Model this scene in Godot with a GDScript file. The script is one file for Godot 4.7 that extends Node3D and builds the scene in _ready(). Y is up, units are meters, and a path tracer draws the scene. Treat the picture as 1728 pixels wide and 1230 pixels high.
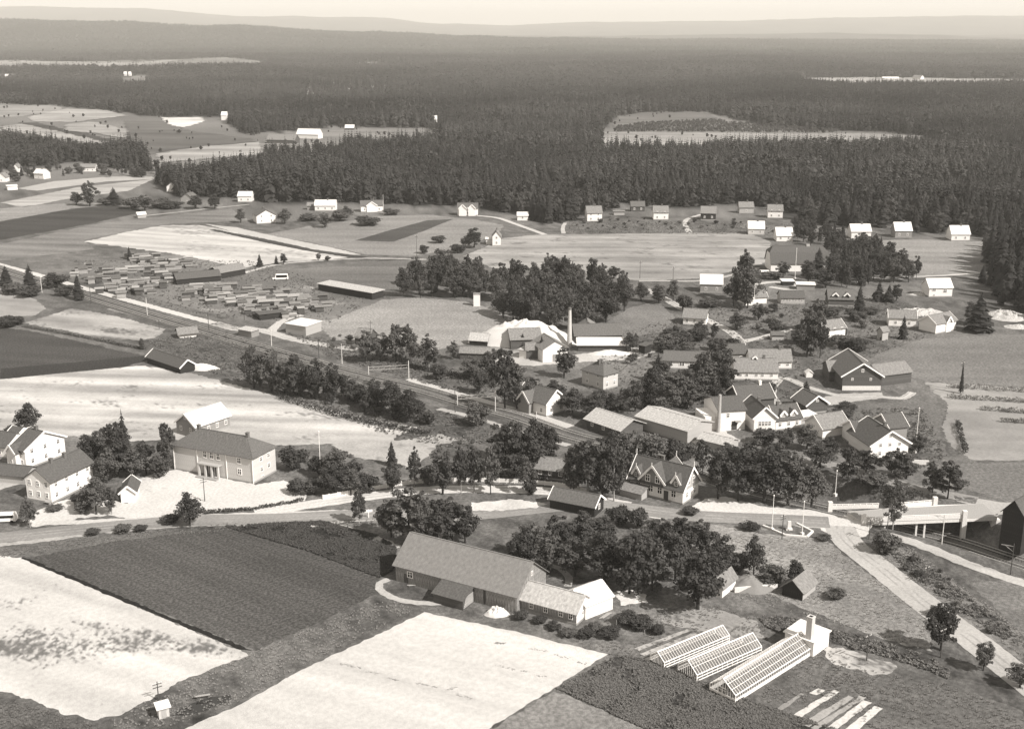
extends Node3D
# An aerial view over a small railway village: fields and a farm in front, the railway and its village in the middle, spruce forest to the horizon.

const EYE := 109.0          # height of the aeroplane above the village, metres
const LENS := 2000.0        # focal length in pixels of the 1728 x 1230 photograph
const SKYLINE := 48.0       # row of the level horizon in the photograph
const TINT := Vector3(1.0, 0.964, 0.925)   # the warm grey tone of the print
var pitch := atan((615.0 - SKYLINE) / LENS)
var rng := RandomNumberGenerator.new()
var noise := FastNoiseLite.new()
var noise_fine := FastNoiseLite.new()
var noise_streak := FastNoiseLite.new()
var M := {}
var taken := {}
var rail := PackedVector2Array()
var kept := []              # footprints [centre, radius] where no scattered plant may stand

# ---------------------------------------------------------------- colours
func grey(v: float, warm := 1.0) -> Color:      # linear base colour of a warm grey
	var deep := 1.0 - smoothstep(0.02, 0.4, v)      # the print's toning is a little browner in dark things
	return Color(v, v * lerpf(1.0, TINT.y - 0.008 * deep, warm), v * lerpf(1.0, TINT.z - 0.02 * deep, warm))
func paint(v: float) -> Color:                  # the same for albedo_color, which is sRGB
	return grey(v).linear_to_srgb()

# ---------------------------------------------------------------- where things stand
func ray(u: float, v: float) -> Vector3:
	var x := (u - 864.0) / LENS
	var y := -(v - 615.0) / LENS
	return Vector3(x, -sin(pitch) + y * cos(pitch), -cos(pitch) - y * sin(pitch))
func gp(u: float, v: float, h := 0.0) -> Vector3:
	var d := ray(u, v)
	var t := (h - EYE) / d.y
	return Vector3(d.x * t, h, d.z * t)
func gt(u: float, v: float) -> Vector3:         # the same on the rolling far terrain
	var d := ray(u, v)
	var p := Vector3(0, EYE, 0)
	var t := 1000.0
	while t < 24000.0:
		p = Vector3(d.x * t, EYE + d.y * t, d.z * t)
		if p.y <= ht(p.x, p.z): break
		t *= 1.006
	return Vector3(p.x, ht(p.x, p.z), p.z)
func shown(p: Vector3) -> Vector2:              # where a point falls in the photograph
	var q := p - Vector3(0, EYE, 0)
	var depth := -q.z * cos(pitch) - q.y * sin(pitch)
	var up := q.y * cos(pitch) - q.z * sin(pitch)
	if depth < 1.0: return Vector2(-9999, -9999)
	return Vector2(864.0 + LENS * q.x / depth, 615.0 - LENS * up / depth)
func tall(u: float, vb: float, vt: float) -> float:   # height of an upright thing from its foot and top rows
	var p := gp(u, vb)
	var d := ray(u, vt)
	return EYE + d.y * (p.z / d.z)
func wide(u: float, v: float, px: float) -> float:
	return absf(gp(u + px * 0.5, v).x - gp(u - px * 0.5, v).x)
func rail_gap(x: float, z: float) -> float:
	var best := 1e9
	var q := Vector2(x, z)
	for i in rail.size() - 1:
		best = minf(best, q.distance_to(Geometry2D.get_closest_point_to_segment(q, rail[i], rail[i + 1])))
	return best
const DEEP := 4.6
func cut_depth(x: float) -> float: return DEEP * smoothstep(30.0, 62.0, x)
func ridge(table: Array, x: float) -> float:
	for i in table.size() - 1:
		if x <= table[i + 1][0]:
			var t: float = clampf((x - table[i][0]) / (table[i + 1][0] - table[i][0]), 0, 1)
			return lerpf(table[i][1], table[i + 1][1], t * t * (3 - 2 * t))
	return table[-1][1]
const FAR_RIDGE := [[-13200, 477], [-9827, 484], [-6747, 455], [-4693, 323], [-2493, 294], [-1173, 198], [0, 169], [1027, 206], [3667, 235], [6307, 279], [8213, 316], [9827, 313], [13200, 345]]
const MID_RIDGE := [[-6000, 170], [-3800, 162], [-2700, 149], [-2000, 119], [-1100, 81], [-300, 47], [600, 26], [2500, 17], [6000, 26]]
func ht(x: float, z: float) -> float:
	var d := -z
	if d < 900.0:
		if x < 28.0 or d > 330.0 or d < 120.0: return 0.0
		var cut := cut_depth(x)
		return -cut * (1.0 - smoothstep(5.6, 12.5, rail_gap(x, z))) if cut > 0.0 else 0.0
	var y := smoothstep(1300.0, 3500.0, d) * 14.0 * noise.get_noise_2d(x * 0.06, z * 0.06)
	y += smoothstep(6200.0, 8600.0, d) * (1.0 - smoothstep(8600.0, 10500.0, d)) * (ridge(MID_RIDGE, x) + 16.0 * noise.get_noise_2d(x * 0.05, 7.0))
	y += smoothstep(14500.0, 22000.0, d) * (ridge(FAR_RIDGE, x * 22000.0 / maxf(d, 1.0)) + 40.0 * noise.get_noise_2d(x * 0.012, 3.0) + 20.0 * noise.get_noise_2d(x * 0.05, z * 0.05))
	y += smoothstep(9500.0, 12500.0, d) * (1.0 - smoothstep(14000.0, 16500.0, d)) * (30.0 + 60.0 * noise.get_noise_2d(x * 0.015, z * 0.02))
	return y

# ---------------------------------------------------------------- names and marks
func numbered(called: String) -> String:
	if not taken.has(called):
		taken[called] = 0
		return called
	taken[called] += 1
	return "%s_%03d" % [called, taken[called]]
func tag(o: Node, label: String, category: String, group := "") -> Node:
	o.set_meta("label", label)
	o.set_meta("category", category)
	if group: o.set_meta("group", group)
	return o
func thing(called: String, at: Vector3, turn: float, label: String, category: String, group := "") -> Node3D:
	var o := Node3D.new()
	o.name = numbered(called)
	add_child(o)
	o.position = at
	o.rotation.y = turn
	tag(o, label, category, group)
	return o
func part(called: String, mesh: Mesh, mat: Material, parent: Node, xf := Transform3D.IDENTITY) -> MeshInstance3D:
	var o := MeshInstance3D.new()
	o.name = called if parent != self else numbered(called)
	o.mesh = mesh
	o.material_override = mat
	o.transform = xf
	parent.add_child(o, true)
	return o
func setting(o: Node, label: String) -> Node:
	o.set_meta("kind", "structure")
	o.set_meta("label", label)
	return o

# ---------------------------------------------------------------- mesh building
class MB:
	var v := PackedVector3Array()
	var n := PackedVector3Array()
	var xf := Transform3D.IDENTITY
	func face(pts: Array, away: Vector3) -> void:       # flat polygon that looks away from a point
		var q := []
		for p in pts: q.append(xf * p)
		var a := xf * away
		var nn: Vector3 = (q[1] - q[0]).cross(q[2] - q[0])
		if nn.length_squared() < 1e-12 and q.size() > 3: nn = (q[2] - q[0]).cross(q[3] - q[0])
		nn = nn.normalized()
		var mid := Vector3.ZERO
		for p in q: mid += p
		mid /= q.size()
		if nn.dot(mid - a) < 0.0:
			nn = -nn
			q.reverse()
		for i in range(1, q.size() - 1):
			for p in [q[0], q[i + 1], q[i]]:
				v.append(p)
				n.append(nn)
	func hexa(p: Array) -> void:                        # 0-3 one end round, 4-7 the other
		var c := Vector3.ZERO
		for a in p: c += a
		c /= 8.0
		face([p[0], p[1], p[2], p[3]], c)
		face([p[4], p[5], p[6], p[7]], c)
		for i in 4: face([p[i], p[(i + 1) % 4], p[4 + (i + 1) % 4], p[4 + i]], c)
	func box(a: Vector3, b: Vector3) -> void:
		hexa([Vector3(a.x, a.y, a.z), Vector3(b.x, a.y, a.z), Vector3(b.x, a.y, b.z), Vector3(a.x, a.y, b.z), Vector3(a.x, b.y, a.z), Vector3(b.x, b.y, a.z), Vector3(b.x, b.y, b.z), Vector3(a.x, b.y, b.z)])
	func slab(top: Array, thick: float) -> void:
		var low := []
		for p in top: low.append(p - Vector3(0, thick, 0))
		hexa(top + low)
	func beam(a: Vector3, b: Vector3, w: float, h: float) -> void:
		var d := (b - a).normalized()
		var s := d.cross(Vector3.UP)
		s = (Vector3.RIGHT if s.length() < 0.01 else s.normalized()) * w * 0.5
		var t := s.cross(d).normalized() * h * 0.5
		hexa([a - s - t, a + s - t, a + s + t, a - s + t, b - s - t, b + s - t, b + s + t, b - s + t])
	func tube(a: Vector3, b: Vector3, r0: float, r1: float, k := 6) -> void:
		var d := (b - a).normalized()
		var s := d.cross(Vector3.UP if absf(d.y) < 0.9 else Vector3.RIGHT).normalized()
		var t := d.cross(s)
		for i in k:
			var w0 := TAU * i / k
			var w1 := TAU * (i + 1) / k
			var e0 := s * cos(w0) + t * sin(w0)
			var e1 := s * cos(w1) + t * sin(w1)
			face([a + e0 * r0, a + e1 * r0, b + e1 * r1, b + e0 * r1], (a + b) * 0.5)
		var lid := []
		for i in k: lid.append(b + (s * cos(TAU * i / k) + t * sin(TAU * i / k)) * r1)
		face(lid, a)
	func leaf(p: Vector3, nrm: Vector3, spin: float, w: float, h: float) -> void:
		var s := nrm.cross(Vector3.UP if absf(nrm.y) < 0.9 else Vector3.RIGHT).normalized()
		var t := nrm.cross(s)
		var e := s * cos(spin) + t * sin(spin)
		var f := nrm.cross(e)
		for q in [[-e * w, f * h * 0.6, e * w], [-e * w, e * w, -f * h * 0.6]]:
			for c in q:
				v.append(p + c)
				n.append(nrm)
	func tri(a: Vector3, b: Vector3, c: Vector3) -> void:
		var nn := (b - a).cross(c - a).normalized()
		if nn.y < 0.0:
			nn = -nn
			var t := b
			b = c
			c = t
		v.append_array([a, c, b])
		n.append_array([nn, nn, nn])
	func mesh() -> ArrayMesh:
		var a := []
		a.resize(Mesh.ARRAY_MAX)
		a[Mesh.ARRAY_VERTEX] = v
		a[Mesh.ARRAY_NORMAL] = n
		var m := ArrayMesh.new()
		m.add_surface_from_arrays(Mesh.PRIMITIVE_TRIANGLES, a)
		return m

# ---------------------------------------------------------------- materials
func grain(size: int, freq: float, lo: float, hi: float, seed_: int, stretch := Vector2.ONE, second := 0.0) -> ImageTexture:
	# a tile of mottled grey round 1.0 * hi, wrapped so that it repeats without seams
	var f := FastNoiseLite.new()
	f.seed = seed_
	f.frequency = freq
	f.fractal_octaves = 4
	var img := f.get_seamless_image(size, size)
	var g := FastNoiseLite.new()
	g.seed = seed_ + 91
	g.frequency = freq * 6.0
	g.fractal_octaves = 2
	var img2 := g.get_seamless_image(size, size)
	var a := img.get_data()
	var b := img2.get_data()
	var out := PackedByteArray()
	out.resize(size * size * 3)
	for y in size:
		for x in size:
			var i := y * size + x
			var k := (int(y * stretch.y) % size) * size + (int(x * stretch.x) % size)
			var t := clampf((a[k] / 255.0 - 0.5) * 1.6 * (1.0 - second) + (b[k] / 255.0 - 0.5) * 1.6 * second + 0.5, 0, 1)
			var c := clampi(int(255.0 * lerpf(lo, hi, t)), 0, 255)
			out[i * 3] = c
			out[i * 3 + 1] = c
			out[i * 3 + 2] = c
	return ImageTexture.create_from_image(Image.create_from_data(size, size, false, Image.FORMAT_RGB8, out))
func ground_mat(key: String, tex: ImageTexture, metres: float, metres2 := 0.0) -> void:
	var m := StandardMaterial3D.new()
	m.vertex_color_use_as_albedo = true
	m.albedo_texture = tex
	m.roughness = 0.95
	m.metallic_specular = 0.2
	m.uv1_scale = Vector3(1.0 / metres, 1.0 / (metres2 if metres2 > 0.0 else metres), 1)
	M[key] = m
func coat(key: String, v: float, tex: ImageTexture = null, metres := 4.0, rough := 0.85) -> StandardMaterial3D:
	var m := StandardMaterial3D.new()
	m.albedo_color = paint(v)
	m.roughness = rough
	m.metallic_specular = 0.3
	if tex:
		m.albedo_texture = tex
		m.uv1_triplanar = true
		m.uv1_scale = Vector3.ONE / metres
	M[key] = m
	return m
func foliage_mat(key: String, v: float, instanced := false) -> void:
	var m := StandardMaterial3D.new()
	m.albedo_color = paint(v)
	m.roughness = 0.8
	m.metallic_specular = 0.25
	m.vertex_color_use_as_albedo = instanced
	m.backlight_enabled = true
	m.backlight = paint(v * 0.35)
	M[key] = m
func make_materials() -> void:
	var t_field := grain(512, 0.03, 0.8, 1.0, 3, Vector2.ONE, 0.7)
	var t_grass := grain(512, 0.03, 0.55, 1.0, 5, Vector2.ONE, 0.6)
	var t_crop := grain(512, 0.03, 0.35, 1.0, 8, Vector2.ONE, 0.6)
	var t_stone := grain(512, 0.02, 0.8, 1.0, 12, Vector2.ONE, 0.6)
	ground_mat("stubble", t_field, 21.0)
	ground_mat("grass", t_grass, 19.0)
	ground_mat("crop", t_crop, 15.0)
	ground_mat("rows", t_crop, 13.0)
	ground_mat("gravel", t_stone, 9.0)
	ground_mat("wild", t_grass, 60.0)
	var t_wall := grain(256, 0.02, 0.86, 1.0, 21, Vector2(8, 1), 0.3)
	var t_old := grain(256, 0.015, 0.5, 1.0, 22, Vector2(10, 1), 0.4)
	var t_roof := grain(512, 0.02, 0.62, 1.0, 23, Vector2.ONE, 0.5)
	coat("white_wall", 0.82, t_wall, 5.0)
	coat("cream_wall", 0.55, t_wall, 5.0)
	coat("light_wall", 0.40, t_wall, 5.0)
	coat("grey_wall", 0.27, t_wall, 5.0)
	coat("brown_wall", 0.15, t_old, 5.0)
	coat("dark_wall", 0.05, t_old, 5.0)
	coat("board_wall", 0.42, t_old, 6.0)
	coat("plinth", 0.35, t_stone, 3.0)
	coat("dark_roof", 0.13, t_roof, 6.0)
	coat("tile_roof", 0.165, t_roof, 6.0)
	coat("grey_roof", 0.28, t_roof, 8.0)
	coat("mossy_roof", 0.26, grain(512, 0.02, 0.66, 1.0, 33, Vector2.ONE, 0.6), 9.0)
	coat("pale_roof", 0.58, t_roof, 8.0)
	coat("white_roof", 0.72, t_wall, 9.0)
	coat("trim", 0.8)
	coat("pane", 0.012, null, 1.0, 0.12)
	coat("door", 0.06)
	coat("brick", 0.16, t_stone, 2.0)
	coat("bark", 0.07, t_old, 2.0)
	coat("birch_bark", 0.5, t_old, 2.0)
	coat("timber", 0.55, t_old, 3.0)
	coat("timber_dark", 0.14, t_old, 3.0)
	coat("pole", 0.13, t_old, 3.0)
	coat("steel", 0.5, null, 1.0, 0.5)
	coat("rust", 0.1, null, 1.0, 0.6)
	coat("concrete", 0.76, t_stone, 4.0)
	coat("heap", 0.64, t_field, 7.0)
	coat("rubble", 0.95, grain(512, 0.05, 0.25, 1.0, 44, Vector2.ONE, 0.4), 9.0)
	coat("earth", 0.16, t_crop, 6.0)
	var glass := coat("glass", 0.3, null, 1.0, 0.06)
	glass.transparency = BaseMaterial3D.TRANSPARENCY_ALPHA
	glass.albedo_color.a = 0.2
	foliage_mat("leaf_a", 0.056)
	foliage_mat("leaf_b", 0.08)
	foliage_mat("leaf_c", 0.042)
	foliage_mat("leaf_pale", 0.14)
	foliage_mat("needle", 0.026)
	foliage_mat("leaf_many", 1.0, true)

# ---------------------------------------------------------------- sheets of ground
func rough_edge(poly: PackedVector2Array, step: float, jit: float) -> PackedVector2Array:
	var out := PackedVector2Array()
	for i in poly.size():
		var a := poly[i]
		var b := poly[(i + 1) % poly.size()]
		var k := maxi(1, int(a.distance_to(b) / step))
		var side := (b - a).orthogonal().normalized()
		for j in k:
			var p := a.lerp(b, float(j) / k)
			if jit > 0.0: p += side * jit * (noise_fine.get_noise_2d(p.x * 2.6 / maxf(1.0, jit), p.y * 2.6 / maxf(1.0, jit)) * 1.3 + noise.get_noise_2d(p.x * 1.5, p.y * 1.5) * 0.5)
			out.append(p)
	return out
func tone(o: Dictionary, x: float, z: float) -> float:
	var t: float = o.tone
	var a: float = o.get("rot", 0.0)
	var s := x * cos(a) + z * sin(a)       # along the working direction
	var c := -x * sin(a) + z * cos(a)      # across it
	var k: float = o.get("size", 1.0)
	t *= 1.0 + o.get("mottle", 0.2) * (noise.get_noise_2d(x / k, z / k) + 0.5 * noise_fine.get_noise_2d(x / k, z / k))
	t *= 1.0 + o.get("streak", 0.0) * noise_streak.get_noise_2d(s * 0.12 / k, c * 1.4 / k) * 1.6
	if o.has("lines"):                      # drill rows and wheel tracks: [metres apart, strength]
		t *= 1.0 + o.lines[1] * (sin(TAU * c / o.lines[0] + 2.0 * noise.get_noise_2d(x * 0.5, z * 0.5)) + 0.7 * noise_streak.get_noise_2d(s * 0.03, c * 6.0))
	if o.has("patch"):                      # weeds or bare spots with ragged edges
		var q: Array = o.patch              # [tone, threshold, scale]
		var w := noise.get_noise_2d((s * 0.55 + 300.0) / q[2], c / q[2]) + 0.45 * noise_fine.get_noise_2d(x / q[2] * 1.3, z / q[2] * 1.3)
		if o.has("zone"): w += zone_bonus(o, x, z)
		t = lerpf(t, q[0], smoothstep(q[1], q[1] + 0.45, w + 0.22 * noise_fine.get_noise_2d(x * 4.0 / q[2], z * 4.0 / q[2])))
	return maxf(t, 0.005)
func zone_bonus(o: Dictionary, x: float, z: float) -> float:   # where the weeds have taken hold
	if o.zone is Array: o.zone = px(o.zone)
	var p := Vector2(x, z)
	var gap := 1e9
	var q: PackedVector2Array = o.zone
	for i in q.size(): gap = minf(gap, p.distance_to(Geometry2D.get_closest_point_to_segment(p, q[i], q[(i + 1) % q.size()])))
	if not Geometry2D.is_point_in_polygon(p, q): gap = -gap
	return clampf(gap / 5.0, -0.5, 0.5) * 0.75 + 0.12 + 0.3 * noise_fine.get_noise_2d(x * 7.0, z * 7.0)
func sheet(called: String, label: String, poly: PackedVector2Array, mat: String, o: Dictionary) -> MeshInstance3D:
	var lift: float = o.get("lift", 0.02)
	var cell: float = o.get("cell", 2.0)
	var rot: float = o.get("rot", 0.0)
	poly = rough_edge(poly, cell * 0.8, o.get("jit", 0.5))
	var turned := PackedVector2Array()
	for p in poly: turned.append(p.rotated(-rot))
	var lo := turned[0]
	var hi := turned[0]
	for p in turned:
		lo = lo.min(p)
		hi = hi.max(p)
	var nx := int(ceil((hi.x - lo.x) / cell))
	var ny := int(ceil((hi.y - lo.y) / cell))
	var inside := PackedByteArray()
	inside.resize((nx + 1) * (ny + 1))
	for j in ny + 1:
		for i in nx + 1:
			inside[j * (nx + 1) + i] = 1 if Geometry2D.is_point_in_polygon(lo + Vector2(i, j) * cell, turned) else 0
	var most: float = minf(1.0, maxf(o.tone, o.patch[0] if o.has("patch") else 0.0) * 1.5)
	var own: StandardMaterial3D = M[mat].duplicate()
	own.albedo_color = paint(most)
	var st := SurfaceTool.new()
	st.begin(Mesh.PRIMITIVE_TRIANGLES)
	var put := func(p: Vector2) -> void:
		var q := p.rotated(rot)
		var g := clampf(tone(o, q.x, q.y) / most, 0.0, 1.0)
		st.set_color(Color(g, g, g))
		st.set_uv(p)
		st.set_normal(Vector3.UP)
		st.add_vertex(Vector3(q.x, ht(q.x, q.y) + lift, q.y))
	for j in ny:
		for i in nx:
			var k := inside[j * (nx + 1) + i] + inside[j * (nx + 1) + i + 1] + inside[(j + 1) * (nx + 1) + i] + inside[(j + 1) * (nx + 1) + i + 1]
			var a := lo + Vector2(i, j) * cell
			var quad := PackedVector2Array([a, a + Vector2(cell, 0), a + Vector2(cell, cell), a + Vector2(0, cell)])
			if k == 4:
				for p in [0, 1, 2, 0, 2, 3]: put.call(quad[p])
			else:
				if k == 0 and nx > 40: continue
				for piece in Geometry2D.intersect_polygons(quad, turned):
					var ids := Geometry2D.triangulate_polygon(piece)
					for t in range(0, ids.size(), 3):
						var p: Vector2 = piece[ids[t]]
						var q: Vector2 = piece[ids[t + 1]]
						var r: Vector2 = piece[ids[t + 2]]
						if (q - p).cross(r - p) < 0.0:
							var s := q
							q = r
							r = s
						for c in [p, q, r]: put.call(c)
	if o.get("sloped", false): st.generate_normals()
	var m := part(called, st.commit(), own, self)
	setting(m, label)
	return m
func px(list: Array, far := false) -> PackedVector2Array:
	var out := PackedVector2Array()
	for i in range(0, list.size(), 2):
		var p := gt(list[i], list[i + 1]) if far else gp(list[i], list[i + 1])
		out.append(Vector2(p.x, p.z))
	return out
func smooth_line(pts: PackedVector2Array, step: float) -> PackedVector2Array:
	var c := Curve2D.new()
	for i in pts.size():
		var d := (pts[mini(i + 1, pts.size() - 1)] - pts[maxi(i - 1, 0)]) / 6.0
		c.add_point(pts[i], -d, d)
	c.bake_interval = step
	return c.get_baked_points()
func ribbon(line: PackedVector2Array, w0: float, w1: float) -> PackedVector2Array:
	var l := PackedVector2Array()
	var r := PackedVector2Array()
	for i in line.size():
		var d := (line[mini(i + 1, line.size() - 1)] - line[maxi(i - 1, 0)]).normalized().orthogonal()
		var w := lerpf(w0, w1, float(i) / maxf(1, line.size() - 1)) * 0.5
		l.append(line[i] + d * w)
		r.append(line[i] - d * w)
	r.reverse()
	l.append_array(r)
	return l
func road(called: String, label: String, list: Array, w0: float, w1: float, mat: String, o: Dictionary) -> void:
	var line := smooth_line(px(list), 3.0)
	sheet(called, label, ribbon(line, w0, w1), mat, o)
	if not o.has("ruts"): return
	for side: float in [-0.78, 0.78]:                    # worn wheel tracks
		var l := PackedVector2Array()
		for i in line.size(): l.append(line[i] + (line[mini(i + 1, line.size() - 1)] - line[maxi(i - 1, 0)]).normalized().orthogonal() * side)
		sheet("wheel_track", "worn %s wheel track on the %s" % ["upper" if side > 0 else "lower", label], ribbon(l, 0.5, 0.5), mat, {"tone": o.ruts, "mottle": 0.3, "cell": 0.7, "jit": 0.12, "lift": o.lift + 0.012, "patch": [o.tone, 0.05, 0.15]})

# ---------------------------------------------------------------- buildings
var frame_mesh: Mesh
var plain_frame_mesh: Mesh
var pane_mesh: Mesh
func make_window_meshes() -> void:
	var b := MB.new()
	for q in [[-0.5, -0.5, -0.38, 0.5], [0.38, -0.5, 0.5, 0.5], [-0.38, 0.4, 0.38, 0.5], [-0.38, -0.5, 0.38, -0.4], [-0.045, -0.4, 0.045, 0.4], [-0.38, 0.06, -0.045, 0.12], [0.045, 0.06, 0.38, 0.12]]:
		b.box(Vector3(q[0], q[1], 0.0), Vector3(q[2], q[3], 0.09))
	frame_mesh = b.mesh()
	b = MB.new()
	b.box(Vector3(-0.4, -0.42, 0.01), Vector3(0.4, 0.42, 0.05))
	pane_mesh = b.mesh()
# a wall of the house in hand: 0 front, 1 right end, 2 left end
func wall_spot(h: Dictionary, side: int, s: float, y: float) -> Transform3D:
	if side == 0: return Transform3D(Basis.IDENTITY, Vector3((s - 0.5) * h.L, y, 0.0))
	if side == 1: return Transform3D(Basis(Vector3.UP, PI / 2), Vector3(h.L * 0.5, y, -s * h.w))
	return Transform3D(Basis(Vector3.UP, -PI / 2), Vector3(-h.L * 0.5, y, -(1.0 - s) * h.w))
func window(h: Dictionary, side: int, s: float, y: float, w := 1.0, tall_ := 1.4) -> void:
	var t := wall_spot(h, side, s, y)
	t.basis = t.basis * Basis.from_scale(Vector3(w, tall_, 1.0))
	var f := part("window", frame_mesh, M[h.get("fm", "trim")], h.node, t)
	part("pane", pane_mesh, M.pane, f)
func windows(h: Dictionary, side: int, n: int, ys: Array, w := 1.0, tall_ := 1.35, s0 := 0.0, s1 := 1.0) -> void:
	for y in ys:
		for i in n: window(h, side, lerpf(s0, s1, (i + 0.5) / n), y, w, tall_)
func door(h: Dictionary, side: int, s: float, w := 1.1, tall_ := 2.1, mat := "door") -> void:
	var b := MB.new()
	b.box(Vector3(-w * 0.5, 0.0, 0.0), Vector3(w * 0.5, tall_, 0.07))
	part("door", b.mesh(), M[mat], h.node, wall_spot(h, side, s, 0.15))
func roof_slabs(b: MB, kind: String, L: float, W: float, wh: float, rh: float, ov: float, th: float) -> void:
	var x0 := -L * 0.5 - ov * 0.8
	var x1 := L * 0.5 + ov * 0.8
	var drop := rh * ov / (W * 0.5)
	var up := wh + rh + th
	for s in [-1.0, 1.0]:
		var e: float = s * (W * 0.5 + ov)
		var ye := wh - drop + th
		if kind == "gable":
			b.slab([Vector3(x0, ye, e), Vector3(x1, ye, e), Vector3(x1, up, 0), Vector3(x0, up, 0)], th)
		elif kind == "hip":
			var r := maxf(0.0, L * 0.5 - W * 0.5)
			b.slab([Vector3(x0, ye, e), Vector3(x1, ye, e), Vector3(r + 0.01, up, 0), Vector3(-r - 0.01, up, 0)], th)
			var xe: float = s * (L * 0.5 + ov)
			b.slab([Vector3(xe, ye, -W * 0.5 - ov), Vector3(xe, ye, W * 0.5 + ov), Vector3(s * r, up, 0.005), Vector3(s * r, up, -0.005)], th)
		elif kind == "gambrel":                        # steep below, flat above, clipped ends
			var k := W * 0.3
			var yk := wh + rh * 0.62 + th
			var cx := L * 0.5 - W * 0.14
			b.slab([Vector3(x0, ye, e), Vector3(x1, ye, e), Vector3(x1, yk, s * k), Vector3(x0, yk, s * k)], th)
			b.slab([Vector3(x0, yk, s * k), Vector3(x1, yk, s * k), Vector3(cx, up, 0), Vector3(-cx, up, 0)], th)
			b.slab([Vector3(s * (L * 0.5 + ov * 0.8), yk, -k), Vector3(s * (L * 0.5 + ov * 0.8), yk, k), Vector3(s * cx, up, 0.01), Vector3(s * cx, up, -0.01)], th)
func house(called: String, label: String, cat: String, A: Array, B: Array, w: float, o: Dictionary) -> Dictionary:
	# A, B: feet of the two ends of the wall that looks at us, left then right, as photograph pixels; w: depth behind it in metres
	var h0: float = o.get("h0", 0.0)
	var a := gp(A[0], A[1], h0) if not o.get("far", false) else gt(A[0], A[1])
	var c := gp(B[0], B[1], h0) if not o.get("far", false) else gt(B[0], B[1])
	if o.get("far", false): c.y = a.y
	var along := c - a
	var h := o.duplicate()
	h.L = along.length()
	h.w = w
	var mid := (a + c) * 0.5
	h.node = thing(called, mid, atan2(-along.z, along.x), label, cat, o.get("group", ""))
	h.mid = mid
	var back: Vector3 = h.node.transform.basis * Vector3(0, 0, -w * 0.5)
	kept.append([Vector2(mid.x + back.x, mid.z + back.z), maxf(h.L, w) * 0.62])
	var wh: float = o.get("wh", 3.0)
	var rh: float = o.get("rh", 2.5)
	var kind: String = o.get("t", "gable")
	var cross: bool = kind == "gable_x"
	var L: float = w if cross else h.L
	var W: float = h.L if cross else w
	var xf := Transform3D(Basis(Vector3.UP, PI / 2) if cross else Basis.IDENTITY, Vector3(0, 0, -w * 0.5))
	var rk := "gable" if cross else kind
	var body := MB.new()
	body.xf = xf
	var x := L * 0.5
	var z := W * 0.5
	var inner := Vector3(0, wh * 0.5, 0)
	var low := -0.3
	for s in [-1.0, 1.0]:
		body.face([Vector3(-x, low, s * z), Vector3(x, low, s * z), Vector3(x, wh, s * z), Vector3(-x, wh, s * z)], inner)
		if rk == "gable": body.face([Vector3(s * x, low, -z), Vector3(s * x, low, z), Vector3(s * x, wh, z), Vector3(s * x, wh + rh, 0), Vector3(s * x, wh, -z)], inner)
		elif rk == "gambrel": body.face([Vector3(s * x, low, -z), Vector3(s * x, low, z), Vector3(s * x, wh, z), Vector3(s * x, wh + rh * 0.62, W * 0.3), Vector3(s * x, wh + rh * 0.62, -W * 0.3), Vector3(s * x, wh, -z)], inner)
		else: body.face([Vector3(s * x, low, -z), Vector3(s * x, low, z), Vector3(s * x, wh, z), Vector3(s * x, wh, -z)], inner)
	if rk == "flat": body.face([Vector3(-x, wh, -z), Vector3(x, wh, -z), Vector3(x, wh, z), Vector3(-x, wh, z)], inner)
	part("wall", body.mesh(), M[o.get("wm", "white_wall")], h.node)
	if o.get("plinth", true) and wh > 2.4:
		var f := MB.new()
		f.xf = xf
		f.box(Vector3(-x - 0.06, -0.4, -z - 0.06), Vector3(x + 0.06, 0.42, z + 0.06))
		part("foundation", f.mesh(), M[o.get("pm", "plinth")], h.node)
	var rb := MB.new()
	rb.xf = xf
	var ov: float = o.get("ov", 0.45)
	var th := 0.16
	if rk == "flat": rb.slab([Vector3(-x - ov, wh + 0.28, -z - ov), Vector3(x + ov, wh + 0.28, -z - ov), Vector3(x + ov, wh + 0.12, z + ov), Vector3(-x - ov, wh + 0.12, z + ov)], 0.2)
	else: roof_slabs(rb, rk, L, W, wh, rh, ov, th)
	var roof := part("roof", rb.mesh(), M[o.get("rm", "tile_roof")], h.node)
	h.roof = roof
	h.xf = xf
	h.ridge = L
	if rk == "gable" and o.get("trim", false):
		var ye := wh - rh * ov / z
		for e in [-1.0, 1.0]:
			for s in [-1.0, 1.0]:
				var tb := MB.new()
				tb.xf = xf
				var ex: float = e * (x + ov * 0.8 + 0.06)
				tb.beam(Vector3(ex, ye + th * 0.5, s * (z + ov + 0.02)), Vector3(ex, wh + rh + th * 0.5, 0), 0.12, 0.42)
				part("bargeboard", tb.mesh(), M.trim, h.node)
	if rk != "flat" and L * W > 30.0:                  # capping along the ridge
		var rr := L * 0.5 if rk != "hip" else maxf(0.1, L * 0.5 - W * 0.5)
		if rk == "gambrel": rr = L * 0.5 - W * 0.14
		var cp := MB.new()
		cp.xf = xf
		cp.beam(Vector3(-rr, wh + rh + th, 0), Vector3(rr, wh + rh + th, 0), 0.3, 0.12)
		part("ridge_capping", cp.mesh(), M[o.get("rm", "tile_roof")], roof)
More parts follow.
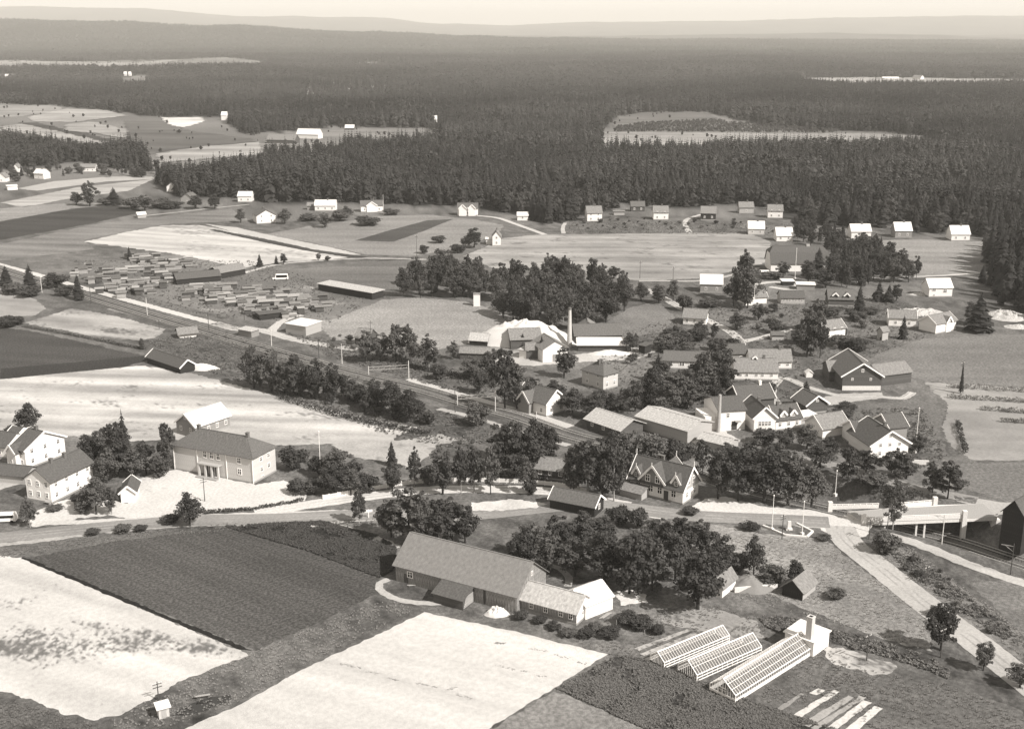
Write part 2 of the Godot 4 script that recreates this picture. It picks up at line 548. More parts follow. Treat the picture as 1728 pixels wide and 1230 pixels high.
	for t in o.get("ch", []):                           # chimneys: place along the ridge from -1 to 1, off the ridge in metres
		var cb := MB.new()
		cb.xf = xf
		var at := Vector3(t[0] * x, 0, t[1])
		var top := wh + rh + 1.0
		cb.box(at + Vector3(-0.38, wh + rh * 0.3, -0.38), at + Vector3(0.38, top, 0.38))
		cb.box(at + Vector3(-0.46, top, -0.46), at + Vector3(0.46, top + 0.14, 0.46))
		part("chimney", cb.mesh(), M[t[2] if t.size() > 2 else "brick"], roof)
	var ys: Array = [1.75] if wh < 4.4 else [1.7, 4.4]
	if o.has("fw"): windows(h, 0, o.fw, ys)
	if o.has("rw"): windows(h, 1, o.rw, ys)
	if o.has("lw"): windows(h, 2, o.lw, ys)
	if o.has("dr"): door(h, 0, o.dr)
	return h
func bay(h: Dictionary, called: String, x: float, W: float, z0: float, z1: float, y0: float, wh: float, rh: float, wm: String, rm: String, ov := 0.35, trim := true, finial := false) -> void:
	# a gabled front on the long side: a dormer or a cross wing; gable at z0, running back to z1
	var b := MB.new()
	var c := Vector3(x, wh, (z0 + z1) * 0.5)
	var p := W * 0.5
	b.face([Vector3(x - p, y0, z0), Vector3(x + p, y0, z0), Vector3(x + p, wh, z0), Vector3(x, wh + rh, z0), Vector3(x - p, wh, z0)], c)
	for s in [-1.0, 1.0]: b.face([Vector3(x + s * p, y0, z0), Vector3(x + s * p, wh, z0), Vector3(x + s * p, wh, z1), Vector3(x + s * p, y0, z1)], c)
	var o := part(called, b.mesh(), M[wm], h.node)
	var r := MB.new()
	var drop := rh * ov / p
	for s in [-1.0, 1.0]:
		r.slab([Vector3(x, wh + rh + 0.12, z0 + ov), Vector3(x, wh + rh + 0.12, z1), Vector3(x + s * (p + ov), wh - drop + 0.12, z1), Vector3(x + s * (p + ov), wh - drop + 0.12, z0 + ov)], 0.12)
	part("gable_roof", r.mesh(), M[rm], o)
	if trim:
		for s in [-1.0, 1.0]:
			var tb := MB.new()
			tb.beam(Vector3(x + s * (p + ov), wh - drop + 0.06, z0 + ov + 0.05), Vector3(x, wh + rh + 0.06, z0 + ov + 0.05), 0.14, 0.5)
			part("bargeboard", tb.mesh(), M.trim, o)
	if finial:
		var f := MB.new()
		f.beam(Vector3(x, wh + rh - 0.5, z0 + ov + 0.1), Vector3(x, wh + rh + 1.0, z0 + ov + 0.1), 0.12, 0.12)
		part("finial", f.mesh(), M.trim, o)
func bay_window(h: Dictionary, x: float, y: float, z: float, w := 0.9, tall_ := 1.2) -> void:
	var f := part("window", frame_mesh, M.trim, h.node, Transform3D(Basis.from_scale(Vector3(w, tall_, 1.0)), Vector3(x, y, z)))
	part("pane", pane_mesh, M.pane, f)
func lean_to(h: Dictionary, x0: float, x1: float, depth: float, y_low: float, y_high: float, wm: String, rm: String) -> void:
	var b := MB.new()
	var c := Vector3((x0 + x1) * 0.5, y_low * 0.5, depth * 0.5)
	b.face([Vector3(x0, 0, depth), Vector3(x1, 0, depth), Vector3(x1, y_low, depth), Vector3(x0, y_low, depth)], c)
	for x in [x0, x1]: b.face([Vector3(x, 0, depth), Vector3(x, y_low, depth), Vector3(x, y_high, 0), Vector3(x, 0, 0)], c)
	var o := part("lean_to", b.mesh(), M[wm], h.node)
	var r := MB.new()
	r.slab([Vector3(x0 - 0.3, y_high + 0.14, 0.03), Vector3(x1 + 0.3, y_high + 0.14, 0.03), Vector3(x1 + 0.3, y_low - 0.02, depth + 0.45), Vector3(x0 - 0.3, y_low - 0.02, depth + 0.45)], 0.12)
	part("lean_to_roof", r.mesh(), M[rm], o)

# ---------------------------------------------------------------- trees
var crowns := {}
var trunks := {}
func leafy(seed_: int, lobes: int, leaves: int, spread: Vector3, at: float, size: float, lobe := 1.4, taper := 0.3) -> ArrayMesh:
	# leaf sprays on many small overlapping boughs; the boughs thin out and shorten towards the top
	var r := RandomNumberGenerator.new()
	r.seed = seed_
	var b := MB.new()
	for i in lobes:
		var d := Vector3(r.randfn(), r.randfn(), r.randfn()).normalized() * pow(r.randf(), 0.38)
		var near := 1.0 - taper * maxf(0.0, d.y) - 0.25 * maxf(0.0, -d.y)
		var c := Vector3(0, at, 0) + d * spread * Vector3(near, 1, near) * r.randf_range(0.8, 1.12)
		var rad := lobe * r.randf_range(0.5, 1.2) * near
		var flat_ := r.randf_range(0.55, 0.9)
		for j in int(leaves * rad / lobe) + 8:
			var e := Vector3(r.randfn(), r.randfn() + 0.3, r.randfn()).normalized()
			var p := c + e * rad * pow(r.randf(), 0.3) * r.randf_range(0.8, 1.25) * Vector3(1, flat_, 1)
			var nrm := (e + Vector3(r.randfn(), r.randfn(), r.randfn()) * 0.55 + Vector3(0, 0.3, 0)).normalized()
			var s := size * r.randf_range(0.5, 1.35)
			b.leaf(p, nrm, r.randf() * TAU, s * 0.55, s)
	return b.mesh()
func limbs(seed_: int, height: float, r0: float, spread: float) -> ArrayMesh:
	var r := RandomNumberGenerator.new()
	r.seed = seed_
	var b := MB.new()
	var top := Vector3(r.randf_range(-0.2, 0.2), height, r.randf_range(-0.2, 0.2))
	b.tube(Vector3(0, -0.2, 0), top * 0.5, r0, r0 * 0.7, 7)
	b.tube(top * 0.5, top, r0 * 0.7, r0 * 0.2, 6)
	for i in 7:
		var y := height * r.randf_range(0.3, 0.75)
		var w := TAU * i / 7.0 + r.randf()
		var a := top * (y / height)
		b.tube(a, a + Vector3(cos(w) * spread, spread * r.randf_range(0.5, 1.0), sin(w) * spread), r0 * 0.4, r0 * 0.12, 4)
	return b.mesh()
func spruce(seed_: int, whorls: int, arms: int, rad: float, from := 0.1, fine := true) -> ArrayMesh:
	var r := RandomNumberGenerator.new()
	r.seed = seed_
	var b := MB.new()
	for i in whorls:
		var t := float(i) / whorls
		var y := lerpf(from * 10.0, 9.5, pow(t, 0.92))
		var reach := rad * pow(1.0 - t, 0.85) + 0.22
		for k in arms:
			var w := TAU * (k + 0.5 * (i % 2)) / arms + r.randf_range(-0.25, 0.25)
			var l := reach * r.randf_range(0.42, 1.25)
			if fine and r.randf() < 0.1: continue
			var d := Vector3(cos(w), 0, sin(w))
			var s := Vector3(-sin(w), 0, cos(w)) * l * (0.42 if not fine else 0.34)
			var root := Vector3(0, y + l * 0.32, 0)
			var tip := d * l + Vector3(0, y - l * r.randf_range(0.12, 0.4), 0)
			var m := d * l * 0.55 + Vector3(0, y - l * 0.02, 0)
			b.tri(root, m + s, tip)
			b.tri(root, tip, m - s)
			if fine:
				b.tri(m + s * 0.4, m + s * 1.3 + d * l * 0.25 - Vector3(0, l * 0.2, 0), tip)
				b.tri(m - s * 0.4, m - s * 1.3 + d * l * 0.25 - Vector3(0, l * 0.2, 0), tip)
	b.tri(Vector3(0.12, 9.2, 0), Vector3(-0.12, 9.2, 0.05), Vector3(0, 10.2, 0))
	b.tri(Vector3(0, 9.2, 0.12), Vector3(0, 9.2, -0.12), Vector3(0, 10.2, 0))
	return b.mesh()
func make_trees() -> void:
	# every crown is made 10 m tall and 8 m across, then scaled to its tree
	for k in 3: crowns["broad%d" % k] = leafy(11 + k, 46, 120, Vector3(3.0, 3.6, 3.0), 5.0, 0.33, 1.15)
	for k in 3: crowns["tall%d" % k] = leafy(31 + k, 46, 112, Vector3(3.0, 4.3, 3.0), 5.0, 0.33, 1.05, 0.5)
	for k in 2: crowns["loose%d" % k] = leafy(41 + k, 56, 84, Vector3(3.0, 4.2, 3.0), 5.3, 0.3, 0.95, 0.55)
	for k in 3: crowns["bush%d" % k] = leafy(51 + k, 40, 110, Vector3(3.0, 3.4, 3.0), 4.2, 0.5, 1.6, 0.2)
	for k in 3: crowns["spruce%d" % k] = spruce(61 + k, 22, 9, 3.0)
	for k in 3: crowns["fir%d" % k] = spruce(71 + k, 10, 7, 3.2, 0.08, false)
	for k in 2: crowns["wood%d" % k] = leafy(81 + k, 12, 12, Vector3(2.5, 3.1, 2.5), 5.8, 1.5, 1.6)
	crowns["far_fir"] = spruce(91, 6, 6, 3.4, 0.05, false)
	for k in 3: trunks["broad%d" % k] = limbs(5 + k, 6.5, 0.24, 1.8)
	trunks["slim"] = limbs(15, 8.2, 0.17, 1.2)
	trunks["bush"] = limbs(18, 3.0, 0.25, 1.8)
	var b := MB.new()
	b.tube(Vector3(0, -0.2, 0), Vector3(0, 9.3, 0), 0.24, 0.05, 6)
	trunks["spruce"] = b.mesh()
var kinds := {
	"broad": ["leafy_tree", "tree", "leafy tree", ["broad0", "broad1", "broad2"], ["broad0", "broad1", "broad2"], ["leaf_a", "leaf_b", "leaf_c"], "bark"],
	"tall": ["leafy_tree", "tree", "tall leafy tree", ["tall0", "tall1", "tall2"], ["broad0", "slim"], ["leaf_a", "leaf_c", "leaf_b"], "bark"],
	"birch": ["birch_tree", "tree", "slender birch tree", ["loose0", "loose1"], ["slim"], ["leaf_b", "leaf_a"], "birch_bark"],
	"bush": ["bush", "bush", "round leafy bush", ["bush0", "bush1", "bush2"], ["bush"], ["leaf_a", "leaf_b", "leaf_c"], "bark"],
	"pale": ["bush", "bush", "pale leafy bush", ["bush0", "bush1"], ["bush"], ["leaf_pale"], "bark"],
	"spruce": ["spruce_tree", "tree", "dark pointed spruce", ["spruce0", "spruce1", "spruce2"], ["spruce"], ["needle"], "bark"],
}
func plant(kind: String, at: Vector3, height: float, width: float, label: String, group: String) -> void:
	var k: Array = kinds[kind]
	var o := thing(k[0], at, rng.randf() * TAU, label, k[1], group)
	o.scale = Vector3(width / 8.0, height / 10.0, width / 8.0)
	if kind == "spruce": o.scale = Vector3(width / 6.0, height / 10.0, width / 6.0)
	part("trunk", trunks[k[4][rng.randi() % k[4].size()]], M[k[6]], o)
	part("crown", crowns[k[3][rng.randi() % k[3].size()]], M[k[5][rng.randi() % k[5].size()]], o)
const NTH := ["leftmost", "second from left", "third from left", "fourth from left", "fifth from left", "sixth from left", "seventh from left", "eighth from left", "ninth from left", "tenth from left", "eleventh from left", "twelfth from left", "thirteenth from left", "fourteenth from left"]
func trees(place: String, list: Array) -> void:
	# list of [kind, u, foot row, top row, width in pixels]; labelled by their order from the left
	list.sort_custom(func(a, b): return a[1] < b[1])
	var count := {}
	for t in list: count[t[0]] = count.get(t[0], 0) + 1
	var seen := {}
	for t in list:
		var n: int = seen.get(t[0], 0)
		seen[t[0]] = n + 1
		var label: String = kinds[t[0]][2] + " " + place
		if count[t[0]] > 1: label += ", " + (NTH[n] if n < count[t[0]] - 1 or n == 0 else "rightmost")
		plant(t[0], gp(t[1], t[2]), tall(t[1], t[2], t[3]) * 1.04, wide(t[1], t[2], t[4]) * (1.0 if t[0] == "spruce" else 1.1), label, kinds[t[0]][2] + "s " + place if count[t[0]] > 1 else "")
func grove(place: String, poly: Array, spacing: float, mix: Array, hmin: float, hmax: float, clear := true) -> void:
	# trees that stand too close to tell apart by anything but their place in the mass
	var q := px(poly)
	var lo := q[0]
	var hi := q[0]
	for p in q:
		lo = lo.min(p)
		hi = hi.max(p)
	var y := lo.y
	while y < hi.y:
		var x := lo.x
		while x < hi.x:
			var p := Vector2(x + rng.randf_range(-0.4, 0.4) * spacing, y + rng.randf_range(-0.4, 0.4) * spacing)
			var free := Geometry2D.is_point_in_polygon(p, q)
			if free and clear:
				for k in kept:
					if p.distance_to(k[0]) < k[1]: free = false
			if free:
				var kind: String = mix[rng.randi() % mix.size()]
				var h := rng.randf_range(hmin, hmax)
				var w := h * rng.randf_range(0.55, 0.8) if kind == "broad" else h * rng.randf_range(0.42, 0.58) if kind in ["tall", "birch"] else h * rng.randf_range(0.9, 1.4) if kind in ["bush", "pale"] else h * rng.randf_range(0.3, 0.4)
				plant(kind, Vector3(p.x, ht(p.x, p.y), p.y), h, w, kinds[kind][2] + " " + place, kinds[kind][2] + "s " + place)
			x += spacing
		y += spacing
func many(called: String, label: String, mesh: Mesh, mat: Material, list: Array, tones: PackedFloat32Array) -> void:
	var mm := MultiMesh.new()
	mm.transform_format = MultiMesh.TRANSFORM_3D
	mm.use_colors = tones.size() > 0
	mm.mesh = mesh
	mm.instance_count = list.size()
	for i in list.size():
		mm.set_instance_transform(i, list[i])
		if tones.size(): mm.set_instance_color(i, Color(tones[i], tones[i], tones[i]))
	var o := MultiMeshInstance3D.new()
	o.name = numbered(called)
	o.multimesh = mm
	o.material_override = mat
	add_child(o)
	o.set_meta("kind", "stuff")
	o.set_meta("label", label)
	o.set_meta("category", "vegetation")

# ---------------------------------------------------------------- the forest's extent, in rows and columns of the photograph
const EDGE := [[-300, 290], [0, 288], [60, 282], [130, 272], [200, 284], [250, 292], [270, 312], [330, 332], [412, 332], [450, 342], [550, 340], [630, 343], [700, 345], [790, 348], [880, 362], [940, 378], [1000, 360], [1075, 344], [1115, 350], [1195, 348], [1260, 342], [1310, 348], [1350, 366], [1400, 386], [1455, 384], [1525, 374], [1560, 394], [1620, 386], [1660, 398], [1720, 400], [2100, 400]]
const CLEAR := [
	[-300, 170, 100, 178, 215, 190, 262, 198, 380, 196, 395, 215, 430, 236, 430, 285, 270, 300, 235, 262, 150, 258, 60, 248, -300, 250],
	[430, 225, 560, 214, 740, 216, 755, 228, 755, 246, 600, 256, 430, 280],
	[1030, 199, 1090, 189, 1190, 189, 1290, 215, 1560, 226, 1570, 250, 1300, 260, 1015, 262, 1012, 222],
	[-300, 99, 140, 104, 300, 100, 380, 96, 445, 103, 440, 113, 200, 117, -300, 115],
	[1350, 130, 2000, 134, 2000, 150, 1350, 145],
	[205, 129, 250, 126, 252, 146, 205, 147],
	[-300, 122, 30, 124, 30, 134, -300, 134],
]
const WOOD_RIGHT := [1692, 395, 1665, 440, 1658, 480, 1690, 512, 1745, 540, 2000, 560, 2000, 395]
var clear_polys := []
var wood_right := PackedVector2Array()
const THIN := [[500, 148, 560, 134, 660, 140, 650, 160, 560, 170, 500, 164], [1362, 286, 1455, 284, 1468, 316, 1380, 324], [1180, 188, 1240, 196, 1300, 210, 1290, 224, 1180, 216], [600, 104, 640, 104, 640, 112, 600, 112], [770, 138, 830, 140, 830, 150, 770, 150]]
func flat_list(l: Array) -> PackedVector2Array:
	var q := PackedVector2Array()
	for i in range(0, l.size(), 2): q.append(Vector2(l[i], l[i + 1]))
	return q
func wooded(s: Vector2) -> bool:
	if s.y > 560.0 or s.y < 50.0: return s.y < 50.0
	var reach := (s.y - 48.0) / 250.0          # ragged borders, the same number of metres near and far
	s += Vector2(noise.get_noise_2d(s.x * 1.7 / reach, s.y * 6.0 / reach) * 34.0, noise_fine.get_noise_2d(s.x * 0.5 / reach, s.y * 2.0 / reach) * 5.0) * reach
	if Geometry2D.is_point_in_polygon(s, wood_right): return true
	if s.y > ridge(EDGE, s.x): return false
	for i in clear_polys.size():
		if Geometry2D.is_point_in_polygon(s, clear_polys[i]): return false
	return true

func _ready() -> void:
	# ---- camera, sky, sun
	rng.seed = 1957
	var cam := Camera3D.new()
	cam.name = "camera"
	add_child(cam)
	cam.position = Vector3(0, EYE, 0)
	cam.rotation.x = -pitch
	cam.fov = rad_to_deg(2.0 * atan(615.0 / LENS))
	cam.near = 1.0
	cam.far = 60000.0
	cam.current = true
	var sky := Sky.new()
	var air := ProceduralSkyMaterial.new()
	air.sky_top_color = Color(0.68, 0.665, 0.64)
	air.sky_horizon_color = Color(0.97, 0.943, 0.907)
	air.sky_curve = 0.12
	air.ground_bottom_color = Color(0.35, 0.33, 0.31)
	air.ground_horizon_color = Color(0.9, 0.88, 0.84)
	air.sun_angle_max = 1.0
	sky.sky_material = air
	var env := Environment.new()
	env.background_mode = Environment.BG_SKY
	env.sky = sky
	env.tonemap_mode = Environment.TONE_MAPPER_LINEAR
	env.tonemap_exposure = 1.55
	env.fog_enabled = true
	env.fog_density = 0.00008
	env.fog_light_color = Color(0.97, 0.955, 0.925)
	env.sdfgi_enabled = true
	env.ssao_enabled = true
	env.ssil_enabled = true
	var we := WorldEnvironment.new()
	we.name = "environment"
	we.environment = env
	add_child(we)
	var sun := DirectionalLight3D.new()
	sun.name = "sun"
	sun.light_energy = 1.6
	sun.light_color = Color(1.0, 0.985, 0.965)
	sun.light_angular_distance = 0.5
	sun.shadow_enabled = true
	add_child(sun)
	sun.look_at_from_position(Vector3.ZERO, Vector3(-0.78, -0.9, -0.62), Vector3.UP)

	# ---- tools
	noise.seed = 4
	noise.frequency = 0.015
	noise.fractal_octaves = 4
	noise_fine.seed = 14
	noise_fine.frequency = 0.13
	noise_fine.fractal_octaves = 3
	noise_streak.seed = 24
	noise_streak.frequency = 0.06
	noise_streak.fractal_octaves = 4
	for c in CLEAR: clear_polys.append(flat_list(c))
	wood_right = flat_list(WOOD_RIGHT)
	make_materials()
	make_window_meshes()
	make_trees()
	var pts := px([-260, 380, -60, 436, 0, 455, 160, 505, 300, 547, 440, 588, 600, 632, 700, 655, 800, 684, 874, 704, 973, 738])
	for q in [[42.0, -293.0], [70.0, -274.0], [98.5, -253.5], [109.0, -243.0], [126.0, -224.0], [170.0, -176.0]]: pts.append(Vector2(q[0], q[1]))
	rail = smooth_line(pts, 6.0)

	build_ground()
	build_fields()
	build_roads()
	build_railway()
	build_bridge()
	build_school_side()
	build_station()
	build_farm()
	build_greenhouses()
	build_village()
	build_sawmill()
	build_far_houses()
	build_small_things()
	build_trees()
	build_forest()
	build_plants()

func build_ground() -> void:
	var rings := PackedFloat32Array()
	var r := 90.0
	while r < 720.0:
		rings.append(r)
		r *= 1.0075
	while r < 30000.0:
		rings.append(r)
		r *= 1.028
	var na := 420
	var v := PackedVector3Array()
	var n := PackedVector3Array()
	var c := PackedColorArray()
	var uv := PackedVector2Array()
	var id := PackedInt32Array()
	for i in rings.size():
		for k in na + 1:
			var a := deg_to_rad(lerpf(-62.0, 62.0, float(k) / na))
			var x := rings[i] * sin(a)
			var z := -rings[i] * cos(a)
			v.append(Vector3(x, ht(x, z), z))
			uv.append(Vector2(x, z))
			var s := shown(v[-1])
			var t := 0.62 + 0.35 * noise.get_noise_2d(x, z) + 0.35 * noise_fine.get_noise_2d(x, z) + 0.25 * noise_fine.get_noise_2d(x * 2.7, z * 2.7)
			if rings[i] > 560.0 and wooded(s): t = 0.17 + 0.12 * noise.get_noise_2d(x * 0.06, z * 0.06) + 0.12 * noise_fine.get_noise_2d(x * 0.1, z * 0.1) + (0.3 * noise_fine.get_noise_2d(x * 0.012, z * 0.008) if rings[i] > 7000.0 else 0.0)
			elif rings[i] > 900.0: t = 0.8 + 0.4 * noise.get_noise_2d(x * 0.2, z * 0.2)
			t = clampf(t, 0.02, 1.0)
			c.append(Color(t, t, t))
	for i in rings.size():
		for k in na + 1:
			var a := v[i * (na + 1) + mini(k + 1, na)] - v[i * (na + 1) + maxi(k - 1, 0)]
			var b := v[mini(i + 1, rings.size() - 1) * (na + 1) + k] - v[maxi(i - 1, 0) * (na + 1) + k]
			n.append(a.cross(b).normalized())
	for i in rings.size() - 1:
		for k in na:
			var p := i * (na + 1) + k
			var q := p + na + 1
			id.append_array([p, q, p + 1, p + 1, q, q + 1])
	var arr := []
	arr.resize(Mesh.ARRAY_MAX)
	arr[Mesh.ARRAY_VERTEX] = v
	arr[Mesh.ARRAY_NORMAL] = n
	arr[Mesh.ARRAY_COLOR] = c
	arr[Mesh.ARRAY_TEX_UV] = uv
	arr[Mesh.ARRAY_INDEX] = id
	var m := ArrayMesh.new()
	m.add_surface_from_arrays(Mesh.PRIMITIVE_TRIANGLES, arr)
	var mat: StandardMaterial3D = M.grass.duplicate()
	mat.albedo_color = paint(0.3)
	setting(part("ground", m, mat, self), "rolling ground from the village out to the far hills")

